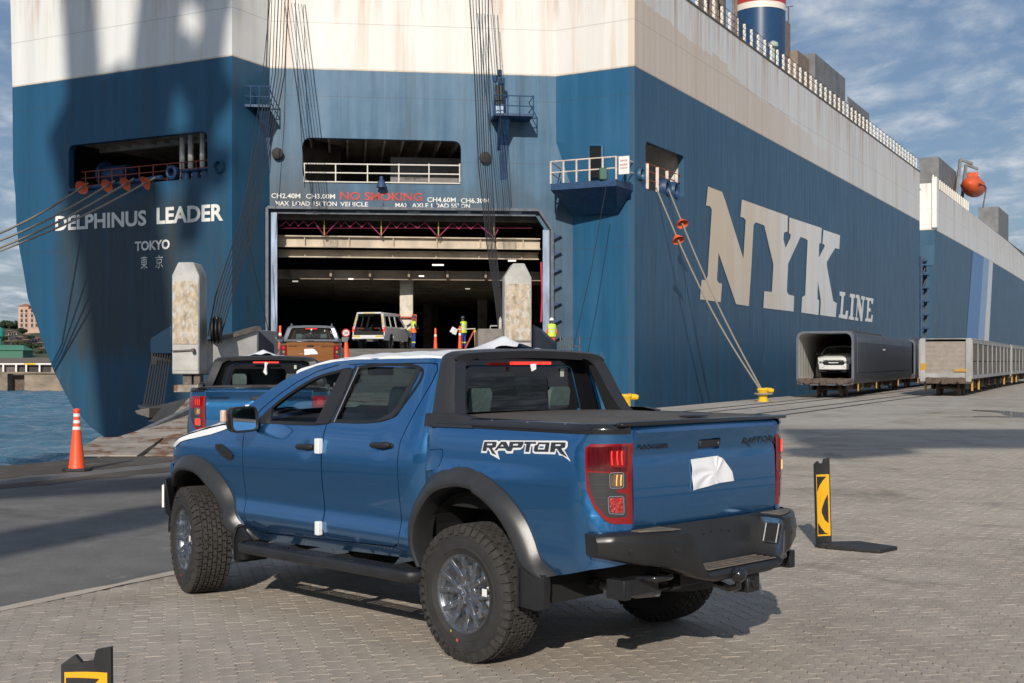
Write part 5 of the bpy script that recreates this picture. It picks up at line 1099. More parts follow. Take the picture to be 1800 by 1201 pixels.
def car_wagon2(label, loc, az, L=27, w=2.55, zt=3.0, z0=.95):
    o = thing('car_wagon', label, 'wagon', loc, az, 'railway wagons on the quay')
    G().box((0, -w/2, zt-.06), (L, w/2, zt)).build('roof', M_w2, o, bevel=.03)
    G().box((.02, -w/2+.06, z0), (L, w/2-.06, z0+.08)).build('floor', M_bog, o)
    n_ = 9
    for sy in (-1, 1):
        G().box((0, sy*w/2-.05, z0-.05), (L, sy*w/2+.05, z0+.14)).build('sill_beam', M_w2, o); G().box((0, sy*w/2-.05, zt-.26), (L, sy*w/2+.05, zt-.07)).build('top_beam', M_w2, o)
        for k in range(n_+1): x = k*(L-.2)/n_; G().box((x, sy*w/2-.06, z0+.14), (x+.2, sy*w/2+.06, zt-.26)).build('side_post', M_w2, o)
        for k in range(n_):
            x0 = k*(L-.2)/n_+.2; x1 = (k+1)*(L-.2)/n_; zm = z0+.85
            G().box((x0, sy*w/2-.02, z0+.14), (x1, sy*w/2+.02, zm-.02)).build('mesh_panel', M_mesh, o); G().box((x0, sy*w/2-.02, zm+.02), (x1, sy*w/2+.02, zt-.26)).build('mesh_panel', M_mesh, o)
        for x in (.02, L-.9): G().box((x, sy*w/2+.062, z0+.55), (x+.85, sy*w/2+.068, z0+.80)).build('yellow_mark', M_wy, o); G().box((x, sy*w/2+.062, z0+.9), (x+.85, sy*w/2+.068, z0+1.05)).build('yellow_mark', M_wy, o)
        G().box((-.04, sy*(w/2-.14)-.14, z0-.2), (.05, sy*(w/2-.14)+.14, zt)).build('corner_post', M_w2, o, bevel=.02)
    for k in range(26): z = z0+.20+k*.066; G().tube([(.06, -w/2+.26, z), (.06, w/2-.26, z)], .034, 6, cap=False).build('shutter_slat', mat('shutter_tan', (.34, .30, .26), .6, var=.15), o)
    G().box((.0, -w/2+.2, z0-.3), (.12, w/2-.2, z0+.24)).build('end_sill', M_w2, o, bevel=.03)
    G().box((-.05, -w/2+.25, z0+.32), (-.02, -w/2+.85, z0+.46)).box((-.05, w/2-.32, z0+.4), (-.02, w/2-.02, z0+.75)).build('yellow_mark', M_wy, o)
    G().add([(L, -w/2, z0), (L, w/2, z0), (L, w/2, zt), (L, -w/2, zt)], [(0, 1, 2, 3)]).build('end_wall', M_w2, o)
    for sy in (-1, 1):
        for x in (1.4, 5, L-4): G().box((x, sy*(w/2-.1)-.05, .25), (x+.12, sy*(w/2-.1)+.05, .95)).build('step', M_wy, o)
    chassis(o, L, w); return o
az1 = pi/2-radians(23.8); az2 = pi/2-radians(25.2)
w1 = car_wagon1('dark slate car-carrying wagon with an open end and a white pickup inside', ((1450-CX)/F*63.3, 63.3, .02), az1)
d_ = Vector((cos(az1), sin(az1), 0)); 
car_wagon1('dark slate wagon coupled behind the open ended one', Vector(w1.location)+d_*26.2, az1-.03, opened=False)
w2 = car_wagon2('light grey wagon with a closed roller shutter end and mesh side panels', ((1662-CX)/F*66.5, 66.5, .02), az2)
d_ = Vector((cos(az2), sin(az2), 0)); w3 = car_wagon2('light grey mesh sided wagon coupled behind the shutter wagon, cut by the right edge', Vector(w2.location)+d_*28.3, az2-.02)
# ================================================================== PICKUP
TH, OX, OY = .797, .415, 8.36                       # heading and rear axle position of the near pickup
_c, _s = cos(TH), sin(TH)
def sd(px, py, y=.92):                              # photograph pixel -> (x, z) on the pickup's side at half width y
    a = (px-CX)/F; x = (OX-_s*y-a*OY+a*_c*y)/(_c+a*_s); Z = OY+_s*x-_c*y; return x, CH-(py-HY)*Z/F
def bk(px, py, x):                                  # -> (y, z) on a transverse plane
    a = (px-CX)/F; y = (OX-_c*x-a*OY-a*_s*x)/(_s-a*_c); Z = OY+_s*x-_c*y; return y, CH-(py-HY)*Z/F
def sdl(L, sc, ox, oy, y=.92): return [sd(a, b, y) for a, b in zoomed(L, sc, ox, oy)]
def paint(name, col, metal=.35):
    m = mat(name, col, .24, metal=metal, coat=1.0); t = NT(m.node_tree); b = t.n['Principled BSDF']
    tc = t.n.new('ShaderNodeTexCoord').outputs['Object']; fl = t.noise(tc, 900, 1, .5); du = t.noise(tc, 2.3, 6, .6)
    t.l.new(t.ramp(du, [(.35, .012), (.7, .045)]), b.inputs['Coat Roughness']); b.inputs['Coat IOR'].default_value = 1.62; 
    z = t.new('ShaderNodeSeparateXYZ', Vector=tc).outputs[2]
    dust = t.math('MULTIPLY', t.ramp(t.math('ADD', z, t.math('MULTIPLY', du, .25)), [(.62, .22), (.95, 0.0)]), 1.0)
    c = t.mix(t.ramp(fl, [(.3, .0), (.75, .25)]), tuple(col), tuple(min(1, x*1.9+.01) for x in col)); c = t.mix(dust, c, (.22, .19, .16)); t.l.new(c, b.inputs['Base Color'])
    return m
P_blue = paint('pickup_blue_paint', (.030, .165, .385), .84)
P_orange = paint('pickup_orange_paint', (.30, .115, .032), .4); P_white = paint('pickup_white_paint', (.72, .72, .71), 0.0)
K_mat = mat('trim_black_grained', (.017, .017, .019), .48, var=.25, vscale=5, bump=.12, bscale=300)
K_gloss = mat('trim_black_gloss', (.012, .012, .014), .14, coat=.6); K_seal = mat('rubber_seal', (.010, .010, .010), .5)
K_flare = mat('flare_black', (.028, .029, .031), .33, var=.2, vscale=6, bump=.05, bscale=400)
K_hoop = mat('sports_bar_black', (.024, .025, .029), .42, var=.15, vscale=4, bump=.08, bscale=350)
K_bump = mat('bumper_grey', (.030, .032, .036), .40, metal=.25, var=.2, vscale=5)
K_bumpl = mat('bumper_face_dark', (.016, .0165, .018), .34, var=.25, vscale=6)
K_bumpm = mat('bumper_metal_grey', (.20, .205, .215), .40, metal=.5, var=.15)
K_dirt = mat('dusty_step', (.15, .125, .10), .9, var=.4, vscale=14, bump=.3, bscale=120)
K_under = mat('underbody_black', (.012, .012, .012), .85, var=.3); K_tyre = mat('tyre_rubber', (.028, .027, .026), .78, var=.3, vscale=9, bump=.15, bscale=90)
K_tread = mat('tread_rubber', (.036, .033, .030), .85, var=.35, vscale=14)
K_rim = mat('alloy_dark', (.20, .21, .225), .30, metal=.8); K_film = glass('film_clear', (.90, .92, .96), .95, .06, 2.3)
K_glass = glass('tinted_glass', (.30, .37, .36), 1.0, .0, 1.52); K_glassr = glass('dark_rear_glass', (.020, .030, .033), 1.0, .0, 1.65)
K_red = mat('lamp_red_lens', (.24, .004, .006), .10, coat=1); K_redd = mat('lamp_red_dark', (.085, .005, .008), .12, coat=1, var=.5, vscale=60, stretch=(1, 1, .15)); K_smoke = mat('lamp_smoked', (.034, .035, .039), .12, coat=1)
K_redl = mat('lamp_red_bright', (.36, .006, .008), .25, coat=1, var=.5, vscale=45, bump=.6, bscale=60, emit=(1, .02, .02), estr=.03); K_redl2 = mat('lamp_red_lit', (.5, .02, .015), .3, emit=(1, .05, .03), estr=1.1)
K_amb = mat('lamp_amber', (.16, .10, .06), .15, coat=1, var=.4, vscale=40); K_chr = mat('chrome', (.6, .6, .62), .12, metal=1)
K_clear = mat('lamp_clear', (.26, .27, .29), .12, coat=1)
K_film_w = mat('white_protective_film', (.80, .81, .83), .42, var=.05, vscale=4, bump=.25, bscale=9)
K_foam = mat('white_foam', (.78, .78, .77), .6); K_int = mat('interior_dark', (.022, .022, .024), .7); K_seatf = mat('seat_plastic_cover', (.065, .10, .095), .25, var=.3, vscale=5, bump=.4, bscale=12)
K_lid = mat('bed_cover_vinyl', (.085, .075, .065), .7, var=.25, vscale=3, bump=.1, bscale=200); K_tagy = mat('yellow_dot', (.6, .6, .05)); K_tagr = mat('red_dot', (.6, .08, .05))
K_well = mat('wheel_well', (.010, .010, .010), .9); K_mirr = mat('mirror_glass', (.80, .85, .9), .02, metal=1.0)

from bisect import bisect
ZT = [.38, .50, .55, .60, .64, .68, .72, .76, .82, .90, 1.0, 1.1, 1.18, 1.25, 1.31, 1.36, 1.42, 1.60, 1.78, 1.84, 1.88]
YT = [.80, .850, .876, .906, .922, .928, .916, .902, .902, .914, .926, .931, .930, .923, .908, .889, .866, .800, .734, .706, .67]
YB = [.80, .850, .880, .905, .915, .920, .920, .918, .920, .926, .931, .934, .934, .932, .929, .922, .905, .80, .73, .70, .67]
_zz = np.linspace(.36, 1.9, 300)
def smooth_tab(Y): a = np.interp(_zz, ZT, Y); k = np.exp(-np.linspace(-2, 2, 15)**2); k /= k.sum(); p = np.pad(a, 7, mode='edge'); return np.convolve(p, k, 'valid')
_yt, _yb = smooth_tab(YT), smooth_tab(YB)
def ycab(x, z):
    y = float(np.interp(z, _zz, _yt))
    if x < .64: y -= .085*(max(0, .64-x)/.19)**2.0
    if z < 1.2 and 2.4 < x < 4.0: y += .018*cos(min(pi/2, abs(x-3.2)/.8*pi/2))**2
    if x > 3.25: y -= .17*((x-3.25)/.55)**2.2
    for hx, hz in ((1.700, 1.212), (.868, 1.262)): y -= .020*math.exp(-((x-hx)/.045)**2-((z-hz)/.038)**2)
    return y
RC = -.82
LAMPO = [(-.925, 1.33), (-.93, 1.20), (-.942, 1.09), (-.985, 1.00), (-1.045, .935), (-1.09, .912), (-1.212, .905), (-1.212, 1.352), (-.96, 1.350)]
def ubed(u, z, off=0.0, dip=True):                  # u runs along the bed side and round its rear corner
    yb = float(np.interp(z, _zz, _yb))
    if u > .30: yb -= .03*((u-.30)/.14)**2
    if z < 1.15: yb += .022*math.exp(-(u/.45)**2)
    if dip:
        dd = float(dpoly([(u, z)], LAMPO)[0]); ins = bool(inpoly([(u, z)], LAMPO)[0])
        if not ins: yb -= .0; k = .028*math.exp(-(dd/.042)**2)
        else: k = .028
    else: k = 0
    yb += off-k*.9
    if u >= RC: return (u, yb, z)
    a = (RC-u)/.30; ex = .268+off*.5; return (RC-ex*sin(a), yb-(.27+off*.3)*(1-cos(a)), z)
FO = [(2.40, .492), (2.47, .535), (2.53, .59), (2.589, .67), (2.647, .779), (2.743, .9), (2.888, 1.007), (3.036, 1.064), (3.188, 1.083), (3.343, 1.055), (3.50, .99), (3.61, .90), (3.67, .83)]
FI = [(2.46, .472), (2.56, .50), (2.64, .55), (2.71, .635), (2.785, .758), (2.88, .85), (2.99, .925), (3.09, .957), (3.19, .965), (3.30, .953), (3.42, .91), (3.52, .85), (3.585, .80)]
RO = [(.50, .55), (.561, .641), (.575, .766), (.535, .884), (.445, 1.015), (.312, 1.11), (.145, 1.163), (.001, 1.171), (-.139, 1.144), (-.275, 1.077), (-.392, .993), (-.49, .886), (-.554, .767), (-.60, .68), (-.70, .598)]
RI = [(.40, .53), (.463, .64), (.465, .75), (.424, .85), (.340, .95), (.220, 1.018), (.10, 1.05), (.0, 1.055), (-.10, 1.035), (-.21, .985), (-.311, .909), (-.385, .82), (-.44, .72), (-.49, .64), (-.60, .575)]
def respline(P, k):
    P = np.array(P, float); d = np.r_[0, np.cumsum(np.hypot(*np.diff(P, axis=0).T))]; t = np.linspace(0, d[-1], k); ext = np.vstack([2*P[0]-P[1], P, 2*P[-1]-P[-2]]); out = []
    for q in t:
        i = min(len(d)-2, max(0, bisect(list(d), q)-1)); u = (q-d[i])/(d[i+1]-d[i]); p0, p1, p2, p3 = ext[i:i+4]
        out.append(tuple(.5*((2*p1)+(-p0+p2)*u+(2*p0-5*p1+4*p2-p3)*u*u+(-p0+3*p1-3*p2+p3)*u**3)))
    return out
def inset(P, c, k): return [tuple(np.array(p)+(np.array(c)-np.array(p))*k) for p in P]

# ---- wheel (outer face towards +y)
def make_wheel(parent, loc, steer=0.0, label=None, mirror=False):
    w = bpy.data.objects.new('wheel', None); COL.objects.link(w); w.empty_display_size = .2; setp(w, parent); w.location = loc; w.rotation_euler = (0, 0, steer+(pi if mirror else 0))
    return w
TY = {}
def wheel_parts(w):
    if TY:
        for nm, (me, k) in TY.items():
            o = bpy.data.objects.new(nm.split('#')[0], me); COL.objects.link(o); setp(o, w)
            if k: o['kind'] = k
        return
    def keep(o, key, kind=None):
        TY[key] = (o.data, kind)
        if kind: o['kind'] = kind
    R, hw = .408, .138
    prof = [(.215, -.115), (.232, -.128), (.29, -.140), (.345, -.138), (.378, -.128), (.394, -.112), (.398, -.08), (.400, 0), (.398, .08), (.394, .112), (.378, .128), (.345, .138), (.29, .140), (.262, .136), (.258, .131), (.232, .128), (.215, .115)]
    keep(G().lathe(prof, (0, 0, 0), (0, 1, 0), 72, cap=False).build('tyre', K_tyre, w, smooth=50), 'tyre')
    g = G(); r = random.Random(2); N = 46
    rows = [(-.112, .034, 0), (-.072, .033, .5), (-.036, .030, 0), (.0, .030, .5), (.036, .030, 0), (.072, .033, .5), (.112, .034, 0)]
    for y0, wy, ph in rows:
        for k in range(N):
            a0 = 2*pi*(k+ph)/N; la = 2*pi/N*.42; sk = .10*(1 if k % 2 else -1); edge = abs(y0) > .1
            rb = .392 if not edge else .384; rt = .4145 if not edge else .409
            a0 += r.uniform(-.012, .012); la *= r.uniform(.92, 1.1)
            poly = [(-la, -wy/2), (-la*.2, -wy/2*1.0), (la*.1, -wy/2*.72), (la, -wy/2*.8), (la*.82, wy*.1), (la*1.05, wy/2), (0, wy/2*.95), (-la*.2, wy/2*.70), (-la*1.02, wy/2*.8), (-la*.82, 0)]
            k2 = len(poly); P = []
            for rr, sc in ((rb, 1.06), (rt, .94)):
                for a, y in poly:
                    A = a0+a*sc+sk*y*3; yy = y0+y*sc; P.append((sin(A)*rr, yy, cos(A)*rr))
            g.add(P, [tuple(range(k2, 2*k2))]+[(i, (i+1) % k2, k2+(i+1) % k2, k2+i) for i in range(k2)])
    for sy in (-1, 1):                                   # shoulder lugs running down the sidewall
        for k in range(N):
            a0 = 2*pi*k/N; la = 2*pi/N*.36; P = []; lo = .352 if k % 2 else .366
            for rr, y, s_ in ((lo, .137, .8), (.385, .128, 1), (.406, .116, 1), (.398, .108, 1)):
                for a in (-la*s_, la*s_): A = a0+a; P.append((sin(A)*rr, sy*(y+.009), cos(A)*rr))
            Q = [(p[0]*.985, p[1]-sy*.014, p[2]*.985) for p in P]; b = len(P)
            g.add(P+Q, [(0, 1, 3, 2), (2, 3, 5, 4), (4, 5, 7, 6), (0, 2, b+2, b+0), (2, 4, b+4, b+2), (1, 3, b+3, b+1), (3, 5, b+5, b+3), (0, 1, b+1, b)])
    keep(g.build('tread_block', K_tread, w), 'tread_block', 'stuff')
    g = G(); 
    for t_ in ('ALL-TERRAIN',): pass
    keep(G().lathe([(.268, .1385), (.272, .1415), (.282, .1415), (.286, .139)], (0, 0, 0), (0, 1, 0), 64, cap=False).lathe([(.335, .137), (.338, .1405), (.343, .1405), (.346, .137)], (0, 0, 0), (0, 1, 0), 64, cap=False).build('sidewall_ring', K_tyre, w, smooth=40), 'sidewall_ring')
    keep(G().lathe([(.20, -.11), (.19, -.05), (.19, .06), (.205, .10), (.222, .122), (.236, .130), (.238, .124)], (0, 0, 0), (0, 1, 0), 56, cap=False).build('rim', K_rim, w, smooth=40), 'rim')
    keep(G().lathe([(.001, .0), (.16, .0), (.16, .03)], (0, 0, 0), (0, 1, 0), 40).build('brake_disc', K_chr, w), 'brake_disc')
    g = G()
    for k in range(6):
        a = 2*pi*k/6+.3
        for da in (-.20, .20):
            p0 = Vector((sin(a)*.05, .085, cos(a)*.05)); p1 = Vector((sin(a+da)*.150, .098, cos(a+da)*.150)); p2 = Vector((sin(a+da*1.3)*.222, .118, cos(a+da*1.3)*.222))
            g.beam(p0, p1, .034, .03, up=(0, 1, 0)).beam(p1, p2, .030, .026, up=(0, 1, 0))
    g.lathe([(.075, .06), (.075, .096), (.06, .102)], (0, 0, 0), (0, 1, 0), 24); keep(g.build('spoke', K_rim, w, bevel=.004), 'spoke')
    TY['spoke'] = (TY['spoke'][0], None)
    g = G()
    for k in range(6): a = 2*pi*k/6; g.lathe([(.012, .09), (.012, .116), (.006, .119)], (sin(a)*.052, 0, cos(a)*.052), (0, 1, 0), 6)
    g.lathe([(.026, .10), (.026, .125), (.02, .129)], (0, 0, 0), (0, 1, 0), 20); keep(g.build('wheel_nut', K_chr, w), 'wheel_nut')
    r = random.Random(5); g = G()                        # crinkled clear film stretched over the rim
    NR, NA = 9, 60
    def fz(i, j):
        rr = .236*i/(NR-1)
        a = 2*pi*j/NA; return (sin(a)*rr, .131+(.006*sin(5*a+i*.9)*sin(11*a-i)+.004*r.uniform(-1, 1)+.004*sin(a*3+i*2.2))*(1 if i < NR-1 else 0), cos(a)*rr)
    P = [fz(i, j) for i in range(NR) for j in range(NA)]
    keep(g.add(P, [(i*NA+j, i*NA+(j+1) % NA, (i+1)*NA+(j+1) % NA, (i+1)*NA+j) for i in range(NR-1) for j in range(NA)]).build('clear_film', K_film, w), 'clear_film')
    keep(G().box((-.020, .136, -.020), (.020, .138, .024)).build('paper_sticker', K_foam, w), 'paper_sticker'); k_ = kids(w)[-1]; k_.data.transform(Matrix.Translation((-.195, 0, .03)))
    keep(G().lathe([(.001, .0), (.010, .0)], (.04, .1425, -.282), (0, 1, 0), 10).build('paint_dot', K_tagr, w), 'paint_dot'); keep(G().lathe([(.001, .0), (.007, .0)], (.10, .139, -.235), (0, 1, 0), 10).build('paint_dot', K_tagy, w), 'paint_dot#2')
    g = G(); k = G()

def both(fn):
    for mir in (False, True): fn(mir)
def my(v, mir): return (v[0], -v[1], v[2]) if mir else v

def make_pickup(name, label, steer=0.0, group=None):
    T = thing(name, label, 'pickup', (0, 0, 0), 0, group)
    cabfn = lambda off=0.0: (lambda x, z: (x, ycab(x, z)+off, z))
    # ---------- body panels
    fdoor = [(2.498, 1.330), (2.500, 1.0), (2.492, .70), (2.455, .60), (2.36, .556), (2.24, .555), (1.523, .585), (1.523, 1.375), (1.43, 1.60), (1.392, 1.784), (1.598, 1.776), (1.813, 1.732), (2.02, 1.655), (2.20, 1.560), (2.36, 1.455)]
    fwin = [(2.385, 1.352), (1.500, 1.380), (1.425, 1.56), (1.405, 1.752), (1.60, 1.742), (1.80, 1.700), (1.98, 1.628), (2.14, 1.545), (2.29, 1.445)]
    rdoor = [(1.510, .586), (.76, .614), (.70, .640), (.690, .70), (.695, 1.20), (.688, 1.30), (.655, 1.405), (.622, 1.499), (.56, 1.669), (.545, 1.75), (.56, 1.787), (.60, 1.793), (1.380, 1.785), (1.420, 1.60), (1.510, 1.375)]
    rwin = [(1.478, 1.388), (1.165, 1.392), (.96, 1.408), (.83, 1.440), (.772, 1.490), (.672, 1.768), (1.370, 1.770), (1.405, 1.60)]
    for mir in (False, True):
        g = G(); plate(g, fdoor, cabfn(), [fwin], h=.042, flange=(0, -.03, 0), mirror=mir); fd = g.build('front_door', P_blue, T, smooth=32)
        g = G(); plate(g, rdoor, cabfn(), [rwin], h=.042, flange=(0, -.03, 0), mirror=mir); rd = g.build('rear_door', P_blue, T, smooth=32)
        fen = [(2.506, 1.335), (2.508, 1.0), (2.500, .70), (2.462, .592), (2.40, .545)]+[p for p in inset(FO[1:], (3.2, .35), .06)]+[(3.70, .86), (3.72, .96), (3.66, 1.07), (3.55, 1.145), (3.35, 1.215), (3.1, 1.268), (2.82, 1.318), (2.60, 1.355)]
        g = G(); plate(g, fen, cabfn(), h=.045, flange=(0, -.03, 0), mirror=mir); g.build('fender', P_blue, T, smooth=32)
        rock = [(2.455, .585), (2.44, .525), (2.38, .486), (.565, .548), (.575, .66), (.60, .80), (.565, .88), (.545, .93), (.47, .985), (.455, 1.00), (.452, 1.40), (.462, 1.60), (.475, 1.826), (.60, 1.835), (1.44, 1.826), (1.64, 1.812), (1.84, 1.786), (2.02, 1.74), (2.20, 1.668), (2.39, 1.575), (2.56, 1.472), (2.66, 1.40), (2.62, 1.358), (2.51, 1.345),
                (2.505, 1.338), (2.368, 1.461), (2.205, 1.567), (2.024, 1.662), (1.815, 1.739), (1.60, 1.783), (1.385, 1.792), (.60, 1.800), (.553, 1.794), (.537, 1.75), (.552, 1.667), (.614, 1.497), (.647, 1.403), (.680, 1.300), (.687, 1.20), (.682, .70), (.693, .633), (.755, .606), (1.516, .578), (2.24, .547), (2.36, .548), (2.415, .566)]
        g = G(); plate(g, rock, cabfn(), h=.035, flange=(0, -.03, 0), mirror=mir); g.build('side_frame', P_blue, T, smooth=32)
        # door gaps: dark backing a little inside
        for pts in ([(2.503, 1.335), (2.503, .70), (2.458, .595), (2.36, .552), (1.517, .582), (1.517, 1.376)], [(1.517, .582), (.757, .61), (.697, .637), (.686, .70), (.691, 1.20), (.684, 1.30), (.651, 1.404), (.618, 1.498), (.556, 1.668), (.541, 1.75), (.556, 1.79), (.60, 1.797), (1.384, 1.789)]):
            G().tube([my((x, ycab(x, z)-.018, z), mir) for x, z in respline(pts, 60)], .010, 5).build('door_seal', K_seal, T)
        # window surrounds and B pillar
        def wring(win, k, nm='window_seal'):
            c = np.mean(win, axis=0); inn = inset(win, c, k); g = G(); plate(g, win, cabfn(.003), [inn], h=.05, mirror=mir); return g.build(nm, K_mat, fd if win is fwin else rd)
        # constant width seals
        def seal(win, w_, off=.004):
            P = np.array(respline(win+[win[0]], 64))[:-1]; k = len(P); c = P.mean(0); inn = []
            for i in range(k):
                t_ = P[(i+1) % k]-P[i-1]; n_ = np.array([t_[1], -t_[0]]); n_ /= np.hypot(*n_)
                if n_@(c-P[i]) < 0: n_ = -n_
                inn.append(P[i]+n_*w_)
            g = G()
            A_ = [my((p[0], ycab(*p)+off, p[1]), mir) for p in P]; B_ = [my((p[0], ycab(*p)+off-.004, p[1]), mir) for p in inn]; C_ = [my((p[0], ycab(*p)-.035, p[1]), mir) for p in inn]
            g.add(A_+B_+C_, [(i, (i+1) % k, k+(i+1) % k, k+i) for i in range(k)]+[(k+i, k+(i+1) % k, 2*k+(i+1) % k, 2*k+i) for i in range(k)]); g.build('window_seal', K_seal, fd if win is fwin else rd)
        seal(fwin, .020); seal(rwin, .022)
        fb = [(1.650, 1.372), (1.500, 1.380), (1.425, 1.56), (1.405, 1.752), (1.520, 1.750)]
        g = G(); plate(g, fb, cabfn(.006), h=.06, mirror=mir, flange=(0, -.03, 0)); g.build('pillar_trim', K_mat, fd)
        rb = [(1.478, 1.388), (1.440, 1.389), (1.345, 1.769), (1.370, 1.770), (1.405, 1.60)]
        g = G(); plate(g, rb, cabfn(.006), h=.06, mirror=mir, flange=(0, -.03, 0)); g.build('pillar_trim', K_mat, rd)
        qw = [(.83, 1.440), (.772, 1.490), (.672, 1.768), (.722, 1.769), (.812, 1.515), (.868, 1.462), (.98, 1.425), (.96, 1.408)]
        g = G(); plate(g, qw, cabfn(.006), h=.05, mirror=mir, flange=(0, -.02, 0)); g.build('pillar_trim', K_mat, rd)
        tri = [(2.385, 1.352), (2.20, 1.357), (2.235, 1.475), (2.29, 1.445)]
        g = G(); plate(g, tri, cabfn(.005), h=.05, mirror=mir, flange=(0, -.02, 0)); g.build('mirror_base', K_mat, fd)
        G().tube([my((x, ycab(x, z)+.004, z), mir) for x, z in ((1.437, 1.39), (1.39, 1.58), (1.343, 1.768))], .0045, 5).build('glass_run', K_chr, rd)
        g = G(); plate(g, inset(rwin, (1.1, 1.58), .03), cabfn(-.018), h=.12, mirror=mir); g.build('window_glass', K_glass, rd)
        if mir: g = G(); plate(g, inset(fwin, (1.9, 1.5), .03), cabfn(-.018), h=.12, mirror=mir); g.build('window_glass', K_glass, fd)
        else: g = G(); plate(g, [(2.22, 1.36), (1.66, 1.36), (1.66, 1.385), (2.20, 1.378)], cabfn(-.018), h=.12); g.build('window_glass', K_glass, fd)
        # handles
        for (hx, hz), d_ in (((1.700, 1.212), fd), ((.868, 1.262), rd)):
            y = ycab(hx, hz)+.03; g = G(); P = []
            for u in np.linspace(-1, 1, 9):
                r_ = (.021 if u < .35 else .024); x = hx-u*.098; yy = y+.012*(1-u*u)
                P.append((my((x, yy, hz+.004*u), mir)))
            g.tube(P, [.014, .020, .021, .021, .021, .022, .023, .022, .013], 10); g.build('door_handle', K_mat, d_, smooth=60)
            G().tube([my((hx-.105, y-.028, hz), mir), my((hx-.095, y+.0, hz), mir)], .016, 8).tube([my((hx+.092, y-.028, hz), mir), my((hx+.085, y+.0, hz), mir)], .014, 8).build('handle_mount', K_mat, d_)
        # vent badge on the fender
        vb = sdl([(418, 268), (445, 268), (492, 308), (512, 335), (505, 362), (482, 362), (440, 325), (416, 292)], 3.337, 260, 700)
        g = G(); plate(g, vb, lambda x, z: (x, ycab(x, z)+.012, z), h=.03, mirror=mir, flange=(0, -.02, 0)); g.build('fender_vent', K_mat, T)
        for (a, b) in ((438, 292), (462, 317), (486, 342)):
            x, z = sd(260+a/3.337, 700+b/3.337); g = G(); plate(g, [(x-.022, z-.012), (x+.014, z-.004), (x+.022, z+.014), (x-.012, z+.008)], lambda x, z: (x, ycab(x, z)+.016, z), mirror=mir, flange=(0, -.004, 0)); g.build('vent_slot', K_gloss, T)
        # bed side with fuel door
        fuel = [sd(700+a/2.86, 760+b/2.86) for a, b in ((128, 115), (158, 86), (226, 83), (233, 90), (233, 122), (216, 168), (186, 192), (128, 197), (123, 190))]
        bed = [(.437, 1.405), (.437, 1.025)]+inset(RO[4:], (0, .5), .06)+[(-.72, .602), (-.95, .655), (-1.13, .680), (-1.212, .69), (-1.212, .905)]+list(reversed(LAMPO[:6]))+[(-.96, 1.350), (-1.212, 1.352), (-1.212, 1.425), (-1.10, 1.420)]
        hole = [fuel] if not mir else []
        fnb = lambda u, z: ubed(u, z)
        g = G(); plate(g, bed, fnb, hole, h=.038, flange=(0, -.022, 0), mirror=mir); g.build('bed_side', P_blue, T, smooth=34)
        if not mir:
            g = G(); plate(g, inset(fuel, np.mean(fuel, axis=0), .05), lambda u, z: ubed(u, z, .0015), h=.05, flange=(0, -.02, 0)); g.build('fuel_door', P_blue, T, smooth=34)
            G().tube([ubed(u, z, -.016) for u, z in fuel+[fuel[0]]], .006, 4).build('fuel_door_seal', K_seal, T)
        # rear quarter bottom lip
        # ---------- tail lamp
        lmp = lambda off: (lambda u, z: ubed(u, z, off, dip=False))
        g = G(); plate(g, LAMPO, lmp(-.006), h=.04, flange=(.0, -.03, 0), mirror=mir); tl_ = g.build('tail_lamp', K_red, T, smooth=40)
        up_p = [(-.942, 1.333), (-.948, 1.205), (-1.202, 1.195), (-1.202, 1.340)]
        g = G(); plate(g, up_p, lmp(-.0035), h=.04, mirror=mir); g.build('upper_lens', K_redd, tl_, smooth=40)
        low = [(-.948, 1.195), (-.960, 1.10), (-.998, 1.02), (-1.055, .957), (-1.085, .945), (-1.198, .948), (-1.198, 1.075), (-1.13, 1.085), (-1.13, 1.10), (-1.198, 1.105), (-1.198, 1.188)]
        g = G(); plate(g, low, lmp(-.0035), h=.04, mirror=mir); g.build('smoked_lens', K_smoke, tl_, smooth=40)
        for poly, m_, nm in (([(-1.085, 1.315), (-1.085, 1.225), (-1.185, 1.222), (-1.185, 1.318)], K_red, 'brake_bulb'), ([(-1.095, 1.185), (-1.098, 1.115), (-1.172, 1.115), (-1.172, 1.187)], K_amb, 'indicator_bulb'), ([(-1.085, 1.055), (-1.088, .975), (-1.172, .968), (-1.172, 1.055)], K_redl, 'fog_bulb')):
            g = G(); plate(g, rrect(poly, .012, 3), lmp(-.001), h=.03, mirror=mir); g.build(nm, m_, tl_, smooth=40)
            if nm != 'brake_bulb': g = G(); P = rrect([(p[0]+(.008 if p[0] > -1.13 else -.006), p[1]+(.007 if p[1] > np.mean([q[1] for q in poly]) else -.007)) for p in poly], .014, 3); g.tube([my(lmp(0.0)(*q), mir) for q in P+[P[0]]], .0022, 4); g.build('bulb_rim', K_clear, tl_)
        for xx in (-1.10, -1.135, -1.165): G().tube([my(lmp(.001)(xx+.004*sin(z_*40), z_), mir) for z_ in np.linspace(1.235, 1.312, 7)], .0035, 5).build('light_strip', K_redl2, tl_)
        for xx in (-1.135, -1.163): G().tube([my(lmp(.001)(xx+.004*sin(z_*40), z_), mir) for z_ in np.linspace(1.122, 1.182, 6)], .0035, 5).build('light_strip', mat('strip_amber', (.9, .5, .1), emit=(1, .45, .08), estr=.45), tl_)
        for kz in range(5): z_ = 1.02+kz*.036; G().tube([my(lmp(.0)(u_, z_), mir) for u_ in np.linspace(-.985, -1.08, 5)], .0010, 4).build('lens_ridge', mat('lens_ridge', (.12, .12, .13), .2, coat=1), tl_)
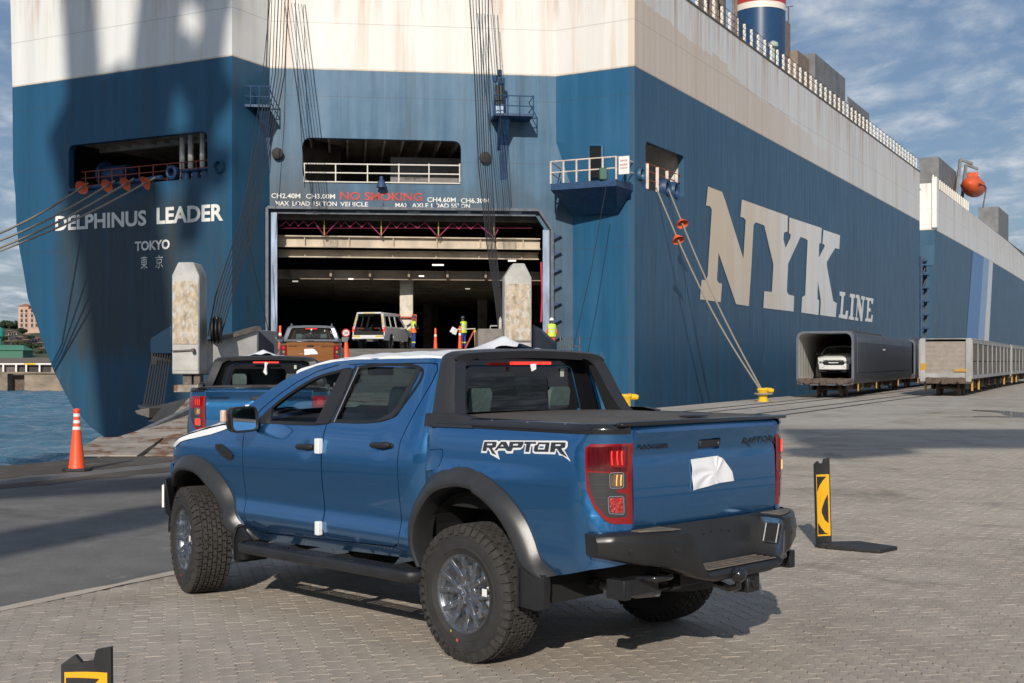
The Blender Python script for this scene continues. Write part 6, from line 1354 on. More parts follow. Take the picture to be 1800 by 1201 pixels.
        # ---------- flares
        def flare(O, I, bodyfn, c, n_=44, taper=None):
            Oo, Ii = respline(O, n_), respline(I, n_); g = G(); rows = []
            for i in range(n_):
                o_, i_ = np.array(Oo[i]), np.array(Ii[i]); w_ = i/(n_-1); yo = bodyfn(*o_)[1]
                tp = 1.0
                if taper: tp = taper(w_)
                yl = yo+(.075*tp)
                rows.append([(o_[0], yo-.012, o_[1]), (o_[0]*.97+i_[0]*.03, yo+.010*tp, o_[1]*.97+i_[1]*.03), (o_[0]*.70+i_[0]*.30, yo+.045*tp, o_[1]*.70+i_[1]*.30), (o_[0]*.36+i_[0]*.64, yl-.004, o_[1]*.36+i_[1]*.64), (o_[0]*.16+i_[0]*.84, yl, o_[1]*.16+i_[1]*.84),
                             (i_[0], yl-.008, i_[1]), (i_[0]+(c[0]-i_[0])*.012, yl-.03, i_[1]+(c[1]-i_[1])*.012), (i_[0], yo-.10, i_[1])])
            m_ = len(rows[0]); P = [my(p, mir) for r_ in rows for p in r_]; fs = [(i*m_+j, i*m_+j+1, (i+1)*m_+j+1, (i+1)*m_+j) for i in range(n_-1) for j in range(m_-1)]
            fs += [tuple(range(m_)), tuple((n_-1)*m_+j for j in range(m_))]
            if mir: fs = [tuple(reversed(f)) for f in fs]
            g.add(P, fs); return g.build('wheel_arch_flare', K_flare, T, smooth=30)
        flare(FO, FI, cabfn(), (3.2, .4), taper=lambda w: min(1, .35+w*4) if w < .5 else 1.0)
        flare(RO, RI, lambda u, z: ubed(min(u, .40), z, dip=False) if u < .46 else (u, .925, z), (0, .4))
        # wheel wells
        for cx_, r_ in ((3.19, .53), (.0, .60)):
            g = G(); n_ = 20; P = []
            for i in range(n_+1): a = pi*i/n_; P += [my((cx_+cos(a)*r_, .40, .42+sin(a)*r_), mir), my((cx_+cos(a)*r_, .86, .42+sin(a)*r_), mir)]
            g.add(P, [(2*i, 2*i+1, 2*i+3, 2*i+2) for i in range(n_)]); P = [my((cx_+cos(pi*i/n_)*r_, .42, .42+sin(pi*i/n_)*r_), mir) for i in range(n_+1)]; g.add(P, [tuple(range(n_+1))]); g.build('wheel_well', K_well, T)
        # mud flaps
        f1_ = [(2.52, .60), (2.62, .53), (2.60, .40), (2.56, .335), (2.44, .345), (2.40, .42), (2.40, .50)]
        g = G(); plate(g, [(y, z) for y, z in ((.70, .62), (.985, .58), (1.005, .50), (.99, .34), (.96, .315), (.70, .315))], lambda y, z: (2.50-(z-.6)*.12, y, z), h=.1, mirror=mir, flange=(-.012, 0, 0)); g.build('mud_flap', K_mat, T)
        g = G(); plate(g, f1_, lambda x, z: (x, .955, z), h=.08, mirror=mir, flange=(0, -.03, 0)); g.build('mud_flap', K_mat, T)
        f2_ = [(-.42, .70), (-.47, .50), (-.435, .405), (-.60, .392), (-.655, .41), (-.665, .52), (-.66, .60), (-.56, .60)]
        g = G(); plate(g, f2_, lambda x, z: (x, .975-.1*max(0, .6-z)*0, z), h=.08, mirror=mir, flange=(0, -.05, 0)); g.build('mud_flap', K_mat, T)
        g = G(); plate(g, [(.68, .64), (.985, .62), (.985, .40), (.68, .40)], lambda y, z: (-.455, y, z), mirror=mir, flange=(-.015, 0, 0)); g.build('mud_flap', K_mat, T)
        # running board with rows of slots
        so_ = [(2.34, .90), (2.38, .98), (2.33, 1.045), (2.22, 1.065), (.52, 1.065), (.42, 1.04), (.40, .97), (.42, .90)]
        holes = []
        for k in range(44):
            for y_ in (.935, .972, 1.010):
                x_ = .56+k*.038+(.019 if y_ == .972 else 0); holes.append([(x_, y_-.007), (x_+.022, y_-.007), (x_+.022, y_+.007), (x_, y_+.007)])
        zs = lambda x: .500-.012*(x-.4)/1.9
        g = G(); plate(g, so_, lambda x, y: (x, y, zs(x)), holes, mirror=mir); g.build('running_board', K_mat, T)
        P = respline([(2.40, .90), (2.42, .98), (2.36, 1.05), (2.22, 1.075), (1.4, 1.078), (.52, 1.075), (.41, 1.045), (.385, .97), (.39, .90)], 40)
        g = G(); m_ = 6; rows = []
        for i, (x, y) in enumerate(P):
            t_ = np.array(P[min(i+1, 39)])-np.array(P[max(i-1, 0)]); n_ = np.array([t_[1], -t_[0]]); n_ /= np.hypot(*n_)
            if n_[1] < 0 and abs(n_[1]) > abs(n_[0]): n_ = -n_
            if abs(n_[0]) >= abs(n_[1]) and n_[0]*(x-1.4) < 0: n_ = -n_
            z0 = zs(x)
            rows.append([(x-n_[0]*.022, y-n_[1]*.022, z0+.004), (x+n_[0]*.002, y+n_[1]*.002, z0+.001), (x+n_[0]*.010, y+n_[1]*.010, z0-.012), (x+n_[0]*.006, y+n_[1]*.006, z0-.055), (x-n_[0]*.01, y-n_[1]*.01, z0-.066), (x-n_[0]*.03, y-n_[1]*.03, z0-.06)])
        Q = [my(p, mir) for r_ in rows for p in r_]; g.add(Q, [(i*m_+j, i*m_+j+1, (i+1)*m_+j+1, (i+1)*m_+j) for i in range(39) for j in range(m_-1)]); g.build('running_board_rim', K_mat, T, smooth=50)
        for x_ in (2.0, 1.4, .8): G().beam(my((x_, .60, .47), mir), my((x_, .95, .46), mir), .05, .04).build('step_bracket', K_under, T)
        # mirror
        mx, my_, mz = 2.34, 1.045, 1.385
        g = G(); rows = []
        hp = rrect([(-.125, -.085), (.105, -.095), (.125, .09), (-.105, .10)], .05, 5)
        for xx, sc in ((-.045, .93), (-.02, 1.0), (.02, .98), (.07, .80), (.10, .45)): rows.append([my((mx+xx, my_+y*sc, mz+z*sc), mir) for y, z in hp])
        k = len(hp); g.add([p for r_ in rows for p in r_], [(i*k+j, i*k+(j+1) % k, (i+1)*k+(j+1) % k, (i+1)*k+j) for i in range(len(rows)-1) for j in range(k)]+[tuple((len(rows)-1)*k+j for j in range(k))]); mo = g.build('door_mirror', K_gloss, T, smooth=45)
        G().tube([my((mx-.046, my_+y*.93, mz+z*.93), mir) for y, z in hp+[hp[0]]], .008, 6).build('mirror_rim', K_mat, mo, smooth=50)
        G().add([my((mx-.040, my_+y*.88, mz+z*.88), mir) for y, z in hp], [tuple(range(k))]).build('mirror_glass', K_mirr, mo)
        G().tube([my((mx+.03, my_-.07, mz-.06), mir), my((mx+.03, .90, mz-.055), mir), my((mx-.02, .86, mz-.05), mir)], [.03, .028, .04], 8).build('mirror_arm', K_mat, mo)
        G().box(*[(lambda a, b: (a, b))(*sorted([my((mx+.03, my_+.10, mz-.02), mir), my((mx+.075, my_+.135, mz+.07), mir)]))][0]).build('mirror_indicator', mat('indicator_pale', (.7, .5, .4), .3), mo, bevel=.01)
        # door edge foam blocks (left side only in the photo)
    for a, b, c_, d_ in ((1.535, 1.225, .052, .105), (1.535, .66, .045, .095)):
        x, z = a, b+.0; y = ycab(x, z); g = G().box((x-c_/2, y-.005, z-d_/2), (x+c_/2, y+.035, z+d_/2)).build('foam_block', K_foam, T, bevel=.006)
    # ---------- windscreen, roof, cab back
    def edge_top(x): return float(np.interp(x, [.44, .60, 1.44, 1.64, 1.84, 2.02, 2.20, 2.39, 2.56, 2.66], [1.826, 1.835, 1.826, 1.812, 1.786, 1.74, 1.668, 1.575, 1.472, 1.40]))
    def roof(x, v):                                   # v -1..1 across
        ze = edge_top(x); ye = ycab(x, min(ze, 1.84)); cr = .042*np.interp(x, [.4, .5, 1.9, 2.1], [.8, 1, 1, .6]); return (x+.10*(1-v*v)*np.interp(x, [1.9, 2.05], [0, 1]), ye*v, ze+cr*(1-abs(v)**2.6))
    g = G().grid(roof, np.linspace(.445, 2.03, 26), np.linspace(-1, 1, 25)); g.build('roof', P_blue, T, smooth=50)
    def wsc(u, v):
        x0 = 2.03+.10*(1-v*v); x1 = 2.68+.20*(1-v*v); ye0, ye1 = ycab(2.03, 1.74)*.97, .80
        z0 = roof(2.03, v)[2]; z1 = 1.375+.02*(1-v*v); return (x0+(x1-x0)*u, (ye0+(ye1-ye0)*u)*v, z0+(z1-z0)*u)
    G().grid(wsc, np.linspace(0, 1, 8), np.linspace(-1, 1, 17)).build('windscreen', glass('windscreen_glass', (.62, .70, .68)), T, smooth=60)
    def hood(u, v):
        x = 2.62+(3.74-2.62)*u; ze = float(np.interp(x, [2.60, 2.82, 3.1, 3.35, 3.55, 3.66, 3.72], [1.355, 1.318, 1.268, 1.215, 1.145, 1.07, .99])); ye = ycab(x, ze)
        fr_ = x+(.16*(1-v*v)*u); return (fr_+(.08*(1-v*v)*(1-u)), ye*v, ze+.075*(1-abs(v)**3)+(.02 if .35 < abs(v) < .75 else 0)*(1-u*.5))
    G().grid(hood, np.linspace(0, 1, 20), np.linspace(-1, 1, 25)).build('bonnet', P_blue, T, smooth=50)
    def hood_f(u, v): p = hood(u, v); return (p[0], p[1]*1.0, p[2]+.014+.004*sin(v*17+u*9)*sin(u*23))
    G().grid(hood_f, np.linspace(.02, .95, 24), np.linspace(-1.0, 1.0, 33)).build('bonnet_film', K_film_w, T, smooth=60)
    lowb = [sd(a, b, .88) for a, b in ((316, 785), (330, 776), (350, 770), (381, 763), (400, 756), (416, 749))]
    upb = [(2.80, 1.323), (2.95, 1.298), (3.1, 1.27), (3.35, 1.217), (3.55, 1.148), (3.60, 1.118)]
    for mir in (False, True):
        g = G(); plate(g, lowb+upb, lambda x, z: (x, ycab(x, z)+.006, z), h=.05, mirror=mir); g.build('bonnet_film', K_film_w, T, smooth=60)
    rr_ = random.Random(8)
    def roof_f(x, v):
        p = roof(x, min(1, abs(v))*(1 if v > 0 else -1)); ex = max(0, abs(v)-1); dx, dy = x-.62, p[1]-.05
        pk = .085*math.exp(-(sqrt(dx*dx+dy*dy)/.085)) + .03*math.exp(-(dx*dx+dy*dy)/.06)
        edge_sag = max(0, .75-x)*.0
        return (p[0], p[1]*1.004, p[2]+.008-ex*.25+pk+.0035*sin(v*23+x*5)+.004*sin(x*19+v*7)*(.5+abs(v)*.5))
    g = G(); xs_ = np.linspace(.50, 2.06, 46); vs2 = np.linspace(-1.10, 1.10, 61)
    P = [roof_f(x if not (i == 0) else x+.03*sin(j*.7)+.05*max(0, abs(v)-.8)*3, v) for j, v in enumerate(vs2) for i, x in enumerate(xs_)]; a_ = len(xs_)
    g.add(P, [(j*a_+i, j*a_+i+1, (j+1)*a_+i+1, (j+1)*a_+i) for j in range(len(vs2)-1) for i in range(a_-1)]); g.build('roof_film', K_film_w, T, smooth=60)
    # cab back with window
    cb = [(-.83, 1.00), (.83, 1.00), (.82, 1.40), (.66, 1.80), (.55, 1.84), (-.55, 1.84), (-.66, 1.80), (-.82, 1.40)]
    xb = lambda z: .515+.03*(z-1.4)
    bw = rrect([(-.60, 1.445), (.60, 1.445), (.50, 1.775), (-.50, 1.775)], .05, 4)
    g = G(); plate(g, cb, lambda y, z: (xb(z), y, z), [bw]); g.build('cab_back', K_gloss, T)
    g = G(); plate(g, bw, lambda y, z: (xb(z)-.004, y, z)); g.build('rear_window', K_glassr, T)
    g = G(); plate(g, bw, lambda y, z: (xb(z)-.008, y, z), [rrect([(-.30, 1.455), (.52, 1.455), (.46, 1.705), (-.27, 1.705)], .05, 4)]); g.build('window_border', K_gloss, T)
    G().tube([(xb(z)-.014, y, z) for y, z in bw+[bw[0]]], .006, 5).build('window_trim', P_blue, T)
    G().box((.425, -.17, 1.792), (.45, .17, 1.806)).build('brake_light', K_redl2, T, label=None) if False else tag(G().box((.395, -.18, 1.785), (.43, .18, 1.805)).build('brake_light', K_redl2, T))
    G().prism([(.40, .02, 1.79), (.395, -.03, 1.79), (.385, -.02, 1.755), (.39, .015, 1.74)], (-.004, .0, 0)).build('film_scrap', K_film_w, T)
    G().box((xb(1.7)-.014, -.43, 1.70), (xb(1.7)-.011, -.395, 1.755)).build('window_sticker', mat('sticker_pale', (.45, .50, .42)), T)
    # ---------- sports bar: two legs and the bow over the cab's rear edge
    for mir in (False, True):
        g = G(); st_ = []
        zsq = np.r_[np.linspace(1.395, 1.72, 8), [1.755, 1.785, 1.81]]
        for z in zsq:
            y = ycab(.8, z)+.020 if z > 1.36 else .9
            xf = float(np.interp(z, [1.395, 1.48, 1.84], [.436, .445, .505])); xr_ = float(np.interp(z, [1.395, 1.47, 1.60, 1.72, 1.80, 1.84], [.12, .24, .305, .345, .38, .395]))
            yi = y-.13-.02*(z-1.4); st_.append([(xf, y-.012, z), (xf-.03, y, z), (xr_+.05, y-.004, z), (xr_, y-.03, z), (xr_+.015, yi, z), (xf-.05, yi, z)])
        for a in (0.25, .5, .75, 1.0):
            ang = a*pi/2; yo = (ycab(.8, 1.80)+.010)-.11*(1-cos(ang))*1.0-.02*a; zt_ = 1.81+.062*sin(ang)
            st_.append([(.505, yo-.005, zt_), (.485, yo, zt_+.004), (.44, yo, zt_), (.385, yo-.02*a, zt_-.012), (.395, yo-.10, zt_-.045-.02*(1-a)), (.47, yo-.10, zt_-.045-.02*(1-a))])
        y1 = st_[-1][1][1]
        for v in np.linspace(1, 0, 7)[1:]:
            yo = y1*v; zt_ = 1.872+.020*(1-v*v); st_.append([(.505, yo, zt_), (.485, yo, zt_+.004), (.44, yo, zt_), (.383, yo, zt_-.014), (.395, yo*.97, zt_-.062), (.47, yo*.97, zt_-.062)])
        k = 6; P = [my(p, mir) for r_ in st_ for p in r_]; fs = [(i*k+j, i*k+(j+1) % k, (i+1)*k+(j+1) % k, (i+1)*k+j) for i in range(len(st_)-1) for j in range(k)]+[tuple(range(k))]
        if mir: fs = [tuple(reversed(f)) for f in fs]
        g.add(P, fs); g.build('sports_bar', K_hoop, T, smooth=38)
        # foot of the bar and cap rail along the bed
        ft = [(.440, 1.40), (.444, 1.482), (.14, 1.487), (.03, 1.470), (.0, 1.405)]
        g = G(); plate(g, ft, lambda x, z: (x, .925-.20*(z-1.39), z), h=.08, flange=(0, -.06, 0), mirror=mir); g.build('bar_foot', K_hoop, T, smooth=40)
        g = G(); rows = []
        for u in np.linspace(.44, -1.205, 30):
            x, y, z = ubed(u, 1.40, 0, dip=False); nx = 0 if u > RC else -sin((RC-u)/.30); ny = 1 if u > RC else cos((RC-u)/.30)
            zz_ = 1.405+.012*0; rows.append([(x+nx*.004, y+ny*.004, zz_), (x+nx*.010, y+ny*.010, zz_+.02), (x+nx*.0, y+ny*.0, zz_+.045), (x-nx*.03, y-ny*.03, zz_+.058), (x-nx*.09, y-ny*.09, zz_+.055)])
        P = [my(p, mir) for r_ in rows for p in r_]; g.add(P, [(i*5+j, i*5+j+1, (i+1)*5+j+1, (i+1)*5+j) for i in range(29) for j in range(4)]); g.build('bed_rail_cap', K_gloss, T, smooth=60)
        for u in (-.16, -.46, -.76): x, y, z = ubed(u, 1.40); G().lathe([(.008, 0), (.008, .006), (.004, .008)], my((x, y-.01, 1.452), mir), my((0, .6, .8), mir), 8).build('rail_bolt', K_chr, T)
    # ---------- bed cover
    def lid(u, v): return (.36-1.40*u, .80*v, 1.462+.012*(1-v*v)-.004*u)
    G().grid(lid, np.linspace(0, 1, 12), np.linspace(-1, 1, 13)).build('bed_cover', K_lid, T, smooth=60)
    G().box((-1.09, -.80, 1.445), (-1.035, .80, 1.470)).build('cover_end_rail', K_gloss, T, bevel=.01); G().box((-1.0, -.10, 1.476), (-.93, .10, 1.486)).build('cover_latch', K_gloss, T, bevel=.004)
    G().box((-1.0, -.78, .90), (.42, .78, 1.38)).build('bed_box', K_well, T)
    # ---------- tailgate
    tx = lambda y, z: float(np.interp(z, [.86, .90, 1.02, 1.10, 1.25, 1.29, 1.36, 1.41, 1.44, 1.452], [-1.066, -1.076, -1.078, -1.076, -1.070, -1.064, -1.078, -1.092, -1.084, -1.055]))-.010*(1-(y/.7)**2)
    tg = [(-.690, .865), (.690, .865), (.690, 1.452), (-.690, 1.452)]; th_ = rrect([(-.105, 1.285), (.105, 1.285), (.105, 1.352), (-.105, 1.352)], .015, 3)
    g = G(); plate(g, tg, lambda y, z: (tx(y, z), y, z), [th_], h=.035, flange=(.03, 0, 0)); tgo = g.build('tailgate', P_blue, T, smooth=30)
    G().box((-1.052, -.115, 1.275), (-1.046, .115, 1.36)).build('handle_recess', P_blue, tgo); G().prism([(-1.086, -.095, 1.298), (-1.086, .095, 1.298), (-1.086, .095, 1.342), (-1.086, -.095, 1.342)], (.035, 0, 0)).build('tailgate_handle', K_mat, tgo, bevel=.006)
    G().lathe([(.008, 0), (.008, .004)], (-1.0865, -.075, 1.322), (-1, 0, 0), 10).build('lock', K_chr, tgo)
    G().box((-1.045, -.72, .86), (-1.02, .72, 1.45)).build('tailgate_gap', K_seal, T)
    def tgtext(s, y0, y1, z0, z1, m_, nm, sh=.15): g = G(); put_text(g, s, (tx(0, z0)-.004, y0, z0), (tx(0, z0)-.002, y1, z0), (tx(0, z1)-.004, y0, z1), shear=sh, offset=.03); return g
    g = tgtext('RANGER', .645, .385, 1.312, 1.338, K_gloss, ''); g.build('lettering', K_gloss, tgo)
    for i_, ch in enumerate('RAPTOR'):
        y0 = -.335-i_*.057; g = tgtext(ch, y0, y0-.050, 1.302, 1.338, K_gloss, '', .2); g.build('lettering', K_gloss, tgo)
    for i_, y0 in enumerate((-.345, -.345-5*.057)): G().prism([(tx(y0, 1.3)-.004, y0-.03, 1.308), (tx(y0, 1.3)-.004, y0-.050, 1.304), (tx(y0, 1.3)-.004, y0-.078, 1.276)], (-.003, 0, 0)).build('lettering', K_gloss, tgo)
    wf = [bk(980+a/2.73, 680+b/2.73, -1.112) for a, b in ((660, 350), (785, 332), (815, 350), (850, 410), (857, 452), (790, 462), (700, 488), (664, 498))]
    cwf = np.mean(wf, axis=0)
    g = G(); plate(g, wf, lambda y, z: (tx(y, z)-.006-.006*(.5+.5*sin(7*atan2(z-cwf[1], y-cwf[0])+2.2*sin(3*atan2(z-cwf[1], y-cwf[0]))+26*math.hypot(y-cwf[0], z-cwf[1])))*min(1, math.hypot(y-cwf[0], z-cwf[1])/.05)-.008*math.exp(-((y-cwf[0])**2+(z-cwf[1])**2)/.0015), y, z), h=.009, flange=(.004, 0, 0)); g.build('white_film', K_film_w, tgo, smooth=70)
    # ---------- rear bumper
    def bxs(y):                                       # plan curve of the outer face
        a = abs(y); return float(np.interp(a, [0, .40, .55, .72, .80, .88, .93], [-1.31, -1.31, -1.285, -1.205, -1.15, -1.09, -1.02]))
    g = G(); rows = []
    half = list(np.linspace(0, .34, 5))+[.365, .385, .405, .425, .445, .465]+list(np.linspace(.50, .76, 7))+[.80, .83, .86, .885, .905, .92, .93, .935]
    ys = [-y for y in reversed(half)]+half[1:]
    for y in ys:
        a = abs(y); w_ = float(np.interp(a, [.355, .375, .44, .462], [0, .08, .92, 1])); x = bxs(a)-.035*(1-w_); e = float(np.interp(a, [.78, .90, .935], [0, .35, 1]))
        zt_ = .632+(.868-.632)*w_-.012*e; zb_ = float(np.interp(a, [0, .30, .46, .62, .80, .935], [.560, .562, .625, .672, .700, .735])); zm = zt_-(zt_-zb_)*.26
        xi_ = -1.06 if a < .80 else x+.085
        rows.append([(xi_, y, zt_+.003), (x+.050, y, zt_), (x+.022, y, zt_-.004), (x+.006, y, zt_-.014), (x+.003, y, zm), (x-.006, y, zm-.010), (x-.004, y, zb_+.030), (x+.006, y, zb_+.010), (x+.030, y, zb_), (xi_-.01, y, zb_+.01)])
    k = 10; P = [p for r_ in rows for p in r_]; fs = [(i*k+j, (i+1)*k+j, (i+1)*k+j+1, i*k+j+1) for i in range(len(rows)-1) for j in range(k-1)]+[tuple(range(k)), tuple((len(rows)-1)*k+j for j in range(k-1, -1, -1))]
    g.add(P, fs).build('rear_bumper', K_bumpl, T, smooth=24)
    for sg in (1, -1):
        G().prism([(-1.255, .49*sg, .869), (-1.235, .58*sg, .869), (-1.16, .74*sg, .868), (-1.10, .74*sg, .869), (-1.10, .49*sg, .869)], (0, 0, .006)).build('bumper_step_pad', K_dirt, T, bevel=.003)
        for y_ in (.56, .80): x = bxs(y_)-.004; G().lathe([(.013, 0), (.013, .004), (.008, .005)], (x, y_*sg, .765), (-1, .2*sg, 0), 14).build('parking_sensor', K_gloss, T, smooth=40)
    G().prism([(-1.12, -.44, .875), (-1.12, .44, .875), (-1.15, .40, .62), (-1.15, -.40, .62)], (.03, 0, 0)).build('plate_panel', K_bump, T)
    G().box((-1.075, -.70, .80), (-1.03, .70, .875)).build('bumper_gap_panel', K_bump, T)
    for y_ in (.12, .05, -.05, -.12): G().lathe([(.006, 0), (.006, .004)], (-1.132, y_, .80+.01*(y_ in (.05, -.05))), (-1, 0, 0), 8).build('plate_clip', K_gloss, T)
    for k in range(4): G().box((-1.325+k*.045, -.33, .634), (-1.305+k*.045, .33, .639)).build('step_tread', K_dirt, T)
    sl = lambda z: -.446+(.868-z)*(.446-.372)/.236+.012
    hq = [(-1.285, sl(.715), .715), (-1.285, sl(.825), .825), (-1.195, sl(.825), .825), (-1.195, sl(.715), .715)]
    hr = [Vector(p) for p in hq]; G().tube(hr+[hr[0]], .006, 6).build('vent_rim', mat('rim_grey', (.085, .088, .095), .4, metal=.4), T); G().add(hr, [(0, 1, 2, 3)]).build('vent_opening', K_under, T)  # shade inside the hole is a flat dark quad
    # tow bar
    G().box((-1.10, -.79, .51), (-1.01, .79, .60)).build('tow_bar', K_mat, T, bevel=.006)
    for sg in (-1, 1):
        G().box((-1.13, sg*.80-.03, .50), (-1.00, sg*.80+.03, .61)).build('tow_bar_end', K_bumpl, T, bevel=.004)
        G().tube([(-1.08, sg*.48, .60)]+[(-1.14-.07*sin(a), sg*(.56-.085*cos(a)), .605) for a in np.linspace(0, pi, 10)]+[(-1.08, sg*.66, .60)], .016, 8).build('recovery_hook', K_gloss, T, smooth=60)
        G().box((-1.10, sg*.35-.05, .50), (-.9, sg*.35+.05, .66)).build('tow_bar_bracket', K_under, T)
    G().tube([(-1.20, .10, .52), (-1.30, .10, .50), (-1.36, .10, .52), (-1.36, .10, .56)], [.025, .022, .02, .018], 8).lathe([(.02, 0), (.045, .02), (.05, .045), (.045, .07), (.02, .085)], (-1.36, .10, .545), (0, 0, 1), 14).build('tow_ball', K_gloss, T, smooth=50)
    G().box((-1.30, -.20, .45), (-1.20, -.08, .56)).build('tow_socket', K_mat, T, bevel=.01); G().lathe([(.03, 0), (.03, .01)], (-1.301, -.14, .505), (-1, 0, 0), 14).build('socket_face', K_gloss, T)
    G().tube([(-1.24, .02, .49), (-1.27, .0, .465), (-1.26, -.03, .455), (-1.22, -.05, .48)], .009, 6).build('shackle', K_bumpm, T)
    G().tube([(-1.05, .45, .50), (-.9, .45, .47), (-.5, .40, .48)], .035, 10).build('exhaust', K_bumpm, T, smooth=60)
    # ---------- underbody
    G().box((-1.1, -.50, .52), (3.4, -.40, .64)).box((-1.1, .40, .52), (3.4, .50, .64)).build('chassis_rail', K_under, T)
    G().box((-.9, -.70, .66), (2.9, .70, .72)).build('floor_pan', K_under, T)
    G().tube([(0, -.80, .415), (0, .80, .415)], .055, 12).lathe([(.02, -.14), (.13, -.08), (.16, 0), (.13, .08), (.02, .14)], (0, 0, .415), (1, 0, 0), 16).build('rear_axle', K_under, T, smooth=40)
    G().tube([(3.22, -.75, .40), (3.22, .75, .40)], .05, 8).build('front_axle', K_under, T)
    G().lathe([(.36, 0), (.38, .05), (.38, .15), (.36, .2)], (-.72, 0, .46), (0, 0, 1), 28).build('spare_wheel', K_tyre, T, smooth=40)
    for sg in (-1, 1):
        G().tube([(.65, sg*.52, .50), (0, sg*.52, .36), (-.65, sg*.52, .50)], .03, 6).build('leaf_spring', K_under, T); G().tube([(-.18, sg*.60, .36), (-.10, sg*.56, .85)], .035, 8).build('shock_absorber', mat('shock_grey', (.09, .07, .06), .6, var=.3), T)
    # ---------- wheels
    for x, y, st2 in ((0, .86, 0), (3.22, .86, steer), (0, -.86, 0), (3.22, -.86, steer)):
        w = make_wheel(T, (x, y, .4145), st2, mirror=y < 0); wheel_parts(w)
        w.rotation_euler[1] = 0
    # ---------- cabin
    G().box((.52, -.78, .74), (2.75, .78, .80)).build('cabin_floor', K_int, T)
    def dash(u, v): return (2.20+.50*u, .80*v, 1.12+.26*sin(u*pi*.5)+.02*cos(v*4))
    G().grid(dash, np.linspace(0, 1, 8), np.linspace(-1, 1, 9)).build('dashboard', K_int, T, smooth=60)
    for y in (-.38, .38):
        for xs2, nm in ((1.42, 'front_seat'), (.72, 'rear_seat')):
            g = G(); rows = []
            for z, hw_, x_ in ((.80, .25, .02), (1.0, .26, -.02), (1.25, .25, -.08), (1.38, .20, -.12), (1.42, .11, -.13), (1.50, .125, -.14), (1.60, .12, -.16), (1.63, .09, -.165)):
                rows.append([(xs2+x_, y-hw_, z), (xs2+x_+.07, y-hw_*.8, z), (xs2+x_+.07, y+hw_*.8, z), (xs2+x_, y+hw_, z), (xs2+x_-.07, y+hw_*.8, z), (xs2+x_-.07, y-hw_*.8, z)])
            P = [p for r_ in rows for p in r_]; g.add(P, [(i*6+j, i*6+(j+1) % 6, (i+1)*6+(j+1) % 6, (i+1)*6+j) for i in range(len(rows)-1) for j in range(6)]+[tuple(range(42, 48))]); g.build(nm, K_seatf, T, smooth=60)
            G().box((xs2, y-.26, .80), (xs2+.50, y+.26, .98)).build(nm, K_seatf, T, bevel=.05)
    a = [(2.10+.08*cos(t_)*.35, -.38+.185*sin(t_), 1.18+.185*cos(t_)) for t_ in np.linspace(0, 2*pi, 24)]; G().tube(a, .016, 6).build('steering_wheel', K_int, T)
    G().lathe([(.05, 0), (.05, .03)], (2.1, -.38, 1.18), (-1, 0, .3), 12).beam((2.1, -.56, 1.18), (2.1, -.20, 1.18), .03).build('steering_wheel', K_int, T)
    G().box((2.02, -.12, 1.70), (2.05, .12, 1.765)).build('rear_view_mirror', K_int, T, bevel=.01)
    # ---------- front end
    def fx_(y, z): return 3.90-.20*(abs(y)/.85)**2.5-.02*abs(z-.85)
    fas = [(-.83, .56), (.83, .56), (.86, .72), (.85, .98), (.70, 1.03), (-.70, 1.03), (-.85, .98), (-.86, .72)]
    grl = rrect([(-.52, .78), (.52, .78), (.60, .92), (.54, 1.02), (-.54, 1.02), (-.60, .92)], .05, 3); hlh = [[(s_*.58, .86), (s_*.82, .88), (s_*.82, .99), (s_*.58, 1.01)] for s_ in (1, -1)]
    g = G(); plate(g, fas, lambda y, z: (fx_(y, z), y, z), [grl]+[h if h[0][0] > 0 else h for h in hlh], h=.08, flange=(-.04, 0, 0)); g.build('front_bumper', P_blue, T, smooth=40)
    g = G(); plate(g, grl, lambda y, z: (fx_(y, z)-.03, y, z), h=.1); gr_ = g.build('grille', K_gloss, T)
    for k in range(3): z = .83+k*.06; G().beam((fx_(0, z)+.0, -.50, z), (fx_(0, z)+.0, .50, z), .02, .022).build('grille_bar', K_mat, gr_)
    G().box((3.88, -.26, .88), (3.90, .26, .955)).build('white_film', K_film_w, gr_)
    for s_, h in zip((1, -1), hlh): g = G(); plate(g, h, lambda y, z: (fx_(y, z)+.004, y, z), h=.1); hl_ = g.build('headlight', K_clear, T); G().lathe([(.035, 0), (.04, .015)], (fx_(s_*.70, .94), s_*.70, .94), (1, 0, 0), 14).build('projector', K_gloss, hl_)
    G().add([(fx_(y, .6)+.01, y, z) for y, z in ((-.62, .63), (.62, .63), (.50, .73), (-.50, .73))], [(0, 1, 2, 3)]).build('lower_intake', K_gloss, T)
    g = G().grid(lambda y, u: (fx_(y, .55)-.02-.25*u, y, .56-.08*u), np.linspace(-.8, .8, 9), [0, 1]); g.build('skid_plate', K_bumpm, T)
    for s_ in (1, -1): G().prism([(3.66, s_*.84, .50), (3.70, s_*.90, .58), (3.72, s_*.90, .86), (3.62, s_*.95, .87), (3.60, s_*.95, .84), (3.60, s_*.90, .55)], (.06, -s_*.10, 0)).build('bumper_corner', K_mat, T, bevel=.01); G().prism([(3.80, s_*.80, .62), (3.74, s_*.885, .62), (3.74, s_*.885, .80), (3.80, s_*.80, .82)], (.012, s_*.012, 0)).build('corner_film', K_film_w, T)
    return T

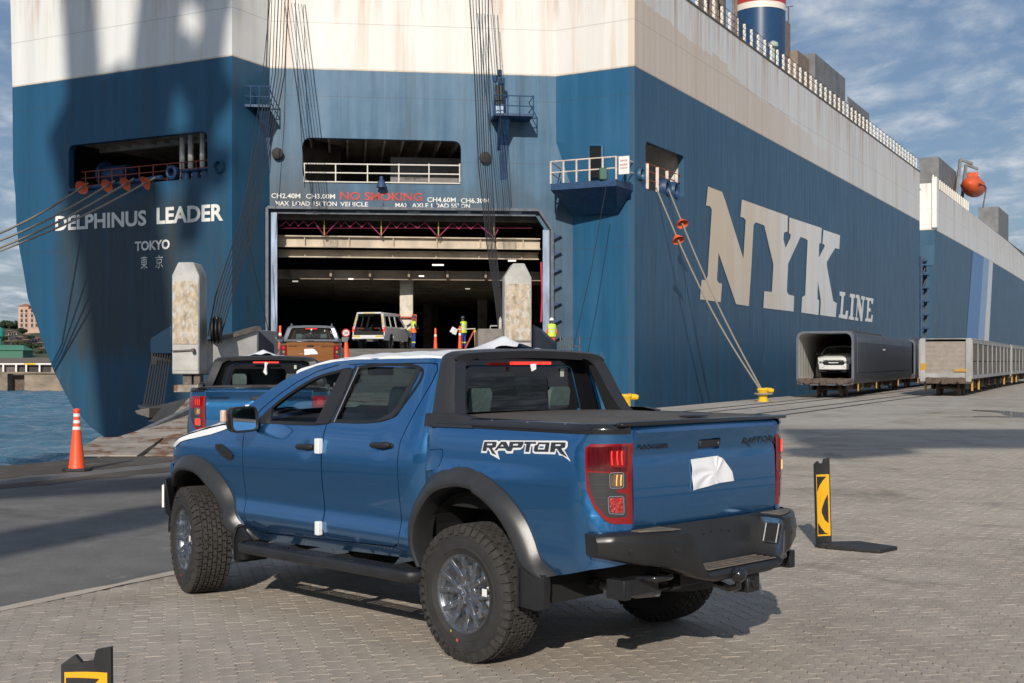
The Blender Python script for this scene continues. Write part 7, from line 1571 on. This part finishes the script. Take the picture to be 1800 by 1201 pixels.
def raptor_decal(T):
    def poly(L, off, m, nm, holes=()):
        f_ = lambda P: [sd(830+a/9.474, 755+b/9.474, .932) for a, b in P]
        g = G(); plate(g, f_(L), lambda u, z: ubed(u, z, off), [f_(h) for h in holes], h=.03); g.build(nm, m, T)
    W_ = mat('decal_white', (.74, .75, .76), .3, coat=.5); D_ = mat('decal_dark', (.022, .025, .035), .3, coat=.5)
    poly([(185, 183), (410, 183), (432, 200), (470, 183), (590, 183), (600, 190), (610, 185), (1545, 190), (1578, 212), (1580, 290), (1560, 325), (1528, 340), (1650, 540), (1590, 495), (1510, 440), (1450, 432), (1430, 390), (1400, 340), (1385, 415), (1040, 405), (1005, 385), (1000, 280), (980, 280), (970, 405), (862, 405), (878, 262), (858, 262), (845, 305), (800, 340), (690, 343), (680, 400), (570, 400), (545, 352), (445, 352), (425, 375), (467, 505), (400, 465), (305, 415), (298, 380), (262, 330), (245, 395), (150, 390)], .0022, W_, 'side_decal', [[(1118, 280), (1188, 283), (1182, 312), (1114, 310)]])
    for L, H in (([(198, 205), (398, 205), (405, 232), (392, 295), (332, 312), (412, 430), (330, 395), (318, 360), (275, 305), (250, 303), (240, 360), (172, 358)], [[(250, 235), (335, 235), (330, 262), (245, 262)]]),
                 ([(372, 352), (475, 205), (558, 205), (610, 290), (600, 358), (580, 355), (548, 316), (442, 316), (412, 350)], [[(470, 282), (500, 245), (525, 282)]]),
                 ([(618, 205), (852, 205), (846, 250), (818, 303), (680, 305), (655, 362), (592, 362), (612, 290)], [[(682, 240), (765, 240), (755, 268), (674, 268)]]),
                 ([(864, 205), (1060, 207), (1055, 240), (968, 240), (950, 375), (886, 374), (896, 240), (858, 240)], []),
                 ([(1088, 215), (1280, 217), (1272, 375), (1040, 372), (1025, 340), (1035, 272), (1082, 250)], [[(1112, 246), (1216, 248), (1202, 335), (1092, 332)]]),
                 ([(1305, 216), (1545, 216), (1545, 300), (1482, 318), (1592, 465), (1462, 398), (1440, 362), (1405, 320), (1385, 320), (1374, 376), (1297, 378)], [[(1382, 248), (1465, 248), (1462, 275), (1377, 275)]])):
        poly(L, .0036, D_, 'side_decal_letter', H)
pk = make_pickup('pickup_truck', 'large blue double cab pickup with black sports bar, nearest the camera', steer=-.26)
raptor_decal(pk)
pk.location = (OX, OY, 0); pk.rotation_euler = (0, 0, pi-TH)
# second blue pickup ahead on the quay
p2 = copy_tree(pk); p2['label'] = 'blue double cab pickup with lit brake lights seen from behind, ahead of the near pickup'
p2.location = ((436-CX)/F*16.9, 16.9+1.1, 0); p2.rotation_euler = (0, 0, pi/2+.13)
G().tube([(.385, 0, 1.79), (.36, 0, 1.72), (.38, .01, 1.66), (.35, -.01, 1.62)], [.02, .016, .03, .012], 6).build('film_scrap', K_film_w, p2)
for c_ in kids(p2):
    if c_.name.startswith('wheel') and c_.type == 'EMPTY': c_.rotation_euler[2] = 0 if c_.location.y > 0 else pi
    if c_.name.startswith('tail_lamp'):
        for q in kids(c_):
            for i, s in enumerate(q.material_slots):
                if s.material.name in ('lamp_red_bright', 'lamp_red_dark'): nm_ = s.material.name; s.link = 'OBJECT'; s.material = K_redl2 if nm_ == 'lamp_red_bright' else K_red
# orange pickup on the ramp, with a sports hoop running into the bed and no wide flares
p3 = copy_tree(pk, skip=('side_decal', 'side_decal_letter', 'roof_film', 'bonnet_film', 'foam_block', 'mud_flap'), swap={'pickup_blue_paint': P_orange, 'bumper_face_dark': K_bump, 'flare_black': P_orange})
p3['label'] = 'burnt orange double cab pickup climbing the ship ramp'
p3.location = ((541-CX)/F*36.2, 36.8, rz_(36.8)+.0); p3.rotation_euler = (0, -.06, pi/2+.135); p3.scale = (.93, .93, .93)
for c_ in kids(p3):
    if c_.name.startswith('wheel') and c_.type == 'EMPTY': c_.rotation_euler[2] = 0 if c_.location.y > 0 else pi
    if c_.name.startswith('sports_bar'):
        for s in c_.material_slots: s.link = 'OBJECT'; s.material = mat('bar_silver', (.22, .24, .27), .35, metal=.5)
    if c_.name.startswith('bed_cover'):
        for s in c_.material_slots: s.link = 'OBJECT'; s.material = mat('cover_grey', (.22, .225, .24), .5)
for sg in (-1, 1): G().tube([(.55, sg*.62, 1.86), (.9, sg*.63, 1.915), (1.7, sg*.63, 1.90), (1.95, sg*.63, 1.83)], .022, 8).build('roof_rail', mat('bar_silver', (.22, .24, .27)), p3, smooth=60)
for c_ in kids(p3):
    if c_.name.startswith('tailgate') and c_.type == 'MESH':
        for q in kids(c_):
            if q.name.startswith('lettering'): q.scale = (1, 1, .999)
# white pickup in the open wagon, facing out
p4 = copy_tree(pk, skip=('side_decal', 'side_decal_letter', 'roof_film', 'bonnet_film', 'foam_block', 'corner_film'), swap={'pickup_blue_paint': P_white})
p4['label'] = 'white pickup parked nose out inside the open ended wagon'
d_ = Vector((cos(az1), sin(az1), 0)); p4.location = Vector(w1.location)+d_*5.4+Vector((.12, 0, .87)); p4.rotation_euler = (0, 0, az1+pi)
p4.scale = (.94, .94, .94)
for c_ in kids(p4):
    if c_.name.startswith('wheel') and c_.type == 'EMPTY': c_.rotation_euler[2] = 0 if c_.location.y > 0 else pi

# ================================================================== WHITE CANOPY PICKUP IN THE SHIP DOOR
cp = thing('canopy_pickup', 'white pickup with a canopy, its rear hatch open, driving into the ship door', 'pickup', ((648-CX)/F*64.8, 64.8, SILL), pi/2-.24)
W1_ = mat('van_white', (.66, .66, .65), .35, coat=.5, var=.08); yb_ = .86
P = [(0, .45), (0, .95), (.02, 1.02), (3.3, 1.05), (3.9, 1.02), (4.75, .85), (4.9, .60), (4.9, .42), (4.35, .42), (4.25, .70), (4.0, .82), (3.75, .70), (3.65, .42), (1.45, .42), (1.35, .70), (1.08, .82), (.82, .70), (.72, .42)]
for sg in (1, -1): g = G(); plate(g, P, lambda x, z: (x, sg*(yb_-.03*abs(z-.8)), z), h=.25, flange=(0, -sg*.05, 0)); g.build('body_side', W1_, cp, smooth=30)
for sg in (1, -1):
    Q = [(.05, 1.03), (.22, 1.80), (2.2, 1.84), (2.75, 1.80), (3.55, 1.06)]; hs_ = [[(.28, 1.14), (.40, 1.66), (1.05, 1.68), (1.05, 1.14)], [(1.15, 1.14), (1.15, 1.68), (1.85, 1.70), (1.85, 1.14)], [(2.0, 1.14), (2.05, 1.72), (2.6, 1.70), (3.25, 1.14)]]
    g = G(); plate(g, Q, lambda x, z: (x, sg*(yb_-.22*(z-1.03)), z), hs_, flange=(0, -sg*.04, 0)); g.build('canopy_side', W1_, cp)
    for h in hs_: g = G(); plate(g, h, lambda x, z: (x, sg*(yb_-.22*(z-1.03)-.02), z)); g.build('side_window', K_glassr, cp)
G().prism([(.18, -.69, 1.80), (.10, .69, 1.80), (.10, .60, 1.87), (.10, -.60, 1.87)], (2.5, 0, .0)).build('roof', W1_, cp, bevel=.03)
G().add([(2.72, -.68, 1.82), (2.72, .68, 1.82), (3.6, .82, 1.05), (3.6, -.82, 1.05)], [(0, 1, 2, 3)]).build('windscreen', K_glass, cp)
G().add([(3.5, -.82, 1.07), (3.5, .82, 1.07), (4.75, .78, .88), (4.75, -.78, .88)], [(0, 1, 2, 3)]).build('bonnet', W1_, cp)
G().box((0, -.80, .52), (.06, .80, .90)).build('tailgate_lower', K_under, cp)
G().box((-.12, -.86, .50), (.05, .86, .70)).build('rear_bumper', W1_, cp, bevel=.03); G().box((-.14, -.22, .52), (-.12, .25, .63)).build('number_plate', mat('plate_grey', (.6, .6, .62)), cp)
for sg in (1, -1):
    G().box((-.13, sg*.60-.18, .60), (-.121, sg*.60+.18, .68)).build('reflector_yellow', mat('reflector_yellow', (.65, .45, .05)), cp); G().beam((-.01, sg*.80, 1.0), (.16, sg*.66, 1.80), .12, .05).build('hatch_post', W1_, cp, bevel=.01)
    G().beam((-.05, sg*.775, 1.22), (.08, sg*.68, 1.70), .05, .02).build('reflector_yellow', mat('reflector_yellow', (.65, .45, .05)), cp)
    G().box((-.03, sg*.82-.05, .88), (.01, sg*.82+.05, 1.12)).build('tail_lamp', K_redl2, cp, bevel=.01); G().box((-.125, sg*.82-.03, .62), (-.12, sg*.82+.03, .68)).build('tail_lamp', K_red, cp)
    G().tube([(.05, sg*.60, .72), (.05, sg*.60, 1.05), (.05, sg*.28, 1.05)], .015, 6).build('rack_tube', K_redrail if False else M_redrail, cp)
    for x in (1.08, 4.0): G().lathe([(.25, -.10), (.34, -.11), (.35, -.08), (.35, .08), (.34, .11), (.22, .10), (.20, .06), (.05, .06)], (x, sg*.74, .35), (0, sg, 0), 28).build('wheel', K_tyre, cp, smooth=40)
    G().prism([(3.1, sg*.86, 1.08), (3.0, sg*1.03, 1.1), (3.0, sg*1.03, 1.24), (3.1, sg*.86, 1.22)], (.08, 0, 0)).build('door_mirror', W1_, cp, bevel=.02)
G().box((.05, -.66, 1.78), (.12, .66, 1.86)).build('hatch_header', W1_, cp, bevel=.02); G().box((.04, -.28, 1.80), (.05, .28, 1.84)).build('reflector_yellow', mat('reflector_yellow', (.65, .45, .05)), cp)
G().box((.7, -.7, .75), (3.2, .7, .80)).box((2.6, -.75, .8), (2.7, .75, 1.75)).build('load_floor', K_int, cp)
G().box((2.0, -.40, 1.0), (2.2, .0, 1.45)).build('seat_back', mat('seat_grey', (.2, .21, .22)), cp, bevel=.05)

# ================================================================== PEOPLE
def person(label, px, pyfeet, Y, rz, J, cols, h=1.74, extra=None, z=None):
    """J: joints (x right, y forward, z up) for one connected skeleton; skin grown over it"""
    o = thing('person', label, 'person', ((px-CX)/F*Y, Y, z if z is not None else at(px, pyfeet, Y).z), rz)
    names = list(J); idx = {k: i for i, k in enumerate(names)}
    E_ = [('pelvis', 'waist'), ('waist', 'chest'), ('chest', 'neck'), ('neck', 'head'), ('head', 'crown'), ('chest', 'shL'), ('shL', 'elL'), ('elL', 'wrL'), ('wrL', 'haL'), ('chest', 'shR'), ('shR', 'elR'), ('elR', 'wrR'), ('wrR', 'haR'),
          ('pelvis', 'hiL'), ('hiL', 'knL'), ('knL', 'anL'), ('anL', 'toL'), ('pelvis', 'hiR'), ('hiR', 'knR'), ('knR', 'anR'), ('anR', 'toR')]
    me = bpy.data.meshes.new('body'); me.from_pydata([Vector(J[k])*h/1.74 for k in names], [(idx[a], idx[b]) for a, b in E_], [])
    b = bpy.data.objects.new('body', me); COL.objects.link(b); b.modifiers.new('skin', 'SKIN'); b.modifiers.new('sub', 'SUBSURF').levels = 1
    R = dict(pelvis=(.155, .11), waist=(.145, .10), chest=(.17, .115), neck=(.055, .055), head=(.078, .09), crown=(.062, .07), shL=(.062, .062), shR=(.062, .062), elL=(.045, .045), elR=(.045, .045), wrL=(.034, .034), wrR=(.034, .034), haL=(.042, .025), haR=(.042, .025),
             hiL=(.092, .095), hiR=(.092, .095), knL=(.064, .066), knR=(.064, .066), anL=(.048, .05), anR=(.048, .05), toL=(.045, .035), toR=(.045, .035))
    for k in names: sv = me.skin_vertices[0].data[idx[k]]; sv.radius = R[k]; sv.use_root = k == 'pelvis'
    dg = bpy.context.evaluated_depsgraph_get(); m2 = bpy.data.meshes.new_from_object(b.evaluated_get(dg)); b.modifiers.clear(); b.data = m2
    sk = mat('skin_dark', (.10, .055, .035), .6); ms = [sk, cols['shirt'], cols['trouser'], mat('boot_black', (.015, .013, .012), .5)]
    for m_ in ms: m2.materials.append(m_)
    hands = [Vector(J['haL']), Vector(J['haR'])]
    for p in m2.polygons:
        c = p.center
        if c.z > 1.46: p.material_index = 0
        elif min((c-q).length for q in hands) < .08: p.material_index = 0
        elif c.z < .12: p.material_index = 3
        elif c.z < .92 and min((c-Vector(J[k])).length for k in ('elL', 'elR', 'wrL', 'wrR')) > .16: p.material_index = 2
        else: p.material_index = 1
        p.use_smooth = True
    setp(b, o)
    for s in ('L', 'R'):                                # five fingers closed from each palm
        ha, wr = Vector(J['ha'+s]), Vector(J['wr'+s]); d = (ha-wr).normalized(); sd_ = d.cross(Vector((0, 1, 0))); sd_ = sd_.normalized() if sd_.length > .1 else Vector((1, 0, 0)); nn = d.cross(sd_)
        for k in range(4): a = ha+sd_*(k-1.5)*.020; G().tube([a, a+d*(.05-.004*abs(k-1.2)), a+d*.065+nn*.025], [.010, .0095, .007], 6).build('finger', sk, o, smooth=60)
        G().tube([wr+d*.02+sd_*.03, wr+d*.05+sd_*.055, wr+d*.085+sd_*.05], [.012, .010, .008], 6).build('thumb', sk, o, smooth=60)
    ch, wa, pe = Vector(J['chest']), Vector(J['waist']), Vector(J['pelvis'])
    g = G(); rows = []
    for q, rx, ry in ((1.47, .10, .09), (1.43, .205, .135), (1.30, .215, .150), (1.15, .200, .140), (1.0, .200, .145), (.86, .215, .155)):
        c = Vector((np.interp(q, [pe.z, wa.z, ch.z], [pe.x, wa.x, ch.x]), np.interp(q, [pe.z, wa.z, ch.z], [pe.y, wa.y, ch.y]), q)); rows.append([(c.x+cos(a)*rx, c.y+sin(a)*ry, q) for a in np.linspace(0, 2*pi, 17)[:-1]])
    k = 16; P = [p for r_ in rows for p in r_]
    for lo_, hi_, key in ((0, 3, 'vest'), (3, 5, 'vest_low')):
        PP = P[lo_*k:(hi_+1)*k]; G().add(PP, [(i*k+j, i*k+(j+1) % k, (i+1)*k+(j+1) % k, (i+1)*k+j) for i in range(hi_-lo_) for j in range(k)]).build('vest', cols[key], o, smooth=60)
    rf = mat('retro_stripe', (.62, .62, .58), .3)
    for q in (1.12, 1.26): rx = np.interp(q, [1.15, 1.30], [.202, .217]); G().lathe([(1, -.022), (1, .022)], (0, 0, 0), k=20, cap=False).build('reflective_stripe', rf, o); s_ = kids(o)[-1]; s_.scale = (rx, rx*.70, 1); s_.location = (float(np.interp(q, [pe.z, ch.z], [pe.x, ch.x])), float(np.interp(q, [pe.z, ch.z], [pe.y, ch.y])), q)
    for s in ('L', 'R'): kn, an = Vector(J['kn'+s]), Vector(J['an'+s]); c = kn.lerp(an, .35); G().lathe([(.073, -.03), (.070, .03)], c, kn-an, 16, cap=False).build('leg_stripe', mat('stripe_yellow', (.55, .62, .08), .4), o)
    hd = Vector(J['head']); G().lathe([(.118, .03), (.12, .05), (.105, .06), (.102, .09), (.085, .135), (.05, .16), (.01, .168)], hd, (0, 0, 1), 24).build('helmet', cols['helmet'], o, smooth=50)
    G().prism([hd+Vector((-.07, .09, .035)), hd+Vector((.07, .09, .035)), hd+Vector((.045, .155, .03)), hd+Vector((-.045, .155, .03))], (0, 0, .012)).build('helmet_peak', cols['helmet'], o, bevel=.004)
    for s_ in (-1, 1): G().lathe([(.010, 0), (.010, .008)], hd+Vector((s_*.032, .088, -.005)), (0, 1, 0), 10).build('eye', mat('eye_dark', (.02, .015, .012), .3), o); G().lathe([(.02, -.008), (.024, 0), (.012, .01)], hd+Vector((s_*.082, 0, -.01)), (s_, 0, 0), 10).build('ear', sk, o, smooth=60)
    G().tube([hd+Vector((0, .088, .005)), hd+Vector((0, .108, -.022)), hd+Vector((0, .095, -.03))], [.010, .014, .008], 6).build('nose', sk, o, smooth=60); G().box(tuple(hd+Vector((-.022, .082, -.062))), tuple(hd+Vector((.022, .092, -.055)))).build('mouth', mat('lip', (.12, .05, .045), .5), o)
    return o
M_vy = mat('hivis_yellow', (.55, .72, .06), .6, emit=None); M_vo = mat('hivis_orange', (.85, .16, .03), .6); M_nv = mat('overall_blue', (.02, .05, .22), .8); M_oro = mat('overall_orange', (.72, .12, .04), .8); M_navy = mat('shirt_navy', (.02, .025, .05), .8)
base = dict(pelvis=(0, 0, .95), waist=(0, .01, 1.10), chest=(0, .0, 1.33), neck=(0, .01, 1.47), head=(0, .03, 1.60), crown=(0, .02, 1.70), shL=(-.19, 0, 1.40), elL=(-.26, -.02, 1.12), wrL=(-.22, .12, .92), haL=(-.20, .18, .86), shR=(.19, 0, 1.40), elR=(.26, -.02, 1.12), wrR=(.22, .12, .92), haR=(.20, .18, .86),
            hiL=(-.095, 0, .88), knL=(-.11, .02, .50), anL=(-.12, -.02, .09), toL=(-.14, .14, .04), hiR=(.095, 0, .88), knR=(.11, .02, .50), anR=(.12, -.02, .09), toR=(.14, .14, .04))
J1 = dict(base); J1.update(elL=(-.27, .05, 1.14), wrL=(-.10, .22, 1.14), haL=(-.02, .24, 1.16), elR=(.27, .05, 1.14), wrR=(.10, .22, 1.10), haR=(.02, .25, 1.10))
person('person in blue overalls with an orange and yellow vest by the deck column', 727, 614, 66.6, -1.2, J1, dict(shirt=M_navy, trouser=M_nv, vest=M_vy, vest_low=M_vo, helmet=mat('helmet_dark', (.03, .04, .07), .4)), 1.62, z=SILL)
J2 = dict(base); J2.update(elL=(-.26, .10, 1.14), wrL=(-.22, .30, 1.10), haL=(-.22, .37, 1.10), head=(0, .06, 1.59), crown=(0, .07, 1.69))
o = person('person in a yellow vest holding white papers in the ship door', 815, 614, 66.8, .9, J2, dict(shirt=M_navy, trouser=M_nv, vest=M_vy, vest_low=M_vy, helmet=mat('helmet_dark', (.03, .04, .07), .4)), 1.66, z=SILL)
pp = thing('clipboard', 'white papers held by the worker in the middle of the ship door', 'papers', Vector(o.location)+Vector((-.42, -.25, 1.12)), .4)
for i, (a, b_) in enumerate((((-.14, 0, -.12), .5), ((-.02, .02, -.20), .3))): s_ = G().box((-.11, -.004, -.15), (.11, .004, .15)).build('paper_sheet', K_foam, pp); s_.location = a; s_.rotation_euler = (.2, b_, 0)
J3 = dict(base); J3.update(elL=(-.25, .0, 1.12), wrL=(-.25, .06, .90), haL=(-.25, .09, .82), knR=(.12, .06, .50), anR=(.13, -.06, .10))
person('person in orange overalls, yellow vest and white helmet right of the ship door', 970, 624, 60.5, .25, J3, dict(shirt=M_oro, trouser=M_oro, vest=M_vy, vest_low=M_vy, helmet=mat('helmet_white', (.75, .75, .75), .3)), 1.62)
# small red and yellow trestle by the right girder
tr = thing('trestle', 'small red and yellow trestle barrier beside the ramp girder', 'barrier', ((830-CX)/F*62, 62, at(830, 613, 62).z))
G().beam((-.35, 0, 0), (.12, 0, .95), .05).beam((-.35, .5, 0), (.12, .5, .95), .05).build('red_leg', mat('box_red', (.45, .06, .03)), tr); G().beam((.15, 0, 0), (.12, 0, .95), .05).beam((.15, .5, 0), (.12, .5, .95), .05).build('yellow_leg', M_yel, tr); G().beam((-.9, .1, .93), (.15, .1, .97), .04).build('top_bar', M_rr, tr)

# ================================================================== SHADOW CASTERS added behind the viewpoint, shaped to throw the long shadows on the stern and the quay
M_crane = mat('crane_grey', (.30, .31, .32), .6, var=.15)
def up_sun(p, d): p = Vector(p); return p+SD*(d/cos(SUN_EL))
def shade_pt(px, py, d): return up_sun(wallpt(P22, P408, px, py), d)
D0 = 96
cr = thing('shadow_crane', 'tall grey crane added unseen behind the viewpoint to shade the stern', 'crane', (0, 0, 0))
def cb(a, b_, w, h=None, nm='jib_member'): G().beam(shade_pt(*a, D0), shade_pt(*b_, D0), w, h).build(nm, M_crane, cr)
cb((112, -420), (150, 175), 2.2, nm='tower_section'); cb((150, 175), (215, 420), 4.2, nm='machinery_house'); cb((210, 420), (262, 860), 5.0, nm='tower_section')  # beams shaped by tracing the wanted stern shade back towards the sun
cb((330, -420), (255, 250), 2.6); cb((255, 60), (330, 95), 1.3); cb((330, 95), (386, 200), 1.9); cb((310, -60), (400, 30), 1.2); cb((386, -40), (352, 250), 1.5); cb((352, 250), (330, 420), 1.2); cb((240, 250), (400, 300), 1.4)
a = shade_pt(262, 860, D0); G().beam(a, (a.x+2, a.y, 12), 5, nm) if False else G().beam(a, (a.x, a.y-1, 12), 4.5).build('tower_section', M_crane, cr)
for dx in (-5, 5):
    for dy in (-5, 5): G().beam((a.x+dx, a.y+dy-1, 0), (a.x+dx*.5, a.y+dy*.5-1, 12), 1.0).build('portal_leg', M_crane, cr)
ws = thing('reflected_shed', 'long low grey warehouse added behind the viewpoint for its dark reflection', 'warehouse', (0, 0, 0))  # added unseen so the pickup paint has a dark band to reflect
M_shed = mat('shed_cladding', (.10, .105, .115), .7, var=.2, vscale=.2)
G().prism([(-75, -58, 0), (70, -88, 0), (74, -70, 0), (-71, -40, 0)], (0, 0, 8.5)).build('shed_wall', M_shed, ws)
G().prism([(-76, -59, 8.5), (71, -89, 8.5), (72.5, -79, 10.5), (-74.5, -49, 10.5)], (0, 0, .2)).prism([(-74.5, -49, 10.5), (72.5, -79, 10.5), (75, -69, 8.5), (-72, -39, 8.5)], (0, 0, .2)).build('shed_roof', mat('shed_roofing', (.20, .20, .21), .6, var=.2, vscale=.2), ws)
for k in range(12):
    p = Vector((-71, -40, 0)).lerp(Vector((74, -70, 0)), (k+.5)/12); q = Vector((145, -30, 0)).normalized(); G().beam(p-q*2.2+Vector((-.02, .12, 2.2)), p+q*2.2+Vector((-.02, .12, 2.2)), .1, 4.4).build('shed_door', mat('shed_door_paint', (.22, .21, .20) if k % 3 else (.05, .07, .10), .6), ws)
gn = thing('shadow_gantry', 'long grey girder on legs added behind the viewpoint to shade the yard', 'crane', (0, 0, 0))
def gp(px, py, hgt): Y = F*CH/(py-HY); return up_sun((px2x(px, Y), Y, 0), hgt/math.tan(SUN_EL))
H_ = 24
G().beam(gp(1395, 769, H_), gp(2600, 770, H_), 2.2, 2.6).build('main_girder', M_crane, gn)  # girder added unseen so that its shadow bands the yard
G().beam(gp(1420, 798, 20), gp(1560, 788, 20), 1.2, 1.0).build('cabin', M_crane, gn)  # short beam added for the smaller shadow patch
for q in (2150, 2600):
    a = gp(q, 770, H_)
    for dy in (-4, 4): G().beam((a.x, a.y+dy, 0), (a.x, a.y+dy*.2, H_), .9).build('gantry_leg', M_crane, gn)
wl = thing('shadow_mast', 'tall mast with two broad beams added behind the viewpoint to shade the quay', 'mast', (0, 0, 0))
a, b_ = gp(-150, 985, 16), gp(285, 902, 16); G().beam(a, b_, .9, .9).build('shadow_beam', M_crane, wl); a2, b2_ = gp(-200, 875, 19), gp(330, 846, 19); G().beam(a2, b2_, 1.0, .8).build('shadow_beam', M_crane, wl)  # beams carry no lamps, added to cast the bands on the left asphalt
G().beam((a.x-3, a.y, 0), (a.x-3, a.y, 20), .6).beam(a, (a.x-3, a.y, 16), .5).beam(a2, (a.x-3, a.y, 19), .5).build('mast_post', M_crane, wl)
